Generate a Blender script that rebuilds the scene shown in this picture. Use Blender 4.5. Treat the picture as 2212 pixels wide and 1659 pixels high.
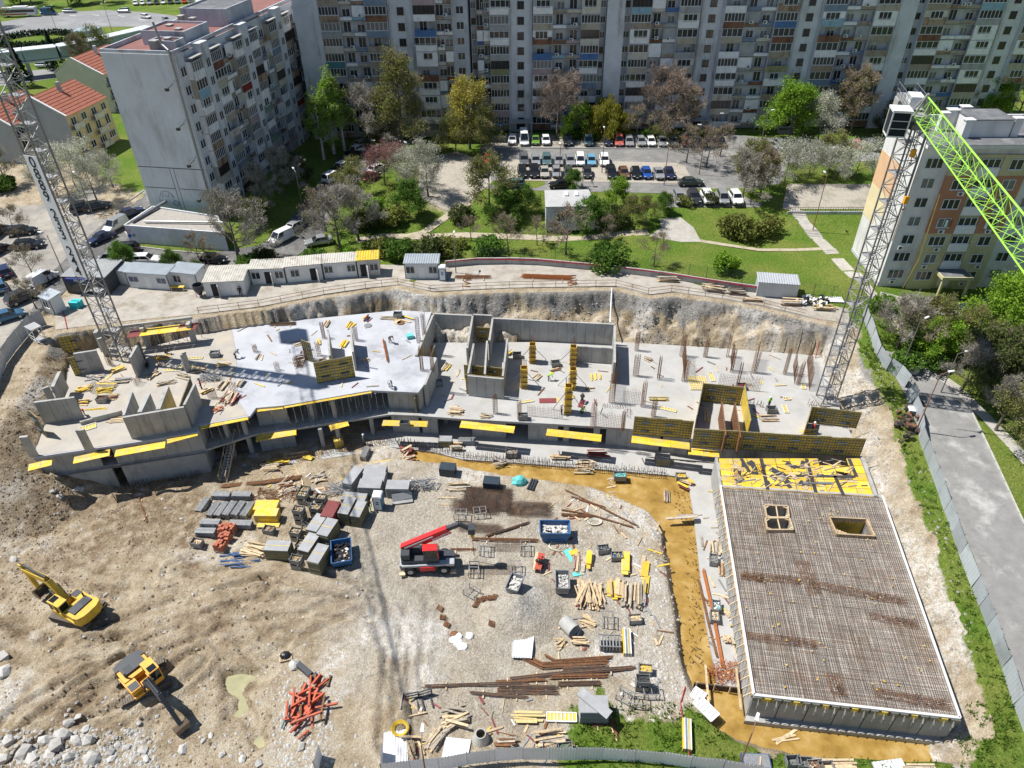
import bpy,bmesh,math,random
import numpy as np
from mathutils import Vector,Matrix
from mathutils.geometry import delaunay_2d_cdt
R=math.radians
random.seed(7);RNG=np.random.default_rng(7)
sc=bpy.context.scene
for o in list(bpy.data.objects): bpy.data.objects.remove(o)
COL=sc.collection
# ---------------------------------------------------------------- camera
CAMZ=54.0;PITCH=R(37.5);ROLL=R(-0.7);FPX=1560.0;CX,CY=1106.0,829.5
fw=Vector((0,math.cos(PITCH),-math.sin(PITCH)));rt0=Vector((1,0,0));up0=Vector((0,math.sin(PITCH),math.cos(PITCH)))
rt=rt0*math.cos(ROLL) + up0*math.sin(ROLL);up=up0*math.cos(ROLL) - rt0*math.sin(ROLL)
cd=bpy.data.cameras.new('camera');cam=bpy.data.objects.new('camera',cd);COL.objects.link(cam)
cd.sensor_width=36;cd.lens=36*FPX/2212;cd.clip_start=.5;cd.clip_end=3000
M=Matrix((rt,up,-fw)).transposed().to_4x4();M.translation=(0,0,CAMZ);cam.matrix_world=M
sc.camera=cam
# ---------------------------------------------------------------- sky, sun, exposure
SUN_EL=R(59);SDX,SDY=.975,-.222          # shadows run towards +x, a little towards the camera
w=bpy.data.worlds.new('World');sc.world=w;w.use_nodes=True
nt=w.node_tree;sky=nt.nodes.new('ShaderNodeTexSky');sky.sky_type='NISHITA';sky.sun_disc=False
sky.sun_elevation=SUN_EL;sky.sun_rotation=math.atan2(-SDX,-SDY);sky.altitude=80;sky.air_density=1.0;sky.dust_density=.25;sky.ozone_density=2.0
bg=nt.nodes['Background'];nt.links.new(sky.outputs[0],bg.inputs[0]);bg.inputs[1].default_value=.074
sd=bpy.data.lights.new('sun','SUN');sd.energy=5.0;sd.angle=R(.5);sd.color=(1,.965,.91)
so=bpy.data.objects.new('sun',sd);COL.objects.link(so)
so.rotation_euler=Vector((SDX*math.cos(SUN_EL),SDY*math.cos(SUN_EL),-math.sin(SUN_EL))).to_track_quat('-Z','Y').to_euler()
sc.view_settings.view_transform='Standard';sc.view_settings.look='None';sc.view_settings.exposure=0.45;sc.view_settings.gamma=1
# ---------------------------------------------------------------- small helpers
def P(u,v,z):                                    # photo position -> world point on the level plane at height z
 d=rt*((u-CX)/FPX) + up*((CY-v)/FPX) + fw
 t=(z-CAMZ)/d.z
 return Vector((0,0,CAMZ)) + d*t
def tag(o,label,cat=None,group=None,kind=None):
 if label: o['label']=label
 if cat: o['category']=cat
 if group: o['group']=group
 if kind: o['kind']=kind
 return o
def empty(name,loc,rz=0,label=None,cat=None,group=None,scale=None):
 o=bpy.data.objects.new(name,None);COL.objects.link(o);o.location=loc;o.rotation_euler=(0,0,rz);o.empty_display_size=.3
 if scale: o.scale=(scale,)*3 if not isinstance(scale,(tuple,list)) else scale
 return tag(o,label,cat,group)
def obj(name,me,parent=None,loc=None,rz=None):
 o=bpy.data.objects.new(name,me);COL.objects.link(o)
 if parent: o.parent=parent
 if loc is not None: o.location=loc
 if rz is not None: o.rotation_euler=(0,0,rz)
 return o
def copy_tree(o,parent=None,loc=None,rz=None):
 c=o.copy();COL.objects.link(c);c.parent=parent
 if loc is not None: c.location=loc
 if rz is not None: c.rotation_euler=(0,0,rz)
 for ch in o.children: copy_tree(ch,c)
 return c
def setmat(o,m,i=0):                             # per-object material on shared mesh data
 if len(o.material_slots) > i:
  o.material_slots[i].link='OBJECT';o.material_slots[i].material=m
class MB:
 def __init__(s): s.v=[];s.f=[];s.m=[]
 def add(s,vs,fs,m=0):
  n=len(s.v);s.v.extend(tuple(p) for p in vs);s.f.extend([tuple(i+n for i in f) for f in fs]);s.m.extend([m]*len(fs));return s
 def box(s,x0,y0,z0,x1,y1,z1,m=0,skip=()):
  fs=[(0,3,2,1),(4,5,6,7),(0,1,5,4),(1,2,6,5),(2,3,7,6),(3,0,4,7)]
  return s.add([(x0,y0,z0),(x1,y0,z0),(x1,y1,z0),(x0,y1,z0),(x0,y0,z1),(x1,y0,z1),(x1,y1,z1),(x0,y1,z1)],[f for i,f in enumerate(fs) if i not in skip],m)
 def bx(s,cx,cy,z0,dx,dy,dz,rz=0,m=0):
  c,n=math.cos(rz),math.sin(rz);q=[(-dx/2,-dy/2),(dx/2,-dy/2),(dx/2,dy/2),(-dx/2,dy/2)]
  b=[(cx+x*c-y*n,cy+x*n+y*c) for x,y in q]
  return s.prism(b,z0,z0+dz,m)
 def prism(s,poly,z0,z1,m=0,mtop=None):
  n=len(poly);vs=[(p[0],p[1],z0) for p in poly]+[(p[0],p[1],z1) for p in poly]
  a=sum(poly[i][0]*poly[(i+1)%n][1]-poly[(i+1)%n][0]*poly[i][1] for i in range(n))
  if a < 0: vs=vs[:n][::-1]+vs[n:][::-1]
  s.add(vs,[tuple(range(n-1,-1,-1))]+[(i,(i+1)%n,n+(i+1)%n,n+i) for i in range(n)],m)
  n0=len(s.v)-2*n;s.f.append(tuple(n0+n+i for i in range(n)));s.m.append(m if mtop is None else mtop);return s
 def beam(s,p,q,w,h=None,m=0):
  p,q=Vector(p),Vector(q);h=h or w;d=q-p
  if d.length < 1e-6: return s
  d.normalize();a=d.cross(Vector((0,0,1)))
  if a.length < 1e-3: a=Vector((1,0,0))
  a.normalize();b=a.cross(d);a=a*(w/2);b=b*(h/2)
  vs=[p-a-b,p+a-b,p+a+b,p-a+b,q-a-b,q+a-b,q+a+b,q-a+b]
  return s.add(vs,[(0,1,2,3),(7,6,5,4),(0,4,5,1),(1,5,6,2),(2,6,7,3),(3,7,4,0)],m)
 def tube(s,p,q,r,n=6,m=0,r2=None,cap=True):
  p,q=Vector(p),Vector(q);r2=r if r2 is None else r2;d=q-p
  if d.length < 1e-6: return s
  d.normalize();a=d.cross(Vector((0,0,1)))
  if a.length < 1e-3: a=Vector((1,0,0))
  a.normalize();b=a.cross(d);vs=[]
  for c,rr in ((p,r),(q,r2)):
   for i in range(n): t=2*math.pi*i/n;vs.append(c+a*(rr*math.cos(t))+b*(rr*math.sin(t)))
  fs=[((i+1)%n,i,n+i,n+(i+1)%n) for i in range(n)]
  if cap: fs += [tuple(range(n)),tuple(range(2*n-1,n-1,-1))]
  return s.add(vs,fs,m)
 def path(s,pts,r,n=5,m=0):
  for i in range(len(pts)-1): s.tube(pts[i],pts[i+1],r,n,m)
  return s
 def loft(s,rings,m=0,close=True,caps=True):
  n=len(rings[0]);vs=[p for r_ in rings for p in r_];fs=[]
  for k in range(len(rings)-1):
   for i in range(n if close else n-1): j=(i+1) % n;fs.append((k*n+i,k*n+j,(k+1)*n+j,(k+1)*n+i))
  if caps: fs += [tuple(range(n-1,-1,-1)),tuple(range((len(rings)-1)*n,len(rings)*n))]
  return s.add(vs,fs,m)
 def lathe(s,prof,n=12,cx=0,cy=0,m=0):
  rings=[[(cx+r*math.cos(2*math.pi*i/n),cy+r*math.sin(2*math.pi*i/n),z) for i in range(n)] for r,z in prof]
  return s.loft(rings,m)
 def mesh(s,name,mats,smooth=False):
  me=bpy.data.meshes.new(name);me.from_pydata(s.v,[],s.f)
  for m in mats: me.materials.append(m)
  if any(s.m): me.polygons.foreach_set('material_index',s.m)
  if smooth: me.polygons.foreach_set('use_smooth',[True]*len(s.f))
  me.update();return me
 def build(s,name,mats,parent=None,loc=None,rz=None,smooth=False):
  if not isinstance(mats,(list,tuple)): mats=[mats]
  return obj(name,s.mesh(name,mats,smooth),parent,loc,rz)
def rnd(a,b): return random.uniform(a,b)
# ---------------------------------------------------------------- materials
def N(t,kind,**k):
 n=t.nodes.new(kind)
 for a,b in k.items(): setattr(n,a,b)
 return n
MATS={}
def mat(name,col,rough=.75,var=.18,scale=1.5,bump=0,metal=0,col2=None,mix=.5,scale2=.6,rnd_=0,streak=0,spec=.4,wavesc=0):
 """principled surface: value noise over the base colour, optional patches of a second colour, optional drip streaks, optional per-object value"""
 if name in MATS: return MATS[name]
 m=bpy.data.materials.new(name);m.use_nodes=True;t=m.node_tree;b=t.nodes['Principled BSDF'];L=t.links.new
 b.inputs['Roughness'].default_value=rough;b.inputs['Metallic'].default_value=metal
 b.inputs['Specular IOR Level'].default_value=spec
 g=N(t,'ShaderNodeNewGeometry')
 n1=N(t,'ShaderNodeTexNoise');n1.inputs['Scale'].default_value=scale;n1.inputs['Detail'].default_value=5;n1.inputs['Roughness'].default_value=.62
 L(g.outputs['Position'],n1.inputs['Vector'])
 mr=N(t,'ShaderNodeMapRange');mr.inputs[1].default_value=.25;mr.inputs[2].default_value=.75;mr.inputs[3].default_value=1-var;mr.inputs[4].default_value=1+var
 L(n1.outputs[0],mr.inputs[0])
 cur=None
 if col2:
  n2=N(t,'ShaderNodeTexNoise');n2.inputs['Scale'].default_value=scale2;n2.inputs['Detail'].default_value=6;n2.inputs['Roughness'].default_value=.7
  L(g.outputs['Position'],n2.inputs['Vector'])
  if streak:
   mp=N(t,'ShaderNodeMapping');mp.inputs['Scale'].default_value=(1,1,streak);L(g.outputs['Position'],mp.inputs[0]);L(mp.outputs[0],n2.inputs['Vector'])
  r2=N(t,'ShaderNodeMapRange');r2.inputs[1].default_value=.62-mix*.3;r2.inputs[2].default_value=.74-mix*.22;L(n2.outputs[0],r2.inputs[0])
  mx=N(t,'ShaderNodeMix',data_type='RGBA');mx.inputs[6].default_value=(*col,1);mx.inputs[7].default_value=(*col2,1);L(r2.outputs[0],mx.inputs[0]);cur=mx.outputs[2]
 mm=N(t,'ShaderNodeMix',data_type='RGBA',blend_type='MULTIPLY');mm.inputs[0].default_value=1
 if cur: L(cur,mm.inputs[6])
 else: mm.inputs[6].default_value=(*col,1)
 val=mr.outputs[0]
 if rnd_:
  oi=N(t,'ShaderNodeObjectInfo');q=N(t,'ShaderNodeMapRange');q.inputs[3].default_value=1-rnd_;q.inputs[4].default_value=1+rnd_;L(oi.outputs['Random'],q.inputs[0])
  mu=N(t,'ShaderNodeMath',operation='MULTIPLY');L(val,mu.inputs[0]);L(q.outputs[0],mu.inputs[1]);val=mu.outputs[0]
 L(val,mm.inputs[7]);L(mm.outputs[2],b.inputs['Base Color'])
 if bump:
  bp=N(t,'ShaderNodeBump');bp.inputs['Strength'].default_value=min(1,bump);bp.inputs['Distance'].default_value=.05
  n3=N(t,'ShaderNodeTexNoise');n3.inputs['Scale'].default_value=scale*4;n3.inputs['Detail'].default_value=6;L(g.outputs['Position'],n3.inputs['Vector'])
  L(n3.outputs[0],bp.inputs['Height']);L(bp.outputs[0],b.inputs['Normal'])
 MATS[name]=m;return m
# ---------------------------------------------------------------- terrain
ZB,ZA,ZC,ZY,ZW=-2.2,-5.4,-8.8,-7.9,-9.05       # upper slab, middle slab, base slab, yard, water
_tab=[RNG.random((128,128)) for _ in range(6)]
def vn(x,y,s,k=0):
 x=np.asarray(x,float)/s+311.7;y=np.asarray(y,float)/s+173.3;xi=np.floor(x).astype(int);yi=np.floor(y).astype(int)
 fx=x-xi;fy=y-yi;fx=fx*fx*(3-2*fx);fy=fy*fy*(3-2*fy);T=_tab[k]
 a=T[xi % 128,yi % 128];b=T[(xi+1) % 128,yi % 128];c=T[xi % 128,(yi+1) % 128];d=T[(xi+1) % 128,(yi+1) % 128]
 return (a*(1-fx)+b*fx)*(1-fy)+(c*(1-fx)+d*fx)*fy-.5
def fbm(x,y,s,k=0,o=4): return sum(vn(x,y,s/2**i,(k+i) % 6)*.55**i for i in range(o))
def sst(x,a,b): t=np.clip((x-a)/(b-a),0,1);return t*t*(3-2*t)
def z0(x,y):                                            # natural ground around the excavation
 back=2.0*sst(y,106,130)
 d=np.interp(y,[20,32,50,68,80,95],[-7.7,-7.2,-5.6,-4.0,-2.0,0])
 wgt=sst(x,14,32)
 return back+d*wgt
def inpoly(x,y,poly):
 r=np.zeros(np.shape(x),bool);n=len(poly)
 for i in range(n):
  x1,y1=poly[i][:2];x2,y2=poly[(i+1) % n][:2]
  if y1 == y2: continue
  c=((y1 > y) != (y2 > y)) & (x < (x2-x1)*(y-y1)/(y2-y1)+x1);r ^= c
 return r
def segd(x,y,a,b):
 ax,ay=a[:2];dx,dy=b[0]-ax,b[1]-ay;t=np.clip(((x-ax)*dx+(y-ay)*dy)/max(dx*dx+dy*dy,1e-9),0,1)
 return np.hypot(x-ax-t*dx,y-ay-t*dy)
def pdist(x,y,poly,closed=True):
 n=len(poly);d=np.full(np.shape(x),1e9)
 for i in range(n if closed else n-1): d=np.minimum(d,segd(x,y,poly[i],poly[(i+1) % n]))
 return d
def PG(u,v):                                            # photo position -> point on the natural ground
 z=0.0
 for _ in range(25): p=P(u,v,z);z=float(z0(p.x,p.y))
 return p
BACKCUT=[(120,722),(280,702),(430,688),(560,672),(700,645),(790,632),(860,625),(930,640),(1000,636),(1100,632),(1200,630),(1330,628),(1400,646),(1450,640),(1560,655),(1650,672),(1740,694),(1820,712)]
RIGHTCUT=[(1852,742),(1900,830),(1925,880),(1945,960),(1975,1060),(2030,1180),(2060,1290),(2100,1400),(2140,1520),(2150,1590),(2110,1620)]
bc=[PG(*q) for q in BACKCUT];rc=[PG(*q) for q in RIGHTCUT]
LEFTCUT=[(-95,20),(-92,45),(-80,60),(-72,68)]+[tuple(P(0,915,0)[:2]),tuple(P(62,835,0)[:2]),tuple(P(105,750,0)[:2])]
PIT=LEFTCUT+[tuple(q[:2]) for q in bc]+[tuple(q[:2]) for q in rc]+[(38.5,24),(38,5),(-95,5)]
nl,nb=len(LEFTCUT),len(bc)
YEDGE=[(60,1012),(130,1052),(230,1068),(350,1058),(470,1040),(560,1036),(640,1024),(760,1004),(860,992),(960,1002),(1080,1024),(1190,1037),(1280,1052),(1340,1076),(1398,1102),(1424,1132),(1430,1190),(1442,1260),(1456,1340),(1464,1410),(1484,1475),(1525,1555),(1590,1602),(1700,1630),(1900,1648),(2080,1655),(2125,1636),(2138,1600)]
ye=[tuple(P(u,v,ZY)[:2]) for u,v in YEDGE]
DEEP=ye+[(44,28.2),(50,29),(70,110),(-58,110),(-58.5,66)]
def px(poly,z=None): return [tuple((P(u,v,z) if z is not None else PG(u,v))[:2]) for u,v in poly]
MOUND=P(1120,1320,ZY)                                # gravel heap
TRACKS=[([(-20,1650),(160,1520),(330,1400),(480,1330),(640,1305),(790,1320)],0.30),([(30,1560),(180,1480),(300,1430)],0.38),([(60,1190),(200,1250),(420,1262),(600,1225),(760,1280)],0.25),([(480,1370),(640,1352),(800,1290),(860,1400),(850,1600)],0.23),([(380,1230),(480,1300),(560,1400),(600,1380)],0.23),([(150,1400),(330,1330),(560,1270)],0.27),([(60,1640),(250,1560),(420,1430)],0.34),([(780,1240),(900,1300),(880,1480)],0.17),([(0,1380),(120,1420),(250,1400)],0.34)]
HOLE=[(470,1440),(560,1430),(600,1455),(540,1500),(590,1600),(520,1659),(470,1560)]
def height(x,y):
 x=np.asarray(x,float);y=np.asarray(y,float)
 nat=z0(x,y)+.12*fbm(x,y,9,1)*(~inpoly(x,y,[(-40,115),(80,115),(80,160),(-40,160)]))
 inn=inpoly(x,y,PIT)
 yard=ZY+.35*fbm(x,y,14,2)+.16*fbm(x,y,2.6,3,5)
 # tracked ruts and spoil on the left of the yard
 lw=sst(-x,18,34);ph=(x*.35+y*.94)+1.8*fbm(x,y,9,4)
 yard=yard+lw*(.55*fbm(x,y,7,5)+.30*fbm(x,y,1.3,1,4)+.14*np.sin(ph*2.4)*sst(fbm(x,y,12,0),-.1,.2))
 for pix,dep in TRACKS:                              # wheel and crawler tracks: paired ruts with thrown-up rims
  d=pdist(x,y,px(pix,ZY),False);jit_=.25*fbm(x,y,3,1);k_=.6+.8*fbm(x,y,5,2)+.4
  yard=yard-dep*k_*(np.exp(-((d-1.15+jit_)/.28)**2)-.7*np.exp(-((d-1.75+jit_)/.3)**2)-.5*np.exp(-((d-.4+jit_)/.35)**2))
 rdg=1-np.abs(fbm(x+.4*y,y-.3*x,3.2,4))*4;yard=yard+lw*.2*np.clip(rdg,0,1)**2*sst(fbm(x,y,10,1),-.15,.15)
 r=np.hypot(x-MOUND.x,y-MOUND.y);yard=yard+np.clip(1.9-r*.42,0,None)*(1+.15*fbm(x,y,2,2))
 yard=yard+.5*sst(np.asarray(y)*-1,-29.5,-27.5)*sst(x,2,8)                   # grassy strip inside the front hoarding
 yard=yard+1.5*sst(-x,52,66)*sst(y,40,62)
 bl=np.hypot((x+39)/9,(y-27.5)/3.2);yard=yard+1.0*np.clip(1-bl,0,1)           # rubble bank bottom left
 hp=px(HOLE,ZY);hd=pdist(x,y,hp)*np.where(inpoly(x,y,hp),1,0);yard=yard-np.clip(hd*1.3,0,1.1)*np.clip(.75+1.3*fbm(x,y,2.5,3),.2,1.2)
 dd=pdist(x,y,ye,False)*np.where(inpoly(x,y,DEEP),1,0)
 fl=np.maximum(yard-dd*1.6*(1+.5*fbm(x,y,1.5,3)),np.interp(x,[-17,-8],[-8.75,-9.75])+.25*fbm(x,y,2,1))
 fl=np.where(inpoly(x,y,DEEP),fl,yard)
 dl=np.full(x.shape,1e9);dB=dl.copy();dR=dl.copy();n=len(PIT)
 for i in range(n):
  s=segd(x,y,PIT[i],PIT[(i+1) % n])
  if i < nl-1: dl=np.minimum(dl,s)
  elif i < nl+nb-1: dB=np.minimum(dB,s)
  elif i < nl+nb+len(rc)-1: dR=np.minimum(dR,s)
 rag=fbm(x,y,4,0)*1.1+fbm(x,y,1.1,2)*.7
 gul=1+.35*vn(x+.3*y,y*.1,.9,5)
 sB=np.where(x < -20,2.4,np.where(x < 2,2.0,1.75))
 cB=z0(x,y)-np.clip(dB-.25+rag*.9,0,None)*sB*gul
 bench=np.where((x > -8) & (x < 45),np.maximum(-2.5-.6*(dB-1.2)+1.9*fbm(x,y,5,4)+.9*fbm(x,y,1.4,1,3),-99),-99)   # slumped grey spoil at the foot
 cB=np.maximum(cB,np.where(dB < 4.8,bench,-99))
 cL=z0(x,y)-np.clip(dl-.2+rag*.5,0,None)*.78
 cR=z0(x,y)-np.clip(dR+rag*.8,0,None)*(.66+.35*vn(x*.25,y,.9,4))+.35*fbm(x,y,1.6,5)*sst(dR,.3,1.2)
 pit=np.maximum(np.maximum(fl,cB),np.maximum(cL,cR))
 pit=np.minimum(pit,np.where(pit > fl,z0(x,y),pit))
 # trim the ground so that it stays below the slabs and inside the basement
 for poly,z in FOOT: pit=np.where(inpoly(x,y,poly),np.minimum(pit,z),pit)
 return np.where(inn,pit,nat)
SLAB_A=[(915,850),(935,772),(932,740),(1330,738),(1560,752),(1775,766),(1803,850),(1822,905),(1862,985),(1700,968),(1495,948),(1360,926),(1200,916),(1000,905),(905,898)]
SLAB_B=[(72,988),(96,920),(140,880),(142,806),(154,775),(212,752),(330,748),(430,722),(505,707),(660,690),(860,670),(932,674),(898,768),(942,772),(915,832),(903,848),(802,843),(612,876),(553,881),(540,899),(430,919),(428,934),(250,962)]
SLAB_C=[(440,1006),(560,1008),(640,1000),(760,982),(850,966),(930,975),(1000,992),(1120,1000),(1300,1014),(1440,1026),(1485,1032),(1498,1110),(1508,1200),(1522,1330),(1550,1480),(1625,1500),(1700,1000),(1700,900),(900,880),(440,900)]
FOOT=[(px(SLAB_A,ZA),ZA-.4),(px(SLAB_B,ZB),ZB-3.6)]
BASEM=px([(1556,1050),(1905,1072),(2073,1552),(1628,1502)],-5.2)
FOOT.append((BASEM,-9.7))
FOOT.append((px([(1540,985),(1858,985),(1890,1075),(1560,1055)],-5.6),-9.7))
xs=np.concatenate([np.linspace(-420,-110,32)[:-1],np.linspace(-110,-70,41)[:-1],np.linspace(-70,58,500)[:-1],np.linspace(58,110,41)[:-1],np.linspace(110,420,32)])
ys=np.concatenate([np.linspace(5,24,20)[:-1],np.linspace(24,104,310)[:-1],np.linspace(104,180,77)[:-1],np.linspace(180,900,60)])
GX,GY=np.meshgrid(xs,ys,indexing='ij');GZ=height(GX,GY)
def zt(x,y):
 x=min(max(x,xs[0]),xs[-1]-1e-6);y=min(max(y,ys[0]),ys[-1]-1e-6)
 i=int(np.searchsorted(xs,x,side='right'))-1;j=int(np.searchsorted(ys,y,side='right'))-1
 a=(x-xs[i])/(xs[i+1]-xs[i]);b=(y-ys[j])/(ys[j+1]-ys[j])
 return float((GZ[i,j]*(1-a)+GZ[i+1,j]*a)*(1-b)+(GZ[i,j+1]*(1-a)+GZ[i+1,j+1]*a)*b)
def G(u,v,dz=0):                                       # photo position -> first point of the terrain along that ray
 d=rt*((u-CX)/FPX)+up*((CY-v)/FPX)+fw;lo=None;t0=(3-CAMZ)/d.z;t1=(-10.5-CAMZ)/d.z;n=90;pt=t0
 for k in range(n+1):
  t=t0+(t1-t0)*k/n;p=d*t;z=CAMZ+p.z
  if z <= zt(p.x,p.y): lo=t;break
  pt=t
 if lo is None: lo=t1
 for _ in range(14):
  md=(pt+lo)/2;p=d*md
  if CAMZ+p.z <= zt(p.x,p.y): lo=md
  else: pt=md
 p=d*lo;return Vector((p.x,p.y,CAMZ+p.z+dz))
def onz(x,y,dz=0): return Vector((x,y,zt(x,y)+dz))
# masks painted where the ground itself changes: grass, grey gravel, white lime dust, dark soil; ruts also get painted shade
def soft(poly,wd,nz=1.5,k=0):
 d=pdist(GX,GY,poly);d=np.where(inpoly(GX,GY,poly),d,-d)
 return np.clip(.5+(d+fbm(GX,GY,3,k)*nz)/wd,0,1)
inn=inpoly(GX,GY,PIT)
grass=np.where(inn,0,1.0)*np.clip(1.15-.2*(fbm(GX,GY,12,3)+.5),0,1)
grass *= 1-soft(px([(-200,380),(120,340),(250,395),(320,430),(250,600),(150,720),(0,850),(-200,900)]),4)*.93          # dusty parking on the left
grass *= 1-soft(px([(-150,690),(110,690),(150,730),(80,850),(0,960),(-150,1000)]),2)
grass *= 1-soft(px([(900,345),(990,330),(1060,360),(1040,430),(985,470),(900,440)]),4)*.75
grass=np.maximum(grass,soft(px([(1225,1515),(1300,1505),(1500,1530),(1560,1565),(1640,1610),(1800,1632),(2080,1650),(2160,1600),(2230,1640),(2230,1700),(1200,1700),(1235,1600)],-7.4),1.6,2.6)*inn)
rcw=[tuple(q[:2]) for q in rc]
dr=pdist(GX,GY,rcw,False)
grass=np.where(inn,np.maximum(grass,np.clip(.8-dr/1.1,0,1)*(GY < 80)*(fbm(GX,GY,3,1) > -.02)),grass*np.clip(.35+dr/2.0*1.2+fbm(GX,GY,2.5,0),0,1)*1.0 if False else grass)
grass *= 1-np.clip(1.6-pdist(GX,GY,[tuple(q[:2]) for q in bc],False)/2.2,0,1)
gravel=.55*soft(px([(720,1060),(900,990),(1200,1080),(1420,1200),(1470,1500),(1500,1560),(1230,1500),(900,1590),(760,1400),(700,1240)],ZY),7,6,2)*inn
gravel=np.maximum(gravel,np.clip(1.35-np.hypot(GX-MOUND.x,GY-MOUND.y)/4.2,0,1))
lime=np.clip(soft(px([(840,1330),(960,1340),(1000,1500),(850,1480)],ZY),3,3,4)*(.55+1.5*fbm(GX,GY,2.2,5)),0,1)
lime=np.maximum(lime,np.clip(soft(px([(640,1440),(760,1430),(720,1659),(540,1659)],ZY),2.5,3,4)*(.5+1.2*fbm(GX,GY,1.7,1)),0,1))
lime=np.maximum(lime,np.clip(soft(px([(1240,1060),(1390,1110),(1420,1300),(1480,1520),(1410,1480),(1330,1150)],ZY),2.5,3,4)*(.65+fbm(GX,GY,1.5,1)),0,1))
lime=np.maximum(lime,np.clip(fbm(GX,GY,6,4)*3-.55,0,.8)*inn)
lime=np.maximum(lime,np.clip(soft(px([(1560,700),(1800,700),(1860,800),(1830,900),(1780,760),(1560,760)],-3),3,2,1)*(.25+1.3*fbm(GX*1.5,GY*.6,2.5,2)),0,1))
lime=np.maximum(lime,np.clip(np.exp(-((dr-2.8+fbm(GX,GY,4,3)*1.6)/1.1)**2)*(.75+fbm(GX,GY,1.2,0)),0,1)*inn)
dark=np.clip(sst(-GX,14,40)*(.42+fbm(GX,GY,8,2)*1.9),0,1)*inn
for pix,dep in TRACKS: dark=np.maximum(dark,np.clip(1.2-np.abs(pdist(GX,GY,px(pix,ZY),False)-1.2)/.9,0,1)*(.6+1.4*fbm(GX,GY,4,3))*inn)  # dark soil along the ruts, strengthened to stand in for their weak shading
dark=np.maximum(dark,sst(-GX,44,58)*sst(GY,40,60)*inn*.9)
grey=((GX > -9) & (GX < 48) & (GZ > -2.6+3.0*fbm(GX,GY,6,1)) & (GY > 70) & inn)*1.0
grey=np.maximum(grey,(inn & (GZ > -1.1+.5*fbm(GX,GY,2,1)) & (GY > 78))*1.0)
nx,ny=GX.shape
me=bpy.data.meshes.new('ground');vs=np.stack([GX,GY,GZ],-1).reshape(-1,3)
ii,jj=np.meshgrid(np.arange(nx-1),np.arange(ny-1),indexing='ij');a=(ii*ny+jj).ravel()
quads=np.stack([a,a+ny,a+ny+1,a+1],-1).astype(np.int32)
me.vertices.add(len(vs));me.vertices.foreach_set('co',vs.ravel().astype(np.float32));me.loops.add(quads.size);me.loops.foreach_set('vertex_index',quads.ravel())
me.polygons.add(len(quads));me.polygons.foreach_set('loop_start',np.arange(0,quads.size,4,dtype=np.int32));me.polygons.foreach_set('use_smooth',np.ones(len(quads),bool));me.update(calc_edges=True)
for nm,chs in (('zone',(grass,gravel,lime,dark)),('zone2',(grey,grey,grey,grey))):
 at=me.attributes.new(nm,'FLOAT_COLOR','POINT');at.data.foreach_set('color',np.stack(chs,-1).reshape(-1).astype(np.float32))
gm=bpy.data.materials.new('ground_soil');gm.use_nodes=True;t=gm.node_tree;L=t.links.new;b=t.nodes['Principled BSDF'];b.inputs['Roughness'].default_value=.95;b.inputs['Specular IOR Level'].default_value=.15
geo=N(t,'ShaderNodeNewGeometry')
def noise(sc_,det=6,ro=.65,vec=None):
 n=N(t,'ShaderNodeTexNoise');n.inputs['Scale'].default_value=sc_;n.inputs['Detail'].default_value=det;n.inputs['Roughness'].default_value=ro;L(vec or geo.outputs['Position'],n.inputs['Vector']);return n.outputs[0]
def ramp(f,stops):
 r=N(t,'ShaderNodeValToRGB');e=r.color_ramp.elements
 while len(e) < len(stops): e.new(.5)
 for k,(p_,c) in enumerate(stops): e[k].position=p_;e[k].color=(*c,1)
 L(f,r.inputs[0]);return r.outputs[0]
def mixc(f,a_,b_,mode='MIX'):
 m=N(t,'ShaderNodeMix',data_type='RGBA',blend_type=mode)
 if isinstance(f,(int,float)): m.inputs[0].default_value=f
 else: L(f,m.inputs[0])
 for s,x in ((6,a_),(7,b_)):
  if isinstance(x,tuple): m.inputs[s].default_value=(*x,1)
  else: L(x,m.inputs[s])
 return m.outputs[2]
def mrange(f,a_,b_,c=0,d=1):
 m=N(t,'ShaderNodeMapRange');m.inputs[1].default_value=a_;m.inputs[2].default_value=b_;m.inputs[3].default_value=c;m.inputs[4].default_value=d;L(f,m.inputs[0]);return m.outputs[0]
def math_(op,a_,b_=None):
 m=N(t,'ShaderNodeMath',operation=op)
 for s,x in ((0,a_),(1,b_)):
  if x is None: continue
  if isinstance(x,(int,float)): m.inputs[s].default_value=x
  else: L(x,m.inputs[s])
 return m.outputs[0]
at1=N(t,'ShaderNodeAttribute',attribute_name='zone');sp=N(t,'ShaderNodeSeparateColor');L(at1.outputs['Color'],sp.inputs[0])
at2=N(t,'ShaderNodeAttribute',attribute_name='zone2')
nf,nm_,nl_=noise(3.5,8,.7),noise(.55),noise(.13)
vor=N(t,'ShaderNodeTexVoronoi');vor.inputs['Scale'].default_value=5.5;L(geo.outputs['Position'],vor.inputs['Vector'])
soil=ramp(nm_,[(.28,(.235,.178,.11)),(.44,(.385,.31,.21)),(.56,(.475,.40,.29)),(.75,(.57,.51,.40))])
darks=ramp(nf,[(.3,(.125,.085,.050)),(.52,(.22,.16,.10)),(.72,(.32,.25,.17))])
grav=ramp(vor.outputs['Color'],[(.1,(.30,.285,.25)),(.5,(.42,.405,.37)),(.9,(.54,.52,.48))])
greyc=ramp(nf,[(.3,(.12,.115,.105)),(.5,(.22,.213,.20)),(.7,(.36,.35,.325))])
limec=ramp(nf,[(.3,(.50,.48,.43)),(.6,(.72,.70,.66))])
gr=mixc(mrange(nl_,.4,.62),ramp(nf,[(.3,(.055,.11,.014)),(.52,(.105,.185,.022)),(.72,(.17,.25,.036))]),ramp(nf,[(.3,(.09,.14,.022)),(.55,(.19,.225,.045)),(.75,(.31,.30,.11))]))
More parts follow.
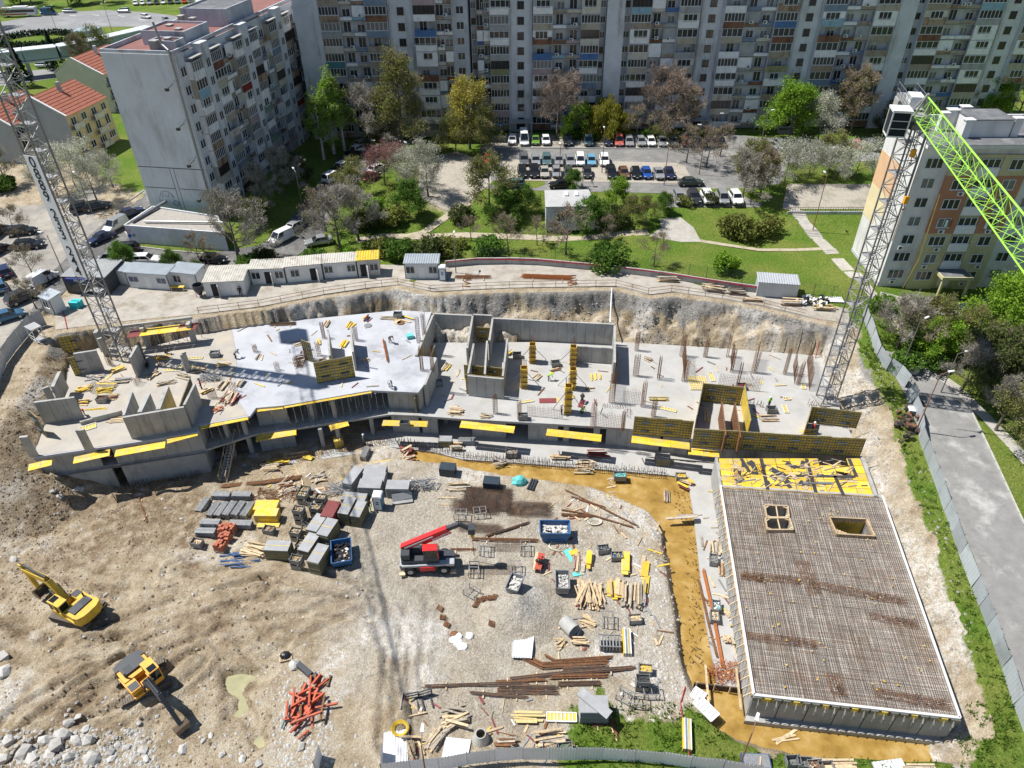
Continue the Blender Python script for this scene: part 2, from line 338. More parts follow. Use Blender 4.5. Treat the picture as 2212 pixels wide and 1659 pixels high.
c=mixc(math_('MULTIPLY',mrange(noise(.9,5),.35,.6),sp.outputs[1] if False else at1.outputs['Alpha']),soil,darks)
# layered earth on the steep faces
sepn=N(t,'ShaderNodeSeparateXYZ');L(geo.outputs['Normal'],sepn.inputs[0])
steep=mrange(sepn.outputs[2],.80,.50)
mpv=N(t,'ShaderNodeMapping');mpv.inputs['Scale'].default_value=(1.1,1.1,.22);L(geo.outputs['Position'],mpv.inputs[0])
face=ramp(noise(1.0,7,.7,mpv.outputs[0]),[(.3,(.16,.115,.065)),(.48,(.33,.255,.16)),(.62,(.47,.40,.29)),(.76,(.60,.55,.45))])
c=mixc(steep,c,face)
c=mixc(math_('MULTIPLY',sp.outputs[1],mrange(nl_,.25,.55,.45,1)),c,grav)
c=mixc(math_('MULTIPLY',at2.outputs['Fac'],.92),c,greyc)
c=mixc(math_('MULTIPLY',sp.outputs[2],mrange(noise(1.6,8,.75),.38,.56)),c,limec)
peb=mrange(vor.outputs['Distance'],.0,.16,1,0)
v2=N(t,'ShaderNodeTexVoronoi');v2.inputs['Scale'].default_value=2.4;L(geo.outputs['Position'],v2.inputs['Vector'])
c=mixc(math_('MULTIPLY',mrange(v2.outputs['Distance'],.05,.11,1,0),mrange(noise(.3),.45,.6)),c,(.62,.60,.55))
gmask=mrange(math_('ADD',sp.outputs[0],math_('MULTIPLY',math_('SUBTRACT',noise(1.2,7,.75),.5),1.3)),.32,.62)
c=mixc(gmask,c,gr)
c=mixc(1.0,c,mixc(mrange(noise(7.5,4,.7),.34,.66),(.66,.65,.64),(1.28,1.28,1.28)),'MULTIPLY')
L(c,b.inputs['Base Color'])
bp=N(t,'ShaderNodeBump');bp.inputs['Strength'].default_value=.9;bp.inputs['Distance'].default_value=.32
L(math_('ADD',math_('MULTIPLY',noise(2.2,9,.72),1.4),math_('MULTIPLY',noise(9,4,.7),.35)),bp.inputs['Height']);L(bp.outputs[0],b.inputs['Normal'])
me.materials.append(gm);tag(obj('ground',me),'bare earth, gravel and grass of the site and its surroundings',kind='structure')
# ---------------------------------------------------------------- roads, paving, water: thin sheets over the ground
def sheet(name,poly,m,dz=.05,res=2.5,z=None,label=None,skirt=0):
 pts=[Vector(q[:2]) for q in poly];n=len(pts);pts2=[]
 for i in range(n):
  a_,b_=pts[i],pts[(i+1) % n];k=max(1,int((b_-a_).length/res))
  pts2 += [a_.lerp(b_,j/k) for j in range(k)]
 n=len(pts2);xsn=[q.x for q in pts2];ysn=[q.y for q in pts2]
 gx,gy=np.meshgrid(np.arange(min(xsn)+res/2,max(xsn),res),np.arange(min(ysn)+res/2,max(ysn),res));gx=gx.ravel();gy=gy.ravel()
 pq=[q[:] for q in pts2];ok=inpoly(gx,gy,pq) & (pdist(gx,gy,pq) > res*.4)
 vv=pts2+[Vector((float(x),float(y))) for x,y in zip(gx[ok],gy[ok])]
 V,E_,F_,*_=delaunay_2d_cdt(vv,[(i,(i+1) % n) for i in range(n)],[],1,1e-4)
 mb=MB();mb.add([(q.x,q.y,(float(z0(q.x,q.y)) if z is None else z)+dz) for q in V],F_)
 o=mb.build(name,m);o['kind']='structure'
 for f in o.data.polygons:
  if f.normal.z < 0: f.flip()
 if label: o['label']=label
 return o
def strip(name,pix,wd,m,dz=.06,res=1.2,ground=True,pts=None):
 c=pts or [Vector(PG(*q)[:2]) for q in pix];l_,r_=[],[]
 for i,q in enumerate(c):
  d=(c[min(i+1,len(c)-1)]-c[max(i-1,0)]).normalized();nn=Vector((-d.y,d.x))*wd/2
  l_.append(q+nn);r_.append(q-nn)
 return sheet(name,l_+r_[::-1],m,dz,res)
asph=mat('asphalt',(.115,.112,.108),.92,.22,1.1,.3,col2=(.20,.195,.185),mix=.55,scale2=.22,spec=.2)
asph2=mat('asphalt_dusty',(.26,.245,.22),.95,.2,.8,.3,col2=(.36,.33,.28),mix=.6,scale2=.12,spec=.2)
asphr=mat('asphalt_service_road',(.235,.23,.22),.92,.2,.8,.3,col2=(.40,.39,.37),mix=.3,scale2=.22,spec=.2)
conc_yard=mat('yard_concrete',(.37,.34,.295),.9,.2,.6,.3,col2=(.265,.23,.18),mix=.45,scale2=.35)
paver=mat('paver',(.36,.325,.27),.92,.22,2.5,.35,col2=(.26,.24,.19),mix=.4,scale2=.3)
pathm=mat('path_dirt',(.40,.345,.26),.95,.22,2,.4,col2=(.27,.25,.15),mix=.4,scale2=.8)
conc_old=mat('old_concrete',(.38,.36,.32),.9,.2,1.5,.3,col2=(.36,.33,.27),mix=.4,scale2=.5)
kerbm=mat('kerb_stone',(.42,.41,.38),.9,.2,2)
asphp=mat('asphalt_lot',(.185,.182,.175),.92,.2,.8,.3,col2=(.26,.25,.235),mix=.5,scale2=.15,spec=.2)
sheet('parking_lot',px([(1040,322),(1075,292),(1300,290),(1560,288),(1640,297),(1900,305),(1900,348),(1700,352),(1690,392),(1640,448),(1440,448),(1430,418),(1160,412),(1050,408),(1040,350)]),asphp,.05,6)
sheet('bay_paving',px([(1065,294),(1560,292),(1575,321),(1060,318)]),paver,.075,4)
sheet('bay_paving',px([(1085,346),(1180,345),(1475,353),(1500,398),(1090,390)]),paver,.075,4)
sheet('paved_square',px([(905,345),(985,328),(1055,350),(1062,395),(1010,440),(965,455),(905,430)]),paver,.06,4)
STREET=[(335,395),(290,440),(240,470),(180,520),(100,600),(60,690),(110,660),(150,620),(270,590),(420,590),(540,585),(630,560),(690,520),(715,470),(770,400),(830,340),(850,316),(790,310),(735,345),(655,440),(600,505),(560,530),(490,542),(440,548),(300,532),(268,500),(330,440)]
sheet('street',px(STREET),asph,.06,3)
sheet('dusty_car_park',px([(-260,480),(100,440),(215,400),(335,395),(290,440),(240,470),(180,520),(100,600),(60,690),(0,790),(-260,900)]),asph2,.035,4)
ROAD=[(1895,752),(1925,800),(1955,852),(2000,965),(2042,1062),(2102,1200),(2152,1340),(2202,1480),(2260,1640),(2420,1640),(2330,1350),(2212,1137),(2149,1000),(2116,930),(2089,872),(2060,846),(2025,822),(1985,790),(1950,770)]
sheet('service_road',px(ROAD),asphr,.06,2.5)
strip('footway',[(1848,590),(1880,632),(1920,668),(1960,735),(2010,800),(2064,838),(2130,902),(2180,955),(2230,1010)],1.5,conc_old)
strip('footway',[(1700,440),(1722,458),(1752,500),(1790,540),(1832,585),(1848,600)],1.8,conc_old,.05)
strip('footway',[(1900,640),(1960,655),(2040,672),(2120,690)],2.2,conc_old,.075)
strip('dirt_path',[(1012,438),(985,455),(950,478),(915,503),(870,513)],1.5,pathm)
strip('dirt_path',[(770,520),(830,510),(900,512),(1010,508),(1120,512),(1210,516),(1290,512),(1350,505),(1400,502)],1.7,pathm,.05)
strip('dirt_path',[(1480,515),(1560,528),(1640,540),(1720,540),(1790,537)],.9,pathm,.05)
sheet('concrete_patch',px([(1425,473),(1470,470),(1498,492),(1515,523),(1470,523),(1402,511),(1428,492)]),conc_old,.06,2)
AP=[(120,650),(255,612),(300,590),(540,590),(820,572),(960,575),(1100,567),(1290,580),(1440,596),(1640,628),(1832,668),(1836,700)]+[(u,v-9) for u,v in reversed(BACKCUT[:-1])]
sheet('concrete_apron',px(AP),conc_yard,.05,2)
# square and steps beside the right-hand block
sheet('paved_yard',px([(1690,452),(1700,398),(1880,398),(1876,452)]),paver,.05,4)
# water standing in the foundation trench
wm=bpy.data.materials.new('muddy_water');wm.use_nodes=True;t=wm.node_tree;b=t.nodes['Principled BSDF'];L=t.links.new
geo=N(t,'ShaderNodeNewGeometry')
L(ramp(noise(.45,5),[(.3,(.21,.125,.030)),(.5,(.33,.205,.055)),(.7,(.45,.32,.13))]),b.inputs['Base Color']);b.inputs['Roughness'].default_value=.12;b.inputs['Specular IOR Level'].default_value=.25
bp=N(t,'ShaderNodeBump');bp.inputs['Strength'].default_value=.08;bp.inputs['Distance'].default_value=.05;L(noise(3,2),bp.inputs['Height']);L(bp.outputs[0],b.inputs['Normal'])
sheet('trench_water',ye[8:]+[(46,29.5),(44,60),(20,64),(0,74),(-13,72)],wm,0,4,ZW)
pwm=mat('puddle_water',(.34,.32,.19),.06,.2,.8)
sheet('puddle_water',px([(440,1410),(620,1410),(640,1665),(440,1665)],ZY),pwm,0,4,ZY-.92)
# kerbs along the service road and street, butted stone by stone
def kerb(pix,label,step=1.5):
 c=[Vector(PG(*q)) for q in pix];root=empty('kerb',c[0]);root['kind']='structure';root['label']=label
 for a_,b_ in zip(c,c[1:]):
  n=max(1,int((b_-a_).length/step))
  for i in range(n):
   p,q=a_.lerp(b_,(i+.012)/n),a_.lerp(b_,(i+.988)/n);p=Vector((p.x,p.y,float(z0(p.x,p.y))+.08));q=Vector((q.x,q.y,float(z0(q.x,q.y))+.08))
   MB().beam(p-c[0],q-c[0],.18,.3).build('kerb_stone',kerbm,root)
kerb([(1985,788),(2025,820),(2060,844),(2089,870),(2116,928),(2149,998),(2212,1135)],'stone kerb along the grass side of the service road')
kerb([(270,502),(300,534),(360,542),(440,549)],'stone kerb round the low annex of the tall block')
kerb([(252,452),(290,428),(312,412)],'stone kerb between dusty car park and street')
kerb([(1070,320),(1300,322),(1570,323)],'low kerb in front of the upper row of parked cars',2.5)
# ---------------------------------------------------------------- the concrete frame under construction
conc=mat('raw_concrete',(.36,.355,.335),.85,.16,.7,.25,col2=(.25,.245,.23),mix=.35,scale2=.9,streak=.25)
concL=mat('slab_concrete',(.385,.38,.365),.85,.14,.5,.2,col2=(.37,.355,.325),mix=.45,scale2=.28)
concF=mat('fresh_concrete',(.42,.43,.455),.85,.14,.35,.15,col2=(.31,.32,.345),mix=.4,scale2=.22)
concD=mat('sandy_slab',(.39,.36,.315),.88,.15,.6,.2,col2=(.40,.355,.285),mix=.45,scale2=.3)
rust=mat('rusty_rebar',(.17,.085,.045),.8,.3,6,0,col2=(.26,.115,.045),mix=.5,scale2=3,metal=.2)
rebar=mat('dark_rebar',(.11,.078,.06),.7,.3,6,0,col2=(.19,.095,.05),mix=.45,scale2=1.5,metal=.3)
yel=mat('yellow_panel',(.74,.48,.03),.55,.15,2,0,col2=(.50,.40,.18),mix=.55,scale2=1.4,rnd_=.16)
yelD=mat('yellow_film_ply',(.66,.47,.045),.55,.2,2,0,col2=(.42,.33,.09),mix=.45,scale2=1.4,rnd_=.1)
steel=mat('galvanised_steel',(.34,.345,.345),.45,.2,3,0,metal=.55,rnd_=.15)
formst=mat('formwork_steel',(.21,.205,.175),.6,.25,3,0,metal=.3)
ply=mat('plywood',(.52,.39,.23),.75,.2,3,0,col2=(.38,.27,.15),mix=.4,scale2=2,rnd_=.18)
wood=mat('timber',(.56,.43,.27),.8,.22,4,0,col2=(.38,.29,.185),mix=.45,scale2=2.2,rnd_=.22)
woodg=mat('weathered_timber',(.37,.325,.26),.85,.25,4,0,col2=(.25,.215,.165),mix=.45,scale2=2.2,rnd_=.25)
redply=mat('red_film_ply',(.20,.048,.045),.5,.2,2,0,rnd_=.15)
FRAME=empty('unfinished_building',P(700,960,ZC),0,'grey concrete building frame under construction with open storeys, walls and slabs','building frame')
FO=FRAME.location
def fr(mb,name,m): return mb.build(name,m,FRAME,(-FO.x,-FO.y,-FO.z))
pB,pA,pC=px(SLAB_B,ZB),px(SLAB_A,ZA),px(SLAB_C,ZC)
fr(MB().prism(pB[:5]+px([(330,748),(430,722),(470,850),(520,902)],ZB)+[pB[-4],pB[-3],pB[-2],pB[-1]] if False else pB,ZB-.32,ZB),'slab',concF)
fr(MB().prism(pA,ZA-.32,ZA),'slab',concL)
fr(MB().prism(pC,ZC-.5,ZC),'base_slab',concL)
# sandy topping over the left part of the upper slab
dpoly=px([(73,986),(97,921),(141,880),(143,807),(155,776),(213,753),(330,749),(428,724),(500,709),(512,770),(505,850),(535,897),(430,917),(427,932),(250,960)],ZB)
o=fr(MB().prism(dpoly,ZB+.004,ZB+.03),'screed',concD)
# intermediate floor behind the open fronts of the upper block
midp=px([(75,1030),(430,975),(560,935),(640,925),(840,895),(925,898),(935,760),(520,700),(160,780)],ZA)
fr(MB().prism(midp,ZA-.3,ZA-.03),'slab',conc)
jointm=mat('joint_dark',(.17,.165,.155),.9,.2,2)
def wall(u1,v1,u2,v2,zt_,h,th=.28,m=conc,name='wall',inset=0):
 a_,b_=P(u1,v1,zt_),P(u2,v2,zt_);d=(b_-a_).normalized();nrm=Vector((-d.y,d.x,0))*th/2
 a_=a_+d*inset;b_=b_-d*inset
 q=[a_-nrm,b_-nrm,b_+nrm,a_+nrm]
 L_=(b_-a_).length;n=max(1,round(L_/1.35));mb=MB().prism([x[:2] for x in q],zt_-h,zt_)
 w_=fr(mb,name,m)
 for i in range(1,n):                                # panel joints left by the shuttering: thin proud fins
  p=a_.lerp(b_,i/n)
  for s in (-1,1):
   e=p+nrm*s*1.0
   fr(MB().bx(e.x,e.y,zt_-h+.05,.045,.02,h-.1,math.atan2(d.y,d.x)),'joint',jointm)
 return w_
H1=3.3
# solid walls on the edges below the slabs: (pixel line at the slab edge, slab z)
def under(seg,z,h,th=.3):
 for (u1,v1,u2,v2) in seg: wall(u1,v1,u2,v2,z-.33,h,th,conc,'wall')
def on(poly,u,z):                                      # v on a polyline at u
 for (a_,b_) in zip(poly,poly[1:]):
  if min(a_[0],b_[0]) <= u <= max(a_[0],b_[0]): return a_[1]+(b_[1]-a_[1])*(u-a_[0])/(b_[0]-a_[0])
 return poly[-1][1]
DEDGE=[(74,987),(250,961),(428,933)];EEDGE=[(430,918),(540,898)];BEDGE=[(553,880),(612,875),(802,842),(903,847)];AEDGE=[(905,897),(1000,904),(1200,915),(1360,925),(1495,947),(1700,967),(1860,984)]
def seg(edge,ivs,z,h,push=2):
 for u1,u2 in ivs: wall(u1,on(edge,u1,z)-push,u2,on(edge,u2,z)-push,z-.33,h,.3)
seg(DEDGE,[(75,205),(238,427)],ZB,3.05)
da,db=P(75,985,ZB),P(427,931,ZB)                # lower storey, with a doorway left open
for f0,f1 in ((0,.40),(.46,1)):
 a_,b_=da.lerp(db,f0),da.lerp(db,f1);dd_=(b_-a_).normalized();nn_=Vector((-dd_.y,dd_.x,0))*.15
 fr(MB().prism([(a_-nn_)[:2],(b_-nn_)[:2],(b_+nn_)[:2],(a_+nn_)[:2]],ZB-6.7,ZB-3.4),'wall',conc)
 for i in range(1,int((b_-a_).length/1.35)+1):
  e=a_+dd_*i*1.35-nn_*1.05;fr(MB().bx(e.x,e.y,ZB-6.6,.035,.02,3.1,math.atan2(dd_.y,dd_.x)),'joint',conc)
a_,b_=da-nn_*1.1,db-nn_*1.1;fr(MB().beam(Vector((a_.x,a_.y,ZB-3.39)),Vector((b_.x,b_.y,ZB-3.39)),.08,.09),'pour_joint',mat('pour_joint',(.22,.215,.2),.9,.2,2))
wall(428,933,436,900,ZB-.33,6.2);wall(74,986,97,921,ZB-.33,6.2);wall(97,921,141,880,ZB-.33,6.2)
seg(BEDGE,[(553,612)],ZB,2.9);seg(BEDGE,[(838,902)],ZB,2.9)
wall(553,881,545,860,ZB-.33,2.9);wall(612,876,608,850,ZB-.33,2.9);wall(838,843,842,815,ZB-.33,2.9);wall(903,848,916,832,ZB-.33,2.9);wall(916,831,942,773,ZB-.33,2.9)
MEDGE=[(75,1030),(430,975),(560,935),(640,925),(840,895),(905,898)]
seg(MEDGE,[(556,632)],ZA,3.1);seg(MEDGE,[(845,903)],ZA,3.1)
seg(AEDGE,[(910,944),(1019,1093),(1141,1206),(1218,1230),(1283,1297),(1311,1428),(1434,1490),(1492,1600),(1600,1855)],ZA,3.1)
for u,v,z,h in [(716,862,ZB,2.9),(668,868,ZB,2.9),(726,920,ZA,3.0),(690,925,ZA,3.0),(800,900,ZA,3.0),(1130,880,ZA,3.0),(1260,880,ZA,3.0),(960,875,ZA,3),(480,905,ZB,6),(520,898,ZB,6)]:
 p=P(u,v-4,z);fr(MB().bx(p.x,p.y,z-.33-h,.45,.45,h-.002),'column',conc)
# dark inner walls that close the storeys at the back
for q,z,h in [([(440,860),(905,800)],ZB,6.0),([(905,860),(1500,880)],ZA,3.1),([(1500,880),(1840,930)],ZA,3.1)]: wall(q[0][0],q[0][1],q[1][0],q[1][1],z-.4,h)
# ---- walls standing on the upper slab (top line in the photo, top height, wall height)
T=ZB+H1
wall(73,868.5,160,857.5,T,H1,.3)
wall(265,901,397,878.5,T,H1,.3);wall(266.5,897,284,846,T,H1,.28);wall(301,890,320,850,T,H1,.5);wall(341,884,360,834,T,H1,.5);wall(397.5,874,420,829,T,H1,.28)
wall(158,763.5,207,756,T,H1,.3);wall(280,772,296,744,T,H1,.32)
wall(113,835,128,802,T,2.6,.4);wall(708,712,712,768,T-.3,H1-.3,.25);wall(757,706,762,760,T-.3,H1-.3,.25)
for u,v in [(56,987),(175,972)]: p=P(u+18,v-2,ZB);fr(MB().bx(p.x,p.y,ZB-.02,.9,.32,3.0,.1),'column',conc)
for u,v in [(408,803),(232,768),(118,876)]: p=P(u,v,ZB);fr(MB().bx(p.x,p.y,ZB-.02,.75,.3,2.9,.7),'column',conc)
# upstand on the lower terrace
wall(200,901,262,886,ZB+.75,.75,.25);wall(172,911,200,903,ZB+.5,.5,.25)
# ---- walls of the cells on the middle slab
TA=ZA+H1+.2
for q in [(938,677,1020,681),(1022,679,1062,681),(1064,687,1328,700)]: wall(*q,TA,H1+.2,.3)
wall(1021,682,1009,752,TA,H1+.2,.28);wall(1064,688,1057,735,TA,H1+.2,.28);wall(1328,703,1328,783,TA,H1+.2,.3);wall(1234,746,1325,752,TA-.9,H1-.7,.25)
wall(935,680,899,767,TA,H1+.2,.3);wall(941,774,917,831,TA+.1,H1+.2,.3)
wall(1023,742,1011,806,TA-.2,H1,.25);wall(1096,731,1086,812,TA-.2,H1,.25);wall(1052,736,1047,808,TA-.2,H1,.25);wall(1010,811,1088,818,TA-.2,H1,.25)
# ---- starter bars and rebar columns
def bars(u,v,z,h=3.6,sx=.5,sy=.35,n=3,rz=0,m=rust,hoops=True,lean=.0):
 p=P(u,v,z);mb=MB();c,s=math.cos(rz),math.sin(rz)
 cor=[]
 for i in range(n):
  for j in (0,1): cor.append((-sx/2+sx*i/(n-1),-sy/2+sy*j))
 for x,y in cor:
  X,Y=x*c-y*s,x*s+y*c;e=rnd(-.12,.12)*h*.15
  mb.tube((X,Y,0),(X+e+lean*h,Y+rnd(-.05,.05),h*rnd(.93,1.05)),.026,3,0,cap=False)
 if hoops:
  for k in range(int(h/.28)):
   z_=.2+k*.28
   if z_ > h-.3: break
   r4=[(-sx/2-.03,-sy/2-.03),(sx/2+.03,-sy/2-.03),(sx/2+.03,sy/2+.03),(-sx/2-.03,sy/2+.03)]
   w4=[(x*c-y*s+lean*z_,x*s+y*c,z_) for x,y in r4]
   for i in range(4): mb.beam(w4[i],w4[(i+1) % 4],.018)
 return mb.build('rebar_column',m,FRAME,p-FO)
for u,v,hh in [(1375,757,3.4),(1373,812,3.6),(1422,818,3.6),(1473,769,3.6),(1478,823,3.8),(1523,771,3.4),(1571,770,3.4),(1580,802,3.6),(1628,805,3.6),(1695,807,4.2),(1724,829,3.6),(1281,924,4.2),(1321,870,5.0),(1388,877,4),(1345,930,3.2),(1411,900,3.0),(1070,893,3.2),(1122,905,3),(1594,829,3.4)]:
 bars(u,v,ZA,hh,.7 if hh > 3.5 else .5,.25,4,rnd(0,1.5))
for u,v,hh in [(905,740,4.2),(917,724,3.6),(912,800,3.8),(935,803,4),(770,735,2.2),(690,768,2.2),(640,790,1.4),(648,792,1.2),(600,800,1.3),(552,760,1.2),(700,730,2.6)]:
 bars(u,v,ZB,hh,.5,.3,4,rnd(0,1.5))
def barmesh(u1,v1,u2,v2,z,h,m=rust,st=.2):
 a_,b_=P(u1,v1,z),P(u2,v2,z);d=b_-a_;n=max(2,int(d.length/st));mb=MB()
 for i in range(n+1):
  q=d*(i/n);mb.tube(q,q+Vector((rnd(-.05,.05),rnd(-.04,.04),h*rnd(.92,1.04))),.02,3,cap=False)
 for k in range(int(h*.9/.25)): mb.beam(Vector((0,0,.15+k*.25)),d+Vector((0,0,.15+k*.25)),.018)
 return mb.build('rebar_mesh',m,FRAME,a_-FO)
for q in [(1330,796,1326,868,3.0),(1474,772,1478,822,3.2),(1578,775,1580,800,3),(1635,775,1628,803,3),(1713,790,1716,830,2.6),(1743,780,1748,845,3),(1140,898,1215,905,1.8),(1285,922,1345,930,2.6),(1550,838,1640,845,2.4),(1345,870,1380,874,2.4),(660,778,690,775,2)]:
 barmesh(q[0],q[1],q[2],q[3],ZA if q[0] > 900 else ZB,q[4])
# long rows of starter bars in the trench
def starters(name,pix,z,h,st,rows=2,m=rebar,sway=.15):
 pts=[P(u,v,z) for u,v in pix];mb=MB();o_=pts[0]
 for a_,b_ in zip(pts,pts[1:]):
  n=max(1,int((b_-a_).length/st));nr=Vector((-(b_-a_).y,(b_-a_).x,0)).normalized()
  for i in range(n):
   for r in range(rows):
    p=a_.lerp(b_,(i+rnd(0,.5))/n)+nr*(r*.38+rnd(-.06,.06))-o_
    mb.tube(p,p+Vector((rnd(-sway,sway),rnd(-sway,sway),h*rnd(.75,1.1))),.03,3,cap=False)
 ob=mb.build(name,m,FRAME,o_-FO);ob['kind']='stuff';return ob
starters('starter_bars',[(545,1022),(640,1006),(745,985),(850,965),(900,978),(1000,995)],ZC-.6,1.5,.26,3)
starters('starter_bars',[(1000,1000),(1120,1010),(1300,1026),(1440,1040)],ZC-.6,1.4,.24,3)
starters('starter_bars',[(1460,1070),(1490,1160),(1500,1250),(1495,1350),(1480,1450)],ZW-.3,.5,.35,4,sway=.9)
starters('starter_bars',[(270,1060),(360,1050),(440,1030)],ZC-.3,1.1,.28,2)
starters('starter_bars',[(1300,880),(1355,884),(1355,905)],ZA,.5,.3,2);starters('starter_bars',[(1600,875),(1650,880)],ZA,.8,.3,2);starters('starter_bars',[(1745,878),(1790,884)],ZA,.9,.3,2)
# ---------------------------------------------------------------- formwork: real panels with ribs
def panel_mesh():
 mb=MB();mb.box(-.67,0,0,.67,.02,3.2,0)
 for x in (-.64,-.32,0,.32,.64): mb.box(x-.03,-.10,.003,x+.03,-.001,3.197,1)
 for k in range(8): z=.06+k*.44;mb.box(-.669,-.075,z-.03,.669,-.002,z+.03,1)
 return mb.mesh('formwork_panel',[yelD,formst])
PANEL=panel_mesh()
walr=mat('blue_steel_waler',(.06,.085,.12),.6,.2,3)
def formwork(u1,v1,u2,v2,z,h,label,group='wall formwork on the concrete frame',flip=False,walers=True):
 a_,b_=P(u1,v1,z),P(u2,v2,z);d=b_-a_;n=max(1,round(d.length/1.34));ang=math.atan2(d.y,d.x)
 root=empty('wall_formwork',a_,ang,label,'formwork',group);L_=d.length
 for i in range(n):
  o_=obj('panel',PANEL,root,((i+.5)*L_/n,0,rnd(-.01,.02)));o_.scale=(L_/n/1.345,-1 if flip else 1,h/3.2*rnd(.985,1.02))
 if walers:
  for zz in (.28,.72):
   for k in range(max(1,n//2)):
    xx=(k*2+1)*L_/n;s=1 if flip else -1
    MB().box(xx-.55,s*.20-.05,h*zz-.06,xx+.55,s*.20+.05,h*zz+.06).build('waler',walr,root)
 return root
F_=[(1366,938,1492,948,2.9,'yellow ribbed formwork wall with dark gap on its left at slab front'),(1493,965,1856,987,2.9,'longest yellow ribbed formwork wall along the front right slab edge'),
   (1742,912,1849,925,2.6,'formwork back side of the open box at the right slab corner'),(1733,945,1742,914,2.6,'formwork left side of the open box at the right slab corner'),
   (1498,935,1512,862,2.9,'leftmost formwork cross wall of the front right shaft cells'),(1612,948,1600,870,2.9,'rightmost formwork cross wall of the front right shaft cells'),(1512,866,1598,874,2.9,'back formwork of the front right shaft cells'),
   (1008,850,1090,857,3.2,'formwork face of the shaft core standing on the middle slab'),(1004,818,1086,826,2.4,'second lower formwork face on top end of the shaft core')]
for u1,v1,u2,v2,h,l in F_: formwork(u1,v1,u2,v2,ZA,h,l)
Fb=[(686,828,768,813,3.3,'formwork face of the stair shaft standing on the white slab'),(163,812,212,800,2.9,'formwork with yellow platform beside the left crane mast'),(660,776,679,783,3.2,'single upright formwork panel leaning on the white slab'),
   (142,772,176,766,3.3,'tall yellow formwork standing at the far left corner of the slab'),(302,800,314,776,3.0,'formwork on the wall just right of the left crane mast'),(86,930,103,945,3.2,'formwork block at the left end of the terrace'),(402,925,425,860,3.2,'formwork on right flank of the concrete box'),(899,892,942,775,2.4,'formwork along the step between white slab and middle slab')]
for u1,v1,u2,v2,h,l in Fb: formwork(u1,v1,u2,v2,ZB if u1 < 880 else ZA,h,l)
for q in [(1560,868,1568,940),(1588,870,1600,944)]: wall(*q,ZA+2.9,2.8,.15,rust,'rusty_wall')
# inner cell walls lined with yellow
for q in [(1030,690,1060,692)]: formwork(q[0],q[1]+48,q[2],q[3]+48,ZA,2.6,'yellow formwork closing the back of the narrow wall cell')
# yellow shuttered columns with rebar heads
def ycol(u,v,h,label):
 p=P(u,v,ZA);r=empty('column_formwork',p,rnd(-.1,.1),label,'formwork','yellow column formwork on the middle slab')
 for k,(x,y,dx,dy) in enumerate([(0,-.42,.9,.06),(0,.42,.9,.06),(-.42,0,.06,.78),(.42,0,.06,.78)]):
  MB().bx(x,y,0,dx,dy,h).build('panel',yel,r)
 for s in (-1,1):
  for q in (-.3,0,.3): MB().bx(q,s*.5,.01,.06,.1,h+.05).build('rib',yelD,r)
 for k in range(4): MB().bx(0,-.58,.3+k*h/4,1.1,.08,.1).build('clamp',rust,r)
 mb=MB()
 for x in (-.3,-.1,.1,.3):
  for y in (-.3,.3): mb.tube((x,y,.1),(x+rnd(-.05,.05),y,h+rnd(.9,1.5)),.026,3,cap=False)
 mb.build('rebar',rust,r)
 for s in (-1,1): MB().beam((s*.45,0,h*.7),(s*1.9,.5,.05),.07).build('brace',steel,r)
ycol(1150,781,3.0,'yellow column formwork furthest back beside the wall cells');ycol(1132,835,3.2,'yellow column formwork with rebar head left of the tallest one')
ycol(1237,786,3.0,'yellow column formwork against the low inner wall');ycol(1236,838,3.2,'yellow column formwork directly behind the tallest front one');ycol(1226,890,4.3,'tallest yellow column formwork near the front slab edge')
# working platforms: yellow boards on brackets
def platform(u1,v1,u2,v2,z,wd,label,m=None,out=True):
 a_,b_=P(u1,v1,z),P(u2,v2,z);d=b_-a_;L_=d.length;r=empty('edge_platform',a_,math.atan2(d.y,d.x),label,'platform','edge platforms on the concrete frame')
 n=max(2,round(L_/2.6))
 for i in range(n):
  for k in range(2): MB().box(i*L_/n+.01,-wd+k*wd/2+.01,-.04,(i+1)*L_/n-.01,-wd+(k+1)*wd/2-.01,rnd(-.01,.025)).build('board',m or yel,r)
 for i in range(n+1):
  x=min(max(i*L_/n,.1),L_-.1);MB().box(x-.05,-wd+.05,-.2,x+.05,-.02,-.045).beam((x,-.02,-1.0),(x,-wd+.1,-.2),.07).build('bracket',wood,r)
 return r
for q in [(62,1003,113,990,ZB-.15,1.2,'short yellow platform at the far left wall corner'),(160,987,238,970,ZB-.15,1.2,'yellow platform over the small dark window of the left wall'),(250,972,358,953,ZB-.15,1.2,'yellow platform under the concrete box front'),(360,948,426,931,ZB-.15,.9,'narrow yellow platform under right end of the concrete box'),
    (432,921,536,900,ZB-.1,.6,'thin yellow edge board over the left open storey'),(556,885,612,878,ZB-.25,.4,'narrow ledge board on the patched wall'),(553,941,640,927,ZA-.1,1.1,'dirty platform below the patched wall between open storeys'),(710,919,750,908,ZA-.1,1.1,'small yellow platform in the middle of the propped storey'),(828,907,925,910,ZA-.1,1.1,'platform with loose boards under the white slab corner'),
    (614,878,802,845,ZB-.12,.35,'thin yellow edge beam above the row of props'),(997,909,1113,921,ZA+.02,1.3,'bright yellow platform nearest the white slab on the front edge'),(1182,926,1300,939,ZA+.02,1.3,'bright yellow platform in the middle of the front edge'),(1365,941,1490,956,ZA+.02,1.3,'bright yellow platform under the formwork wall'),(1486,967,1553,974,ZA-.4,1.2,'short yellow platform at the corner by the basement')]:
 platform(*q)
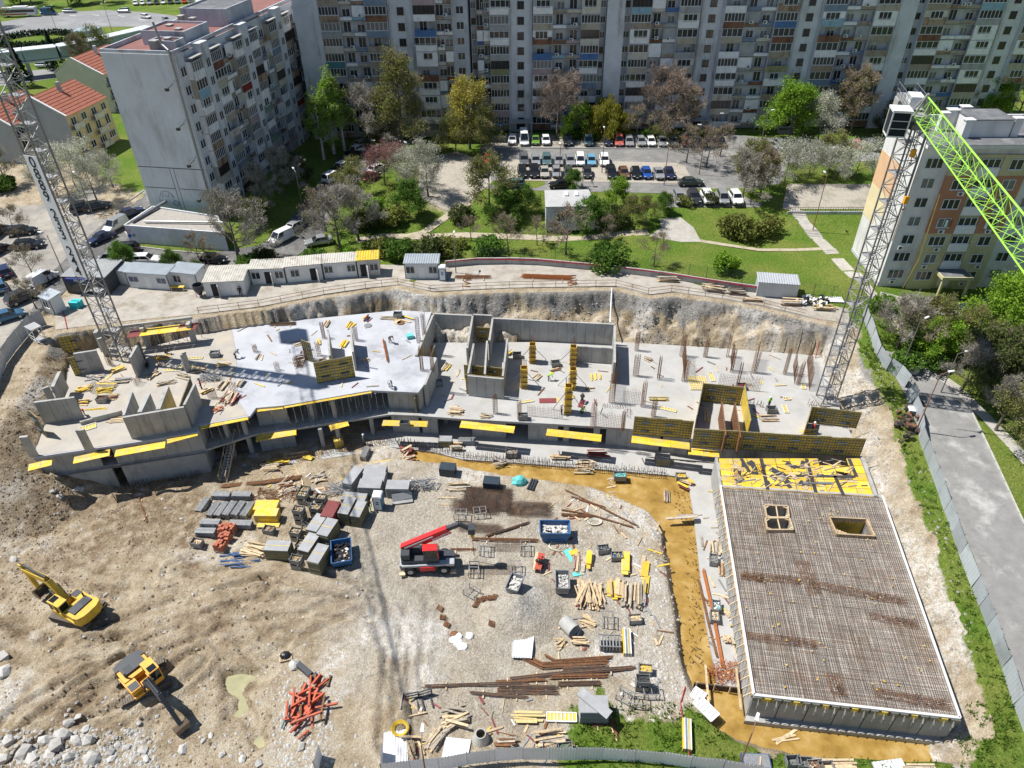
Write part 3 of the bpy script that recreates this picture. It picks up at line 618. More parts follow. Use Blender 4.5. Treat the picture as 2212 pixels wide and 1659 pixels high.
# shoring props
def prop_mesh():
 mb=MB();mb.tube((0,0,0),(0,0,1.6),.045,6);mb.tube((0,0,1.6),(0,0,2.8),.032,6);mb.box(-.1,-.1,2.8,.1,.1,2.83);mb.box(-.1,-.1,0,.1,.1,.02)
 for k in range(3): t_=k*2.09+.5;mb.beam((0,0,.8),(.6*math.cos(t_),.6*math.sin(t_),.02),.035)
 return mb.mesh('prop',[steel])
PROP=prop_mesh()
PN=0
for u,v,z in [(628+i*14.5,920-i*2.6,ZA) for i in range(15)]+[(640+i*23,905-i*3,ZA) for i in range(8)]+[(446,955,ZA),(462,952,ZA),(480,949,ZA),(500,945,ZA),(520,940,ZA)]:
 if 712 < u < 722: continue
 PN += 1;tag(obj('shoring_prop',PROP,None,P(u,v,z-.03),rnd(0,3)),'steel shoring prop, %s from the left in the %s' % (lambda n_,w_: ('first second third fourth fifth sixth seventh eighth ninth tenth eleventh twelfth thirteenth fourteenth'.split()[n_-1],w_))(*((PN,'front row under white slab') if PN < 15 else (PN-14,'second row under white slab') if PN < 23 else (PN-22,'storey beside concrete box'))),'prop','shoring props in the open storeys')
# table form with yellow and red deck on props, behind the left crane
tp=[P(u,v,ZB+2.6) for u,v in ((272,730),(282,714),(431,695),(422,711))]
r=empty('table_formwork',(tp[0].x,tp[0].y,ZB),0,'yellow and dark red deck table on props right of the left crane mast','formwork')
def tq(s,t_): return (tp[0].lerp(tp[3],s)).lerp(tp[1].lerp(tp[2],s),t_)-r.location
for k,(s0,s1,m) in enumerate([(0,.18,redply),(.18,.45,yel),(.45,.72,yel),(.72,.93,yel),(.93,1,redply)]):
 for j in range(2):
  q=[tq(s0+.003,j*.5+.01),tq(s1-.003,j*.5+.01),tq(s1-.003,j*.5+.49),tq(s0+.003,j*.5+.49)]
  MB().prism([x[:2] for x in q],q[0].z-.04,q[0].z).build('board',redply if (k == 3 and j) else m,r)
for i in range(8):
 for j in (0.05,.95):
  q=tq(.03+i*.134,j);MB().tube((q.x,q.y,0),(q.x,q.y,q.z-.05),.04,5).build('prop',steel,r)
for i,u in enumerate((221,318,416)):
 p=P(u+4,757-i*9,ZB);
 fr(MB().bx(p.x,p.y,ZB-.02,.5,.9,3.2,.1),'column',conc)
a_,b_=P(255,706,ZB+3.5),P(415,686,ZB+3.5);fr(MB().beam(a_,b_,.35,.35),'beam',conc)
# ---------------------------------------------------------------- basement block with its rebar deck
BZ=-5.2
q4=[Vector((*q,0)) for q in BASEM]                  # back-left, back-right, front-right, front-left
BR=empty('basement_block',(q4[3].x,q4[3].y,ZW),0,'concrete basement block with open rebar deck ready for pouring','building frame')
BO=BR.location
def bb(mb,name,m): return mb.build(name,m,BR,-BO)
def bq(s,t_,z=0): v=q4[3].lerp(q4[2],s).lerp(q4[0].lerp(q4[1],s),t_);return Vector((v.x,v.y,z))
cen=bq(.5,.5)
def ring(k): return [tuple((cen+(q-cen)*k)[:2]) for q in q4]
bb(MB().prism(ring(.985),ZW-.7,BZ-2.75),'floor_core',conc)
for a_,b_,s in ((bq(1,0),bq(1,1),-1),(bq(0,1),bq(1,1),1)):
 d=(b_-a_).normalized();nr=Vector((d.y,-d.x,0))*s*.3;bb(MB().prism([a_[:2],b_[:2],(b_-nr)[:2] if s > 0 else (b_+nr)[:2],(a_-nr)[:2] if s > 0 else (a_+nr)[:2]],ZW-.5,BZ-.1),'wall',conc)
n=7
for i in range(n):                                      # shuttered wall bays along the front and the left side
 a_,b_=bq(i/n+.003,0),bq((i+1)/n-.003,0);d=(b_-a_).normalized();nr=Vector((d.y,-d.x,0))
 bb(MB().prism([tuple((a_+nr*.02)[:2]),tuple((b_+nr*.02)[:2]),tuple((b_-nr*.3)[:2]),tuple((a_-nr*.3)[:2])],ZW-.7,BZ-.5),'wall_bay',conc)
 for k in range(3):
  p=a_.lerp(b_,(k+.5)/3)
  e=p+nr*.12;bb(MB().bx(e.x,e.y,BZ-.55,1.0,.12,.5,math.atan2(d.y,d.x)),'edge_form',yelD if k == 1 else formst)
  bb(MB().beam(e+Vector((0,0,BZ-.15)),e+nr*.3+Vector((0,0,BZ-.75)),.07),'bracket',woodg)
  bb(MB().tube(e+Vector((0,0,BZ-.5))+nr*.1,e+nr*.25+Vector((0,0,BZ-1.4)),.03,4),'prop',steel)
bb(MB().prism([tuple((bq(0,0)+Vector((-.3,-.5,0)))[:2]),tuple((bq(1,0)+Vector((.2,-.5,0)))[:2]),tuple(bq(1,0)[:2]),tuple(bq(0,0)[:2])],ZW-.5,ZW+.55),'footing',conc)
ns=16
for i in range(ns):
 a_,b_=bq(0,i/ns+.002),bq(0,(i+1)/ns-.002);d=(b_-a_).normalized();nr=Vector((-d.y,d.x,0))
 bb(MB().prism([tuple((a_+nr*.02)[:2]),tuple((b_+nr*.02)[:2]),tuple((b_-nr*.3)[:2]),tuple((a_-nr*.3)[:2])],ZW-.5,BZ-.35),'wall_bay',conc)
 for k in range(2):
  p=a_.lerp(b_,(k+.3)/2)+nr*.1;bb(MB().beam(p+Vector((0,0,BZ)),p+nr*.6+Vector((0,0,BZ-.8)),.08),'bracket',woodg if k else wood)
 e=a_.lerp(b_,.5)+nr*.1;bb(MB().bx(e.x,e.y,BZ-.45,(b_-a_).length-.05,.09,.5,math.atan2(d.y,d.x)),'edge_form',ply)
edge=mat('edge_upstand',(.58,.57,.55),.8,.15,1)
for a_,b_,off in [(bq(0,0),bq(1,0),0),(bq(1,0),bq(1,1),0),(bq(0,0),bq(0,1),0)]: bb(MB().beam(a_+Vector((0,0,BZ+.02)),b_+Vector((0,0,BZ+.02)),.22,.3),'upstand',edge)
deckm=mat('deck_concrete_dusty',(.42,.385,.34),.85,.2,.6,0,col2=(.33,.275,.22),mix=.5,scale2=.25)
# deck split around the two shafts and the stair opening
def bqi(u,v): return P(u,v,BZ)
opens=[[(1650,1096),(1700,1098),(1703,1122),(1655,1122)],[(1652,1124),(1704,1124),(1712,1149),(1656,1149)],[(1790,1122),(1870,1126),(1888,1163),(1806,1158)]]
ow=[[Vector(bqi(*q)[:2]) for q in o_] for o_ in opens]
outer=[Vector(q[:2]) for q in ring(.985)]
vv=outer+sum(ow,[]);ed=[(i,(i+1) % 4) for i in range(4)]
for k in range(3): ed += [(4+4*k+i,4+4*k+(i+1) % 4) for i in range(4)]
V,E2,F2,*_=delaunay_2d_cdt(vv,ed,[],1,1e-5)
F2=[f for f in F2 if not any(inpoly(np.array([sum(V[i].x for i in f)/3]),np.array([sum(V[i].y for i in f)/3]),[q[:] for q in o_])[0] for o_ in ow)]
mb=MB();mb.add([(q.x,q.y,BZ-.06) for q in V],F2);d_=bb(mb,'deck',deckm)
for f in d_.data.polygons:
 if f.normal.z < 0: f.flip()
# rebar mats: two layers of bars each way
mb=MB()
def hit(p): return any(inpoly(np.array([p.x]),np.array([p.y]),[q[:] for q in o_])[0] for o_ in ow)
for lay in (0,1):
 for fam in (0,1):
  N_=132 if fam == 0 else 88
  for i in range(1,N_):
   j_=rnd(-.25,.25)/N_;K=12 if fam == 0 else 18;run=None
   for k in range(K):
    def pt(k_):
     w_=math.sin(k_*1.7+i*.9)*.0012
     return bq(.01+.98*k_/K,i/N_+j_+w_,BZ+.02+lay*.1+fam*.03) if fam == 0 else bq(i/N_+j_+w_,.01+.98*k_/K,BZ+.02+lay*.1+fam*.03)
    p0,p1=pt(k),pt(k+1)
    if hit((p0+p1)/2): continue
    if lay == 1 and random.random() < .12: continue
    mb.beam(p0,p1,.017 if fam else .015)
o=bb(mb,'rebar_mat',rebar);o['kind']='stuff'
# heavier dark beam cages sunk in the deck
for (u1,v1,u2,v2,wd) in [(1605,1240,1730,1256,.9),(1755,1262,1960,1300,.9),(1730,1210,1760,1285,1.3),(1880,1330,1985,1350,.8),(1606,1372,1765,1392,.8),(1890,1495,2055,1525,.9),(1795,1455,1815,1505,1.2),(1600,1245,1650,1252,.6)]:
 a_,b_=P(u1,v1,BZ+.14),P(u2,v2,BZ+.14);d=b_-a_;L_=d.length;nr=Vector((-d.y,d.x,0)).normalized();mb=MB()
 for k in range(6): mb.beam(a_+nr*(wd*(k/5-.5)),b_+nr*(wd*(k/5-.5)),.028,.04)
 for k in range(int(L_/.15)): c_=a_.lerp(b_,k/(L_/.15))-Vector((0,0,.03));mb.beam(c_-nr*wd/2,c_+nr*wd/2,.02)
 bb(mb,'beam_cage',rust)
 c_=a_.lerp(b_,.1);e_=a_.lerp(b_,.75);bb(MB().beam(c_+Vector((0,0,-.17))-nr*.1,e_+Vector((0,0,-.17))-nr*.1,.26,.05),'concrete_strip',edge)
 mb=MB()
 for k in range(14): p=b_.lerp(a_,rnd(.05,.5))+nr*rnd(-.3,.3);mb.tube(p,p+Vector((rnd(-.1,.25),rnd(-.1,.1),rnd(.5,.9))),.018,3,cap=False)
 bb(mb,'starter_bars',rebar)['kind']='stuff'
for k in range(70):                                     # yellow spacers
 p=bq(rnd(.03,.97),rnd(.03,.97),BZ+.17)
 if not hit(p): bb(MB().bx(p.x,p.y,p.z,.14,.09,.05,rnd(0,3)),'spacer',yel)
# shaft and stair openings framed in timber with depth below
for k,o_ in enumerate(ow):
 for i in range(4):
  a_,b_=o_[i],o_[(i+1) % 4];d=(b_-a_).normalized();a3,b3=Vector((a_.x,a_.y,BZ+.16)),Vector((b_.x,b_.y,BZ+.16))
  bb(MB().beam(a3,b3,.14,.5),'opening_frame',wood if k < 2 else ply)
  nr=Vector((d.y,-d.x));bb(MB().add([(a_.x,a_.y,BZ-.1),(b_.x,b_.y,BZ-.1),(b_.x,b_.y,BZ-2.6),(a_.x,a_.y,BZ-2.6)],[(0,1,2,3)]),'shaft_lining',conc if (k < 2 or i != 0) else yelD)
 c_=sum(o_,Vector((0,0)))/4;bb(MB().add([(q.x,q.y,BZ-.3-(2.2 if k == 2 else 2.2)) for q in o_],[(0,1,2,3)]),'shaft_floor',mat('shaft_shade_black',(.03,.03,.032),.9))  # near-black colour puts the shade of the deep shaft into its floor
 if k < 2:
  for i in range(4):
   m1=(o_[i]+o_[(i+1) % 4])/2;m0=o_[i].lerp(o_[(i+1) % 4],.2);m2=o_[i].lerp(o_[i-1],.25);bb(MB().beam((m0.x,m0.y,BZ+.3),(m2.x,m2.y,BZ+.3),.1,.08),'cross_brace',wood)
  a_,b_=(o_[0]+o_[1])/2,(o_[2]+o_[3])/2;bb(MB().beam((a_.x,a_.y,BZ+.3),(b_.x,b_.y,BZ+.3),.12,.08),'cross_brace',wood)
 else:
  for s in range(9):
   f0=.02+s*.085;a_=o_[0].lerp(o_[1],f0).lerp(o_[3].lerp(o_[2],f0),.55);b_=o_[3].lerp(o_[2],f0+.03);zz=BZ+.05-s*.14
   bb(MB().beam((a_.x,a_.y,zz),(b_.x,b_.y,zz),.22,.06),'stair_board',wood)
# yellow deck of boards behind, littered
DK=px([(1552,990),(1858,990),(1888,1074),(1562,1054)],-5.35)
DR=empty('yellow_deck',(*DK[3],-5.35),0,'bright yellow formwork deck littered with boards behind the rebar deck','formwork deck')
dv=[Vector((*q,-5.35)) for q in DK]
def dq(s,t_,z=0): v=dv[3].lerp(dv[2],s).lerp(dv[0].lerp(dv[1],s),t_);return Vector((v.x,v.y,-5.35+z))-DR.location
for i in range(10):
 for j in range(5):
  if (i,j) in ((7,4),(8,4),(8,2)): continue
  q=[dq(i/10+.002,j/5+.004),dq((i+1)/10-.002,j/5+.004),dq((i+1)/10-.002,(j+1)/5-.004),dq(i/10+.002,(j+1)/5-.004)]
  MB().prism([x[:2] for x in q],-.06,rnd(-.005,.01)).build('board',yel,DR)
dsteel=mat('dark_steel_beam',(.045,.045,.05),.6,.2,2)
for s0,t0,s1,t1 in [(.62,.02,.62,.98),(.80,.0,.78,.55),(.93,.5,.92,.98),(.30,.02,.30,.98),(.38,.46,.92,.50),(.2,.55,.16,.98),(.12,.2,.13,.6)]:
 MB().beam(dq(s0,t0,.03),dq(s1,t1,.03),.4,.05).build('dark_strip',dsteel,DR)
MB().prism([tuple((dv[2]+Vector((.05,.1,0))-DR.location)[:2]),tuple((dv[1]+Vector((.05,0,0))-DR.location)[:2]),tuple((dv[1]+Vector((.45,0,0))-DR.location)[:2]),tuple((dv[2]+Vector((.45,.1,0))-DR.location)[:2])],-3.5,.15).build('wall',conc,DR)
MB().prism([tuple((dv[3]+Vector((-.1,.0,0))-DR.location)[:2]),tuple((dv[0]+Vector((-.1,0,0))-DR.location)[:2]),tuple((dv[0]+Vector((-.4,0,0))-DR.location)[:2]),tuple((dv[3]+Vector((-.4,.0,0))-DR.location)[:2])],-3.5,.1).build('wall',conc,DR)
for i in range(11): MB().tube(dq(.04+.092*i,.1,-3.4),dq(.04+.092*i,.1,-.07),.05,5).build('prop',steel,DR)
# ---------------------------------------------------------------- apartment blocks
glass=mat('window_glass',(.028,.034,.042),.08,.3,.6,0,spec=.6)
glassl=mat('curtained_glass',(.16,.165,.17),.15,.3,.8,0,spec=.6)
white=mat('white_frame',(.72,.72,.71),.5,.06,2)
brownf=mat('brown_frame',(.10,.06,.04),.6,.1,2)
panelg=mat('block_panel_grey',(.47,.49,.53),.9,.2,.35,0,col2=(.26,.245,.225),mix=.4,scale2=.35,streak=.18)
panell=mat('block_panel_light',(.58,.60,.63),.9,.16,.35,0,col2=(.30,.285,.26),mix=.3,scale2=.35,streak=.18)
slabc=mat('balcony_slab',(.36,.35,.33),.9,.2,.8)
acm=mat('air_conditioner',(.62,.62,.60),.5,.08,3)
acd=mat('fan_grille',(.06,.06,.06),.6)
PCOL=[mat('parapet_'+n,c,.7,.16,1.2,0,col2=c2,mix=mx,scale2=.9,streak=.3) for n,c,c2,mx in [
 ('beige',(.42,.38,.30),(.30,.25,.19),.35),('tan',(.35,.30,.23),(.22,.13,.08),.4),('white',(.78,.78,.78),(.60,.60,.59),.25),('cream',(.56,.53,.45),(.36,.30,.22),.3),
 ('grey',(.36,.37,.37),(.25,.25,.25),.3),('rusty',(.23,.115,.065),(.11,.045,.028),.55),('rust_beige',(.36,.27,.19),(.17,.075,.04),.5),('blue',(.075,.17,.36),(.06,.13,.27),.3),
 ('light_blue',(.26,.42,.52),(.2,.3,.38),.3),('steel_blue',(.20,.26,.34),(.15,.2,.26),.3),('pink',(.42,.32,.32),(.3,.24,.24),.3),('green',(.16,.25,.19),(.12,.17,.13),.3),('olive',(.27,.27,.13),(.17,.16,.09),.3),('teal',(.07,.20,.22),(.06,.14,.15),.3),('dark_red',(.21,.028,.022),(.12,.025,.02),.4)]]
PW=[14,12,22,10,10,6,9,3,4,4,2,1,1,1,1]
def rpar(): return random.choices(PCOL,PW)[0]
def win_mesh(nm,w_,h_,nmul,fm,gm_,d=.1):
 mb=MB();f=.06;mb.box(-w_/2,-.03,0,w_/2,.0,h_,1)
 mb.box(-w_/2,-d,0,w_/2,-.031,f);mb.box(-w_/2,-d,h_-f,w_/2,-.031,h_);mb.box(-w_/2,-d,f+.001,-w_/2+f,-.031,h_-f-.001);mb.box(w_/2-f,-d,f+.001,w_/2,-.031,h_-f-.001)
 for i in range(1,nmul): x=-w_/2+w_*i/nmul;mb.box(x-.035,-d+.01,f+.001,x+.035,-.031,h_-f-.001)
 mb.box(-w_/2-.04,-d-.06,-.05,w_/2+.04,-.031,-.001)
 return mb.mesh(nm,[fm,gm_])
WIN={'w2': win_mesh('window',1.5,1.4,2,white,glass),'w3': win_mesh('window',2.0,1.4,3,white,glass),'d': win_mesh('window',1.5,2.0,2,white,glass),'b': win_mesh('window',1.2,1.25,2,brownf,glass),
    'c2': win_mesh('window',1.5,1.4,2,white,glassl),'g4': win_mesh('glazing',3.6,1.5,4,white,glass),'g6': win_mesh('glazing',3.6,1.5,6,white,glass),'g5': win_mesh('glazing',3.6,1.5,5,white,glassl),'g3': win_mesh('glazing',2.2,1.4,3,white,glass),'gb': win_mesh('glazing',3.6,1.5,5,brownf,glass)}
def par_mesh(h_,ribs):
 mb=MB();mb.box(-.5,-.05,0,.5,0,h_)
 for i in range(ribs+1): x=-.49+.98*i/ribs;mb.box(x-.008,-.085,.02,x+.008,-.051,h_-.02)
 mb.box(-.5,-.09,h_+.001,.5,.02,h_+.05);return mb.mesh('parapet',[PCOL[0]])
PAR,PARL,PARS=par_mesh(1.2,8),par_mesh(.55,10),par_mesh(1.35,1)
def ac_mesh():
 mb=MB();mb.box(-.4,-.3,0,.4,0,.58);n=10;cx,cz=-.1,.29
 mb.add([(cx+.22*math.cos(6.283*i/n),-.303,cz+.22*math.sin(6.283*i/n)) for i in range(n)],[tuple(range(n))],1);return mb.mesh('air_conditioner',[acm,acd])
AC=ac_mesh()
FH=2.8
def bay_B(root,x,w_,z,deep=1.15,typ=None):
 typ=typ or random.choices('abcd',[5,3,2,3])[0];sxx=w_-.1
 MB().box(x-w_/2+.03,-deep,z-.14,x+w_/2-.03,-.002,z).build('balcony_slab',slabc,root)
 o_=obj('parapet',PARS if typ == 'b' else PAR,root,(x,-deep+.04,z-(.15 if typ != 'b' else .0)));o_.scale=(sxx,1,1);setmat(o_,PCOL[2] if typ == 'b' and random.random() < .7 else rpar())
 if typ in 'ad':
  g_=obj('glazing',WIN[random.choice(['g4','g6','g5','gb','g6'])],root,(x,-deep+.1,z+1.1));g_.scale=(w_*.97/3.6,1,1.0)
  for s in (-1,1): MB().box(x+s*(w_/2-.08)-.05,-deep+.15,z+.003,x+s*(w_/2-.08)+.05,-.003,z+FH-.15).build('side_screen',PCOL[random.choice((2,4,0))],root)
 elif typ == 'b':
  MB().box(x-w_/2+.05,-deep+.02,z+1.36,x+w_/2-.05,-deep+.12,z+FH-.16).build('infill_wall',PCOL[random.choice((2,2,3,4))],root)
  g_=obj('window',WIN[random.choice(['w3','g3','w2','g4'])],root,(x+rnd(-.3,.3),-deep+.02,z+1.12));g_.scale=(1.1 if w_ < 4 else 1.25,1,1)
  for s in (-1,1): MB().box(x+s*(w_/2-.1)-.05,-deep+.13,z+.003,x+s*(w_/2-.1)+.05,-.003,z+FH-.15).build('side_screen',PCOL[2],root)
 else:
  obj('window',WIN[random.choice(['d','w2','c2'])],root,(x+rnd(-.6,.6),0,z+.5))
  for s in (-1,1): MB().box(x+s*(w_/2-.08)-.05,-deep+.15,z+.003,x+s*(w_/2-.08)+.05,-.003,z+FH-.15).build('side_screen',panelg,root)
def bay_L(root,x,w_,z):
 MB().box(x-w_/2+.03,-.75,z-.14,x+w_/2-.03,-.002,z).build('balcony_slab',slabc,root)
 for s in (-1,1):
  o_=obj('parapet',PARL,root,(x+s*w_/4,-.72,z+.1));o_.scale=(w_/2-.12,1,1);setmat(o_,rpar())
  obj('window',WIN[random.choice(['d','w2','c2','w2','d'])],root,(x+s*w_/4+rnd(-.2,.2),0,z+.65))
  if random.random() < .42: obj('air_conditioner',AC,root,(x+s*rnd(.3,w_/3),-.8,z+.55+rnd(0,.15)))
  if random.random() < .2: MB().box(x+s*w_/4-w_/4+.05,-.74,z+.68,x+s*w_/4+w_/4-.05,-.64,z+FH-.16).build('infill_wall',PCOL[random.choice((2,2,4))],root);
def bay_S(root,x,w_,z):
 obj('window',WIN['b'],root,(x,-.6,z+.9)).scale=(1.1,1,1.1)
def block(origin,ang,spec,floors,depth,label,zb=0,name='apartment_block',wall=None,roofh=.9):
 """spec: list of (kind, width); returns the root. Local x along the facade, -y outwards."""
 root=empty(name,origin,ang,label,'apartment block','grey panel apartment row behind the car park');W_=sum(w_ for _,w_ in spec);Ht=floors*FH+zb
 MB().box(0,.001,-1.0,W_,depth,Ht+.3).build('wall',wall or panelg,root)
 MB().box(-.05,-.05,Ht+.301,W_+.05,depth+.05,Ht+.42).build('roof',panelg,root)
 x=0
 for kind,w_ in spec:
  c_=x+w_/2
  if kind == 'P': MB().box(x,-1.2,-1,x+w_,0,Ht+roofh).build('blank_pier',panell,root)
  if kind == 'S':
   MB().box(x+.02,-.6,-1,x+w_-.02,0,Ht+.6).build('stair_wall',panell,root)
   for s in (x+.02,x+w_-.37): MB().box(s,-.95,-1,s+.35,-.601,Ht+.7).build('pilaster',panelg,root)
  if kind in 'BL':
   for s in (x,x+w_): MB().box(s-.02,-1.2 if kind == 'B' else -.8,-.5,s+.02,0,Ht).build('partition',panell,root)
  for f in range(floors):
   z=zb+f*FH
   if kind == 'B': bay_B(root,c_,w_,z)
   elif kind == 'L': bay_L(root,c_,w_,z)
   elif kind == 'S': bay_S(root,c_,w_,z)
   elif kind == 'R': obj('window',WIN[random.choice(('w2','c2','b'))],root,(c_,0,z+.9)).scale=(min(1,w_/1.7),1,.9)
   elif kind == 'E': obj('window',WIN['w2'],root,(c_,0,z+.9))
  if kind == 'S':                                  # entrance with canopy and steps
   MB().box(x-.3,-3.2,2.3,x+w_+.3,-.97,2.5).build('canopy',slabc,root)
   for s in (x,x+w_): MB().box(s-.12,-3.1,-.2,s+.12,-2.85,2.3).build('post',panelg,root)
   MB().box(c_-.9,-.66,.3,c_+.9,-.602,2.25).build('door',glass,root)
   for k in range(4): MB().box(x-.2,-3.4-.32*k,-.6,x+w_+.2,-3.08-.32*k,.3-.16*k).build('step',conc_old,root)
  x += w_
 return root
ROWA=-.012
block((-41.3,155.6,1.9),ROWA,[('P',4.8),('B',3.9),('L',5.0),('B',4.3)],11,12,'left end of the grey apartment row next to the tall block',.5)
block((-23.2,155.6,1.9),ROWA,[('S',4.9),('B',4.3),('L',3.2),('E',3.0)],11,12,'part of the apartment row with stair tower behind the tall yellow-green tree',.5)
block((-7.4,158.6,2.2),ROWA,[('R',1.2),('L',2.6),('B',3.9),('S',4.6)],11,12,'part of the apartment row with white doorway left of the car park',.5)
block((5.0,158.6,2.2),ROWA,[('B',4.0),('L',5.6),('B',3.8),('R',1.2)],11,12,'part of the apartment row left of the wide blank pier',.5)
block((19.7,158.6,2.2),ROWA,[('P',3.5),('R',1.3),('B',4.0),('L',5.4),('B',4.2)],11,12,'part of the apartment row with the wide blank pier behind the willow',.5)
block((38.3,158.5,2.2),ROWA,[('S',4.6),('B',4.2),('L',6.0),('B',4.4)],11,12,'part of the apartment row with many white enclosed balconies',.5)
block((57.7,158.5,2.2),ROWA,[('S',4.7),('B',4.5),('L',5.8),('B',4.5)],11,12,'part of the apartment row above the round bright green tree',.5)
block((77.4,158.5,2.2),ROWA,[('P',3.4),('R',1.8),('B',4.6),('L',6.2),('B',4.6),('S',4.8),('B',4.6)],11,12,'right end of the apartment row behind the crane cab',.5)
# ---------------------------------------------------------------- the tall block with blank gable on the left
TA_=math.atan2(.985,.172)                              # long facade runs away from the viewer
gab=mat('rendered_gable',(.66,.67,.69),.85,.1,.3,0,col2=(.47,.47,.465),mix=.35,scale2=.16,streak=.3)
gabs=mat('stain_dark',(.10,.10,.095),.9,.3,2)
roofr=mat('red_roof_felt',(.23,.105,.09),.9,.2,.8,.2,col2=(.17,.085,.075),mix=.4,scale2=.4)
roofg=mat('grey_roof_felt',(.13,.135,.14),.9,.2,.8,.2,col2=(.19,.19,.19),mix=.4,scale2=.4)
TW=empty('tall_apartment_block',(-50.8,117.6,0),TA_,'tall dirty white block with blank gable wall and balconied long side','apartment block');TH=27.2
spec=[('W',2.3),('B',3.4),('S2',2.6),('B',3.6),('L',4.2),('B',3.4),('S2',2.6),('B',3.4),('L',4.6),('B',3.4),('S2',2.6),('B',3.6),('L',4.2),('B',3.4),('S2',2.6),('B',3.4)]
MB().box(0,.001,-1,sum(w_ for _,w_ in spec),12.1,TH).build('wall',panell,TW)
x=0;zb=TH-9*FH-1.2
for k,(kind,w_) in enumerate(spec):
 c_=x+w_/2
 if kind == 'S2': MB().box(x+.05,-1.3,-1,x+w_-.05,0,TH+.6).build('stair_wall',panell,TW)
 if kind == 'W': MB().box(x+.01,-.25,-1,x+w_,0,TH+.2).build('bay_wall',panell,TW)
 for f in range(9):
  z=zb+f*FH
  if kind == 'B': bay_B(TW,c_,w_,z,1.2)
  elif kind == 'L': bay_L(TW,c_,w_,z)
  elif kind == 'W':
   obj('window',WIN['w2'],TW,(c_,-.25,z+.85))
   if f % 2: obj('air_conditioner',AC,TW,(c_+.3,-.27,z+.15))
  else: obj('window',WIN['w2'],TW,(c_,-1.3,z+.9)).scale=(.8,1,1)
 if kind == 'B': MB().box(x,-1.5,TH-.9,x+w_,-.002,TH-.75).build('balcony_roof',slabc,TW)
 x += w_
TWL=x
gv=MB().box(-.12,-.02,-1,-.002,12.1,TH+.25);gv.build('gable_wall',gab,TW)
for yy,z1,z2 in [(4,9.5,9.62),(0.2,0,0)]:
 if z1: MB().box(-.15,.1,z1,-.121,12,z2).build('panel_joint',gabs,TW)
for yy in (5.6,6.3): MB().box(-.15,yy,1,-.121,yy+.07,9.45).build('panel_joint',gabs,TW)
MB().box(-.15,.1,5.9,-.121,5.5,6.0).build('panel_joint',gabs,TW);MB().box(-.15,6.4,5.9,-.121,12,6.0).build('panel_joint',gabs,TW)
# roof with parapet, penthouses, vents and flue
MB().box(.25,.25,TH+.001,TWL-.25,11.85,TH+.1).build('roof',roofr,TW)
for bxs in [(0,-.02,TH+.252,.25,12.1,TH+.75),(.251,-.02,TH+.252,TWL,.25,TH+.75),(.251,11.85,TH+.002,TWL,12.1,TH+.75)]: MB().box(*bxs).build('parapet_wall',panelg,TW)
for (a0,a1,b0,b1,hh,m) in [(2.2,5.0,.6,5.0,1.3,panelg),(6.0,13.5,1.0,8.5,1.9,panelg),(20,30,1,9.5,2.6,panelg)]:
 MB().box(a0,b0,TH+.101,a1,b1,TH+hh).build('penthouse',m,TW);MB().box(a0+.25,b0+.25,TH+hh+.001,a1-.25,b1-.25,TH+hh+.05).build('penthouse_roof',roofr if a0 < 19 else roofg,TW)
 for s in ((a0,b0,a1,b0+.2),(a0,b1-.2,a1,b1),(a0,b0+.2,a0+.2,b1-.2),(a1-.2,b0+.2,a1,b1-.2)): MB().box(s[0],s[1],TH+hh+.001,s[2],s[3],TH+hh+.35).build('parapet_wall',panelg,TW)
for a0,b0 in [(1.2,3.2),(3.2,2.2),(8,3),(10.5,6),(16,5),(17.5,8)]: MB().box(a0,b0,TH+.1,a0+1.0,b0+.7,TH+2.1 if a0 > 5 else TH+1.75).box(a0-.15,b0-.15,TH+(2.12 if a0 > 5 else 1.77),a0+1.15,b0+.85,TH+(2.2 if a0 > 5 else 1.85)).build('vent',slabc,TW)
MB().path([(.3,1.2,-.5),(.3,1.2,TH+.0)],.01).build('cable',acd,TW)
MB().path([(-.25,.35,1),(-.25,.35,TH+.9),(.4,1.6,TH+1.6),(.6,2.2,TH+4.6)],.17,8).build('flue',steel,TW)
for k in range(4):
 z=5.2+k*6.0;MB().beam((-.15,1.2,z),(-1.9,1.3,z-.25),.07).beam((-.15,.7,z+.6),(-1.9,1.3,z-.25),.04).beam((-.15,2.2,z),(-1.5,1.3,z-.2),.04).build('lamp_arm',acd,TW);MB().bx(-2.0,1.3,z-.55,.45,.5,.45).build('spot_lamp',acd,TW)
# faint line drawing on the lower left gable field
mur=mat('mural_grey',(.33,.335,.34),.9,.2,3);cy_,cz_=8.4,4.0
for pts in [[(-1.2,.6),(-.9,1.2),(-.3,1.35),(.5,1.3),(1.0,1.0),(1.3,.3)],[(-1.2,.6),(-1.5,0),(-1.6,-.6),(-1.2,-.9),(-.9,-.5),(-1.3,-.3)],[(.9,.9),(1.1,.2),(1.2,-.4)],[(-.6,1.2),(-.5,.5),(.3,.4),(.6,1.1)],[(-.9,.9),(-.8,.2),(-1.1,-.2)]]:
 MB().path([(-.128,cy_-y,cz_+z) for y,z in pts],.05,4).build('mural_stroke',mur,TW)
MB().path([(-.128,cy_-1.4+.55*math.cos(a_*.52),cz_-.75+.5*math.sin(a_*.52)) for a_ in range(13)],.06,4).build('mural_stroke',mur,TW)
MB().path([(-.128,cy_-1.4+.3*math.cos(a_*.52),cz_-.75+.28*math.sin(a_*.52)) for a_ in range(13)],.05,4).build('mural_stroke',mur,TW)
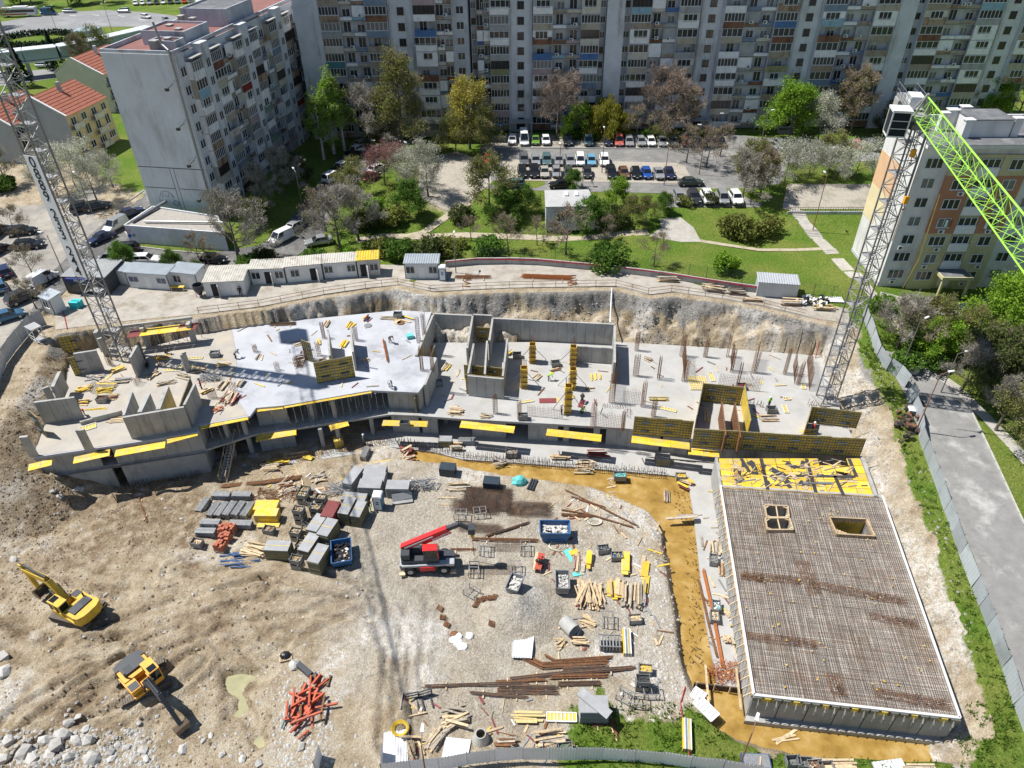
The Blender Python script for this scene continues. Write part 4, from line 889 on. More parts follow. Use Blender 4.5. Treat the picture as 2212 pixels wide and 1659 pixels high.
# low annex
an=[P(u,v,3.2) for u,v in ((268,487),(484,503),(470,468),(330,446))];AX=empty('low_annex',(an[0].x,an[0].y,0),0,'low white annex with flat roof at foot of the tall block','annex')
ap=[tuple((q-an[0])[:2]) for q in an];ac_=(sum(q[0] for q in ap)/4,sum(q[1] for q in ap)/4)
MB().prism(ap,-.3,3.0).build('wall',gab,AX);MB().prism([(ac_[0]+(x-ac_[0])*.96,ac_[1]+(y-ac_[1])*.96) for x,y in ap],3.001,3.06).build('roof',mat('gravel_roof',(.34,.315,.28),.95,.2,2),AX)
for i in range(4):
 a_,b_=Vector((*ap[i],3.15)),Vector((*ap[(i+1) % 4],3.15));MB().beam(a_,b_,.2,.3).build('parapet_wall',gab,AX)
MB().path([(.9,1.0,3.35),(4.2,10.5,3.5),(5.5,11,3.5)],.28,8).build('duct',steel,AX);MB().path([(3,1,3.4),(16.5,.2,3.4)],.18,8).build('duct',steel,AX)
for xx in (1.2,): MB().tube((xx,-.4,1.6),(xx,.1,1.6),.22,8).build('vent',steel,AX)
# ---------------------------------------------------------------- right-hand coloured block
wht=mat('render_white',(.66,.655,.63),.85,.1,.5,0,col2=(.52,.51,.48),mix=.35,scale2=.4,streak=.3)
org=mat('render_orange',(.40,.20,.115),.85,.1,.5,0,col2=(.38,.18,.09),mix=.3,scale2=.4)
crm=mat('render_cream',(.70,.60,.36),.85,.1,.5);pch=mat('render_peach',(.66,.42,.24),.85,.1,.5);yelr=mat('render_yellow',(.50,.455,.27),.85,.1,.5,0,col2=(.43,.40,.2),mix=.3,scale2=.4)
RA=R(-1.5);RB=empty('colourful_apartment_block',(54.3,93.3,0),RA,'seven storey block with white gable and orange and yellow front','apartment block');RH=20.6;FR=2.75
sp_=[('w',4.0),('y',3.6),('b',3.0),('y',3.6),('w',4.2),('w',4.2),('y',3.6),('b',3.0),('y',3.6),('w',4.0)]
RW=sum(w_ for _,w_ in sp_);MB().box(0,.001,-1,RW,11,RH).build('wall',wht,RB)
MB().box(-.06,.0,-1,-.002,11,0.5).build('plinth',panelg,RB)
for y0,y1,za,zb_,m in [(5.0,11,8.5,11.5,crm),(4.2,11,11.5,16.4,pch),(7.0,11,6.5,8.5,crm)]: MB().box(-.05,y0,za,-.002,y1-.002,zb_-.002).build('colour_field',m,RB)
x=0
for k,(kind,w_) in enumerate(sp_):
 c_=x+w_/2
 pr={'w': 0.0,'y': -.55,'b': -.35}[kind]
 if kind != 'w':
  MB().box(x,pr,-1,x+w_,0,FR*3+.3).build('bay_wall',yelr,RB);MB().box(x,pr,FR*3+.301,x+w_,0,FR*6+.4).build('bay_wall',org if kind == 'y' else yelr,RB);MB().box(x,pr,FR*6+.401,x+w_,0,RH-.9).build('bay_wall',yelr,RB)
 for f in range(7):
  z=.5+f*FR
  if kind == 'b':
   if f == 0:
    MB().box(c_-.8,pr-.06,.1,c_+.8,pr-.002,2.2).build('door',white,RB);MB().box(x-.4,-3.0,2.5,x+w_+.9,pr-.002,2.95).build('canopy',yelr,RB);MB().box(x-.2,-2.8,2.951,x+w_+.7,pr-.1,2.98).build('canopy_roof',roofg,RB)
    for s in (x-.2,x+w_+.5): MB().box(s,-2.9,-.3,s+.3,-2.6,2.499).build('post',yelr,RB)
    continue
   MB().box(x+.1,pr-.25,z-.2,x+w_-.1,pr-.002,z+.95).build('balcony_panel',white,RB);o_=obj('glazing',WIN['g3'],RB,(c_,pr-.05,z+.98));o_.scale=(1.15,1,.85)
  else:
   o_=obj('window',WIN[random.choice(('w2','w3','w2','c2'))],RB,(c_,pr,z+.75));o_.scale=(1.15,1,1)
   if random.random() < .35: obj('air_conditioner',AC,RB,(c_+rnd(-.8,.8),pr-.02,z-.05))
 x += w_
MB().box(.3,.3,RH+.001,RW-.3,10.7,RH+.06).build('roof',roofg,RB)
for bxs in [(-.06,0,RH+.0,-.003,11,RH+.75),(0,-.75,RH+.0,RW,.3,RH+.45),(0,10.7,RH+.002,RW,11,RH+.8)]: MB().box(*bxs).build('parapet_wall',wht,RB)
MB().box(0,-.78,RH+.451,RW,.33,RH+.5).build('parapet_cap',roofg,RB)
MB().box(7,3.5,RH+.061,12.5,8.0,RH+2.3).build('penthouse',wht,RB);MB().box(6.9,3.4,RH+2.301,12.6,8.1,RH+2.42).build('penthouse_roof',roofg,RB)
for a0,b0,s in [(6.0,3.0,1.0),(12.8,3.6,1.0),(5.8,7.2,1.2),(8.2,8.6,1.1),(17,5.5,.9),(4.2,6.0,.9),(21,7,1)]: MB().box(a0,b0,RH+.06,a0+s,b0+s*.8,RH+2.4).box(a0-.15,b0-.15,RH+2.42,a0+s+.15,b0+s*.8+.15,RH+2.55).build('chimney',wht,RB)
for xx,zz,in ((7.6,13.9),(13.2,13.6)):              # tricolour flags hung below two windows
 r_=empty('hanging_flag',RB.matrix_world @ Vector((0,0,0)) if False else Matrix.Translation((54.3,93.3,0)) @ Matrix.Rotation(RA,4,'Z') @ Vector((xx-1.2,-.75,zz-3.2)),RA,'white, green and red flag hanging from a window of the '+('orange bay nearest the gable' if xx < 10 else 'second orange bay'),'flag','flags on the coloured block')
 for k,m in enumerate([mat('flag_white',(.8,.8,.8),.8),mat('flag_green',(.03,.25,.10),.8),mat('flag_red',(.5,.03,.03),.8)]): MB().box(-.45+k*.3,-.03-.04*(k % 2),-1.0,-.152+k*.3,.01,0).build('stripe',m,r_)
# ---------------------------------------------------------------- low shed in the park
sh=[P(u,v,5.0) for u,v in ((1178,412),(1270,410),(1287,444),(1180,446))];SH=empty('park_shed',(sh[3].x,sh[3].y,1.2),0,'low grey flat-roofed shed among the park bushes','shed')
spn=[tuple((q-sh[3])[:2]) for q in sh];MB().prism(spn,-.5,3.6).build('wall',panelg,SH);MB().prism([(x*1.04-.15,y*1.05-.15) for x,y in spn],3.601,3.8).build('roof',mat('shed_roof',(.40,.40,.395),.8,.15,.7),SH)
for s in (3.3,5.0): MB().box(s,4.0,3.801,s+.6,5.6,4.05).build('rooflight',white,SH)
obj('window',WIN['w2'],SH,(2.4,-.12,1.2));MB().box(5.2,-.14,-.2,6.2,-.06,2.1).build('door',formst,SH)
# ---------------------------------------------------------------- houses with tiled roofs on the far left
tile=mat('roof_tile',(.33,.115,.07),.8,.2,3,0,col2=(.25,.09,.06),mix=.45,scale2=1.2)
hgrey=mat('house_grey',(.33,.345,.355),.9,.12,.4);hyel=mat('house_yellow',(.56,.43,.24),.9,.1,.4);hcream=mat('house_cream',(.60,.56,.47),.9,.1,.5)
def tiled(root,a_,b_,c_,d_,n=9):                    # pitched plane with tile courses, a-b eave, d-c ridge
 a_,b_,c_,d_=map(Vector,(a_,b_,c_,d_));nr=(b_-a_).cross(d_-a_).normalized()
 for k in range(n):
  e,f,g_,h_=a_.lerp(d_,k/n),b_.lerp(c_,k/n),b_.lerp(c_,(k+1.12)/n),a_.lerp(d_,(k+1.12)/n)
  MB().add([e+nr*.09,f+nr*.09,g_+nr*.02,h_+nr*.02,e-nr*.02,f-nr*.02],[(0,1,2,3),(4,5,1,0)]).build('tile_course',tile,root)
def house(u,v,L1,L2,Hh,label,side=hyel,front=hgrey,ang=TA_):
 p=P(u,v,0);r=empty('tiled_house',p,ang,label,'house','houses with tiled roofs');floors=int(Hh/2.8)
 MB().box(0,0,-1,L1,L2,Hh).build('wall',side,r);MB().box(-.1,-.05,-1,-.002,L2,Hh+.0).build('gable_wall',front,r)
 ym=L2*.55
 MB().add([(-.1,-.05,Hh),(-.1,L2,Hh),(-.1,ym,Hh+3.4),(.2,-.05,Hh),(.2,L2,Hh),(.2,ym,Hh+3.4)],[(0,1,2),(5,4,3),(0,2,5,3),(1,4,5,2)]).build('gable_top',front,r)
 MB().add([(L1,0,Hh),(L1,L2,Hh),(L1,ym,Hh+3.3)],[(0,1,2)]).build('gable_top',side,r)
 tiled(r,(0,-.3,Hh-.15),(L1,-.3,Hh-.15),(L1,ym,Hh+3.3),(0,ym,Hh+3.3));tiled(r,(L1,L2+.3,Hh-.1),(0,L2+.3,Hh-.1),(0,ym,Hh+3.3),(L1,ym,Hh+3.3))
 MB().beam((-.05,-.3,Hh+.05),(-.05,ym,Hh+3.5),.4,.15).beam((-.05,ym,Hh+3.5),(-.05,L2+.3,Hh+.05),.4,.15).build('verge',white,r)
 MB().box(L1*.5,ym-1.5,Hh+2,L1*.5+.7,ym-.9,Hh+4.4).build('chimney',panelg,r)
 for f in range(floors):
  z=Hh-2.8*(f+1)
  for i in range(int(L1/3.2)):
   xx=1.7+i*3.2
   if i % 2 == 0:
    MB().box(xx-1.5,-1.1,z-.1,xx+1.5,-.002,z+.05).build('balcony_slab',slabc,r);o_=obj('parapet',PAR,r,(xx,-1.05,z+.05));o_.scale=(2.9,1,.8);setmat(o_,PCOL[3])
   obj('window',WIN[random.choice(('w2','d','w3'))],r,(xx,0,z+.7))
 return r
house(185,368,13,11,10.8,'cream house with red tiled roof and grey gable beside the tall block')
house(66,374,12,10,9.4,'lower house with grey gable behind the left crane mast',hcream)
o_=house(255,262,14,12,10.5,'house with dull red roof partly hidden behind the tall block',hcream,hcream)
# ---------------------------------------------------------------- tower cranes
def text_mesh(s,size,m,ext=.004):
 cu=bpy.data.curves.new('lettering','FONT');cu.body=s;cu.size=size;cu.align_x='CENTER';cu.align_y='CENTER';cu.extrude=ext
 try: cu.offset=size*.012
 except Exception: pass
 o_=bpy.data.objects.new('lettering',cu);COL.objects.link(o_);bpy.context.view_layer.update()
 me_=bpy.data.meshes.new_from_object(o_.evaluated_get(bpy.context.evaluated_depsgraph_get()));bpy.data.objects.remove(o_);bpy.data.curves.remove(cu)
 me_.materials.clear();me_.materials.append(m);return me_
mastg=mat('mast_grey',(.23,.22,.215),.55,.15,2,0,metal=.3);mastl=mat('mast_light',(.36,.355,.345),.55,.15,2,0,metal=.3)
lime_=mat('lime_green_paint',(.34,.66,.08),.4,.06,2);whitep=mat('white_paint',(.75,.75,.74),.35,.06,2);blk=mat('black_rubber',(.018,.018,.02),.75,.2,4)
def mast_section(w_,h_,m,t_=.13,light=None):
 mb=MB();c=w_/2
 for x in (-c,c):
  for y in (-c,c): mb.beam((x,y,0),(x,y,h_),t_)
 q=[(-c,-c),(c,-c),(c,c),(-c,c)];n=2
 for k in range(n):
  z1,z2=h_*k/n,h_*(k+1)/n
  for i in range(4):
   a_,b_=q[i],q[(i+1) % 4]
   mb.beam((*a_,z1+.04),(*b_,z1+.04),.07,m=1)
   p1,p2=((a_,b_) if (k+i) % 2 else (b_,a_));mb.beam((*p1,z1+.05),(*p2,z2),.07,m=1)
 mb.box(-c+.1,-.1,h_*.5,c-.35,c-.1,h_*.5+.04,1)                       # landing
 for s in (.3,.7): mb.beam((c-.3,s-.6,0),(c-.3,s-.6,h_),.04,m=1)
 for k in range(int(h_/.45)): mb.beam((c-.3,-.3,.2+k*.45),(c-.3,.1,.2+k*.45),.03,m=1)
 return mb.mesh('mast_section',[m,light or m])
def jib_section(w_,h_,l_,m):
 mb=MB();a_=[(-w_/2,0),(w_/2,0),(0,h_)]
 for y,z in a_: mb.tube((0,y,z),(l_,y,z),.062 if z == 0 else .08,6)
 n=2
 for k in range(n):
  x1,x2=l_*k/n,l_*(k+1)/n;xm=(x1+x2)/2
  for s in (-1,1): mb.tube((x1,s*w_/2,0),(xm,0,h_),.03,5);mb.tube((xm,0,h_),(x2,s*w_/2,0),.03,5);mb.tube((x1,-s*w_/2,0),(x2 if s > 0 else xm,s*w_/2,0),.022,5)
  mb.tube((x1,-w_/2,0),(x1,w_/2,0),.035,5)
 return mb.mesh('jib_section',[m])
# --- left crane: mast in view, cab and jib above the frame throw their shadow on the slab and yard
LB=P(265,772,ZB);LR=empty('tower_crane',(LB.x,LB.y,ZB-.3),R(-20),'grey lattice tower crane with white phone number banner on the left','crane','tower cranes')
LS=mast_section(1.9,3.0,mastg,.15,mastl);LZ=14.5*3.0
for k in range(15): obj('mast_section',LS,LR,(0,0,k*3.0))
MB().box(-1.6,-1.6,-.6,1.6,1.6,.25).build('foundation',conc,LR)
ban=mat('banner_cloth',(.86,.86,.88),.6,.04,1);inkm=mat('banner_ink',(.02,.02,.025),.6)
b0,b1=13.2,28.4
BN=MB().box(-.93,-1.10,b0,.93,-1.07,b1).build('banner',ban,LR)
zc=b1-.8
for ch in '0889 233 244':
 if ch == ' ': zc -= .8;continue
 o_=obj('digit',text_mesh(ch,1.75,inkm),BN,(0,-1.115,zc));o_.rotation_euler=(R(90),0,0);zc -= 1.33
ja=math.atan2(-.95,.31)-R(-20);top=LZ
MB().box(-1.3,-1.3,top,1.3,1.3,top+.9).build('turntable',mastg,LR)
tr=Matrix.Rotation(ja,4,'Z')
JS=jib_section(1.3,1.5,5.0,mastl)
for k in range(11): o_=obj('jib_section',JS,LR,tr @ Vector((1.0+k*5.0,0,top+1.0)),ja)
for k in range(2): obj('counter_jib_section',JS,LR,tr @ Vector((-1.0-5.0*(k+1),0,top+1.0)),ja)
o_=MB().box(-12.6,-1.3,top-.9,-9.4,1.3,top+1.6).build('counterweight',conc,LR);o_.rotation_euler=(0,0,ja)
o_=MB().box(.2,1.0,top-.4,2.2,2.5,top+1.8).build('cab',whitep,LR);o_.rotation_euler=(0,0,ja)
# --- right crane
CB=P(1783,864,ZA);CR=empty('tower_crane',(CB.x,CB.y,ZA),R(8),'grey lattice tower crane with white cab and lime green jib on the right','crane','tower cranes')
CS=mast_section(1.75,3.0,mat('mast_violet_grey',(.19,.18,.19),.5,.15,2,0,metal=.35),.13,mastl);CZ=35.3
for k in range(11): obj('mast_section',CS,CR,(0,0,k*CZ/11)).scale=(1,1,CZ/33)
MB().box(-1.4,-1.4,-.3,1.4,1.4,.2).build('foundation',conc,CR)
MB().box(-1.05,-1.05,CZ,1.05,1.05,CZ+.5).lathe([(1.2,CZ+.501),(1.2,CZ+.8)],16).build('turntable',mastg,CR)
tgt=P(2218,556,ZA+CZ+1.4);jd=Vector((tgt.x-CB.x,tgt.y-CB.y));jr=math.atan2(jd.y,jd.x)-R(8);tr=Matrix.Rotation(jr,4,'Z')
JG=jib_section(1.55,1.9,4.6,lime_)
for k in range(11): obj('jib_section',JG,CR,tr @ Vector((.9+k*4.6,.1,CZ+1.2)),jr)
def cpart(mb,name,m): o_=mb.build(name,m,CR);o_.rotation_euler=(0,0,jr);return o_
cpart(MB().box(-.9,-.9,CZ+.802,1.0,.9,CZ+1.15).beam((-.6,-.7,CZ+1.1),(.9,0,CZ+3.4),.16).beam((-.6,.7,CZ+1.1),(.9,0,CZ+3.4),.16).beam((.9,-.7,CZ+1.1),(.9,0,CZ+3.4),.14).beam((.9,.7,CZ+1.1),(.9,0,CZ+3.4),.14),'slewing_frame',mastl)
cj=MB().beam((-.9,-.6,CZ+1.2),(-7,-.6,CZ+1.2),.2,.3).beam((-.9,.6,CZ+1.2),(-7,.6,CZ+1.2),.2,.3)
for k in range(4): cj.beam((-1.2-k*1.4,-.6,CZ+1.2),(-2.3-k*1.4,.6,CZ+1.2),.1)
cj.box(-7,-.55,CZ+1.36,-.9,.55,CZ+1.40);cpart(cj,'counter_jib',mastl)
for k in range(3): cpart(MB().box(-7+k*.6,-.8,CZ-.5,-6.45+k*.6,.8,CZ+1.0),'counterweight',conc)
cpart(MB().box(-3.6,-.6,CZ+1.42,-1.6,.6,CZ+2.4),'machinery_box',whitep)
rl=MB()
for s in (-.85,.85):
 for zz in (1.9,2.5): rl.beam((-6.9,s,CZ+zz),(-.5,s,CZ+zz),.04)
 for k in range(6): rl.beam((-6.8+k*1.2,s,CZ+1.3),(-6.8+k*1.2,s,CZ+2.5),.04)
cpart(rl,'railing',steel)
# cab at the right-hand side of the jib root, glazed towards the jib
cab=empty('cab',tr @ Vector((1.3,-2.1,CZ-.5)),jr);cab.parent=CR;cab.scale=(1.15,1.15,1.15)
MB().box(-.75,-.75,0,.85,.75,.12).build('floor',whitep,cab);MB().box(-.8,-.8,2.1,.95,.8,2.28).build('roof',whitep,cab);MB().box(-.75,-.75,.121,-.68,.75,2.099).build('rear_wall',whitep,cab)
for x,y in ((-.7,-.72),(-.7,.72),(.8,-.72),(.8,.72)): MB().beam((x,y,.12),(x*1.0+(.08 if x > 0 else 0),y,2.1),.1).build('pillar',whitep,cab)
MB().add([(.78,-.66,.13),(.78,.66,.13),(.88,.66,2.09),(.88,-.66,2.09)],[(0,1,2,3)]).add([(-.64,-.72,.13),(.76,-.72,.13),(.84,-.72,2.09),(-.64,-.72,2.09)],[(0,1,2,3)]).add([(-.64,.72,.13),(-.64,.72,2.09),(.84,.72,2.09),(.76,.72,.13)],[(0,1,2,3)]).build('glazing',glass,cab)
for z in (.75,1.4): MB().beam((.84,-.7,z),(.84,.7,z),.05).build('glazing_bar',whitep,cab)
MB().box(-.3,-.3,.12,.3,.3,.55).box(-.35,-.3,.551,-.2,.3,1.3).build('seat',blk,cab)
hooky=mat('hook_orange',(.75,.35,.02),.5)
for k,(xx,dz) in enumerate(((4.4,6.3),(1.9,2.4))):
 base=tr @ Vector((xx,.1,CZ+1.2))
 hb=empty('hook_block',base-Vector((0,0,dz+1.2)),0);hb.parent=CR
 MB().bx(0,0,0,.45,.28,.75).build('block',hooky,hb);MB().tube((-.1,0,.7),(-.1,0,dz+1.1),.03,4).tube((.1,0,.7),(.1,0,dz+1.1),.03,4).build('rope',blk,hb)
 MB().path([(0,0,0),(0,0,-.3),(.16,0,-.5),(.05,0,-.7),(-.14,0,-.6)],.05,5).build('hook',rust,hb)
 if k == 0: MB().path([(0,0,-.5),(0,0,-4.2)],.05,4).build('sling',rust,hb)
wire=empty('tag_rope',(CB.x,CB.y,0),0,'long thin yellow tag rope hanging from the green jib towards the bare tree','rope');pw=[P(2030,420,22),P(1985,560,9),P(1950,622,3)]
MB().path([q-Vector((CB.x,CB.y,0)) for q in pw],.05,4).build('strand',mat('yellow_rope',(.72,.52,.16),.7),wire)
# ---------------------------------------------------------------- hoardings
corr=mat('hoarding_sheet',(.47,.50,.53),.5,.1,.6,0,metal=.2,col2=(.38,.41,.43),mix=.35,scale2=.4,rnd_=.14)
corrw=mat('hoarding_sheet_pale',(.74,.75,.77),.5,.08,.6,0,rnd_=.08)
def corr_mesh(nm,L_,h_,ribs,m,amp=.035):
 mb=MB();n=ribs*4;pts=[]
 for i in range(n+1): x=L_*i/n;pts.append((x,(0,amp,amp,0)[i % 4] if i % 4 in (1,2) else 0))
 mb.add([(x,y,0) for x,y in pts]+[(x,y,h_) for x,y in pts],[(i,i+1,n+2+i,n+1+i) for i in range(n)])
 mb.add([(x,y+.02,0) for x,y in pts]+[(x,y+.02,h_) for x,y in pts],[(i+1,i,n+1+i,n+2+i) for i in range(n)]);return mb.mesh(nm,[m])
HP,HPW=corr_mesh('panel',1,1,9,corr),corr_mesh('panel',1,1,9,corrw)
def hoarding(pts,h_,label,pl=2.6,me_=None,posts=True,lean=.03,foot=True):
 r=empty('hoarding',pts[0],0,label,'fence','sheet metal hoardings round the site');o0=pts[0]
 for a_,b_ in zip(pts,pts[1:]):
  d=b_-a_;n=max(1,round(d.length/pl));ang=math.atan2(d.y,d.x)
  for i in range(n):
   p,q=a_.lerp(b_,i/n),a_.lerp(b_,(i+1)/n);o_=obj('panel',me_ or HP,r,p-o0+Vector((0,0,rnd(0,.06))));l_=(q-p).length;o_.scale=(l_*.985,1,h_*rnd(.985,1.02));o_.rotation_euler=(rnd(-lean,lean),-math.atan2(q.z-p.z,l_),ang+rnd(-.02,.02))
   nr=Vector((-d.y,d.x,0)).normalized()
   if posts:
    MB().beam(p-o0+nr*.09,p-o0+nr*.09+Vector((0,0,h_+.1)),.07).build('post',steel,r)
    if foot: MB().beam(p-o0+nr*.1+Vector((0,0,h_*.75)),p-o0+nr*1.3+Vector((0,0,.05)),.05).build('brace',steel,r)
 return r
hoarding([PG(u,v) for u,v in ((1863,682),(1880,735),(1893,772),(1913,802))],2.1,'sheet fence along the grass bank between right crane mast and concrete rings')
hoarding([PG(u,v) for u,v in ((1915,800),(1934,815),(1953,838))],2.2,'short tilted sheet fence beside the concrete rings',lean=.12)
hoarding([PG(u,v) for u,v in ((1955,852),(1966,873))],2.3,'single sheet panel leaning over at the edge of the service road',lean=.15)
hoarding([PG(u,v) for u,v in ((1968,880),(1981,914),(1984,948),(2004,1005),(2039,1105),(2071,1200),(2099,1270),(2131,1354),(2163,1444),(2189,1524),(2222,1610))],2.1,'long row of sheet panels along the left side of the service road')
bf=[Vector((P(u,v,-7.5).x,P(u,v,-7.5).y,-7.55)) for u,v in ((828,1676),(950,1664),(1010,1652),(1070,1645),(1130,1641),(1300,1641),(1370,1645),(1430,1650),(1490,1659),(1560,1667),(1640,1678))]
hoarding(bf,2.0,'pale sheet hoarding along the bottom edge of the site',2.4,HPW,True,.02,False)
hoarding([Vector((P(u,v,ZY).x,P(u,v,ZY).y,ZY+.1)) for u,v in ((829,1676),(829,1628))],2.0,'pale sheet panel closing the left end of the bottom hoarding',2.4,HPW,True,.01,False)
hoarding([Vector((P(u,v,ZY).x,P(u,v,ZY).y,ZY)) for u,v in ((686,1668),(697,1632))],1.9,'lone white gate leaf at the bottom of the yard',3,HPW,True,.01,False)
hoarding([P(u,v,0) for u,v in ((-40,900),(0,826),(15,786),(32,762),(48,742),(62,725),(73,712),(102,702))],2.2,'plain grey hoarding along the left car park',2.2,lean=.01)
# low concrete wall behind the apron with red cable, chain-link posts behind it
wl=[PG(u,v) for u,v in ((962,577),(1030,571),(1100,570),(1160,572),(1290,584),(1370,593),(1440,602),(1540,618),(1640,632))]
W_=empty('boundary_wall',wl[0],0,'low grey concrete wall with red cable behind the storage strip','wall')
for a_,b_ in zip(wl,wl[1:]):
 n=max(1,round((b_-a_).length/3))
 for i in range(n): p,q=a_.lerp(b_,(i+.004)/n)-wl[0],a_.lerp(b_,(i+.996)/n)-wl[0];MB().beam(p+Vector((0,0,.5)),q+Vector((0,0,.5)),.25,1.2+rnd(-.03,.03)).build('segment',conc,W_)
redc=mat('red_cable',(.32,.02,.03),.5);MB().path([a_-wl[0]+Vector((0,-.16,1.0+.12*math.sin(i*2.1))) for i,a_ in enumerate(wl)],.05,5).path([a_-wl[0]+Vector((0,-.2,.92+.12*math.sin(i*1.1+2))) for i,a_ in enumerate(wl)],.045,5).build('cable',redc,W_)
cl=[PG(u,v) for u,v in ((1020,562),(1100,560),(1300,574),(1450,590),(1640,618),(1836,650))];C_=empty('chain_link_fence',cl[0],0,'thin green wire fence along the lawn edge behind the concrete wall','fence');wirem=mat('green_wire',(.05,.085,.06),.6,.1,3)
wr=MB()
for a_,b_ in zip(cl,cl[1:]):
 n=max(1,round((b_-a_).length/2.5))
 for i in range(n): p=a_.lerp(b_,i/n)-cl[0];MB().tube(p,p+Vector((0,0,2.0)),.035,5).build('post',wirem,C_)
 for k in range(9): wr.beam(a_-cl[0]+Vector((0,0,.1+k*.23)),b_-cl[0]+Vector((0,0,.1+k*.23)),.012)
 m_=int((b_-a_).length/.3)
 for i in range(m_): p=a_.lerp(b_,i/m_)-cl[0];wr.beam(p,p+Vector((0,0,2.0)),.01)
wr.build('wire_mesh',wirem,C_)['kind']='stuff'
# ---------------------------------------------------------------- site cabins
cabw=mat('cabin_white',(.66,.665,.66),.6,.08,.8,0,col2=(.55,.55,.54),mix=.3,scale2=.8);cabd=mat('cabin_dark',(.06,.064,.068),.6,.15,1);cabs=mat('cabin_roof_sheet',(.36,.40,.43),.5,.15,.8,0,metal=.3);cabr2=mat('cabin_roof_worn',(.48,.46,.41),.7,.2,.8,0,col2=(.33,.29,.23),mix=.4,scale2=.7)
trimb=mat('cabin_trim_dark',(.06,.065,.08),.6);trimg=mat('cabin_trim_green',(.03,.10,.075),.6);wbl=mat('cabin_window_print',(.12,.13,.19),.3,.3,2)
def cabin(u1,v1,u2,v2,dep,h_,label,body=None,roof=None,trim=None,feats='wdw',slope=.25,name='site_cabin'):
 a_,b_=PG(u1,v1),PG(u2,v2);d=b_-a_;L_=d.length;r=empty(name,a_+Vector((0,0,.06)),math.atan2(d.y,d.x),label,'cabin','site cabins behind the excavation');body=body or cabw;roof=roof or cabs;trim=trim or trimb
 MB().box(.04,.04,0,L_-.04,dep-.04,h_).build('wall',body,r)
 n=max(3,int(L_/.33));mb=MB()
 for i in range(n):
  x0,x1=-.12+(L_+.24)*i/n,-.12+(L_+.24)*(i+1)/n;f0,f1=h_+.03,h_+.03+slope
  mb.add([(x0,-.15,f0),(x0+(x1-x0)*.3,-.15,f0+.06),(x0+(x1-x0)*.6,-.15,f0+.06),(x1,-.15,f0),(x0,dep+.1,f1),(x0+(x1-x0)*.3,dep+.1,f1+.06),(x0+(x1-x0)*.6,dep+.1,f1+.06),(x1,dep+.1,f1)],[(0,1,5,4),(1,2,6,5),(2,3,7,6)])
 mb.add([(-.12,-.15,h_+.0),(L_+.12,-.15,h_+.0),(L_+.12,dep+.1,h_+slope),(-.12,dep+.1,h_+slope)],[(3,2,1,0)]);mb.build('roof',roof,r)
 for x in (0,L_-.09): MB().box(x,0,0,x+.09,.09,h_).build('corner_post',trim,r)
 MB().box(.091,0,h_-.09,L_-.091,.038,h_).build('top_rail',trim,r)
 nf=len(feats)
 for i,f in enumerate(feats):
  c_=L_*(i+.5)/nf
  if f == 'w': obj('window',WIN['w2'],r,(c_,.04,.95)).scale=(.85,1,.8)
  elif f == 'p': MB().box(c_-.8,.0,1.0,c_+.8,.037,2.0).build('window',white,r);[MB().box(c_-.72+k*.75,-.012,1.08,c_-.03+k*.75,-.001,1.92).build('pane',wbl,r) for k in (0,1)]
  elif f == 'd': MB().box(c_-.45,0,.05,c_+.45,.037,2.05).build('door',white,r)
  elif f == 'o':
   MB().box(c_-.45,.025,.05,c_+.45,.038,2.05).build('doorway',blk,r);o_=MB().box(0,-.03,.05,.85,.02,2.05).build('door',white,r,(c_+.46,0,0));o_.rotation_euler=(0,0,-1.2)  # black panel on the wall stands in for the unlit inside
 return r
OF=cabin(148,634,240,636,5.2,2.8,'dark office pavilion with ribbed grey roof and blue sign',cabd,mat('office_roof',(.33,.34,.335),.6,.15,.8),trimb,'',.05,'office_pavilion')
sgn=MB().box(.9,-.62,2.2,4.4,-.16,2.75).build('sign',mat('sign_blue',(.02,.035,.16),.5),OF)
o_=obj('lettering',text_mesh('PILLAR',.5,mat('sign_white',(.75,.75,.78),.5)),sgn,(2.9,-.63,2.47));o_.rotation_euler=(R(90),0,0)
for x0,x1 in ((.8,2.1),(2.5,3.4),(3.6,4.9)): MB().box(x0,-.0,.2,x1,.037,2.1).build('glass_front',glass,OF)
MB().box(5.9,1.0,1.9,6.2,1.8,2.4).build('air_conditioner',acm,OF)
cabin(259,614,281,617,2.4,2.3,'narrow white store cabin between office and first cabin',feats='d',slope=.1)
cabin(281,622,370,628,2.6,2.6,'white cabin with printed window shades and blue ribbed roof',feats='pdp')
cabin(375,621,431,627,2.6,2.6,'white cabin with yellow bench before its door',feats='wd')
cabin(447,642,533,638,4.4,2.4,'wide white shed with dirty cream roof and dark doorway',cabw,cabr2,cabw,'ooo'[:1]+'d',.25,'site_shed')
cabin(545,616,620,613,2.5,2.6,'green trimmed cabin with open door, leftmost of the joined row',cabw,cabr2,trimg,'wow')
cabin(622,612,699,605,2.5,2.7,'cabin with barred window and vent box, second of the joined row',cabw,cabr2,cabw,'wo')
cabin(701,603,774,598,2.5,2.6,'green trimmed cabin with closed white door, third of the joined row',cabw,cabr2,trimg,'wdw')
cabin(776,599,822,596,2.4,2.8,'small kiosk cabin with yellow boards on its roof',mat('kiosk',(.48,.46,.42),.7,.15,1),yelD,cabw,'ow')
cabin(876,603,949,603,2.5,2.6,'free-standing white cabin with pale blue roof beside the portable toilet',feats='wdw')
cabin(1633,640,1719,648,2.6,2.3,'corrugated grey metal store at the right end of the strip',corr,mat('metal_store_roof',(.46,.48,.50),.45,.1,1,metal=.3),corr,'',.15,'metal_store')
cabin(98,674,120,682,1.9,2.5,'small guard booth with dark frame and window near the left hoarding',feats='w',name='guard_booth')
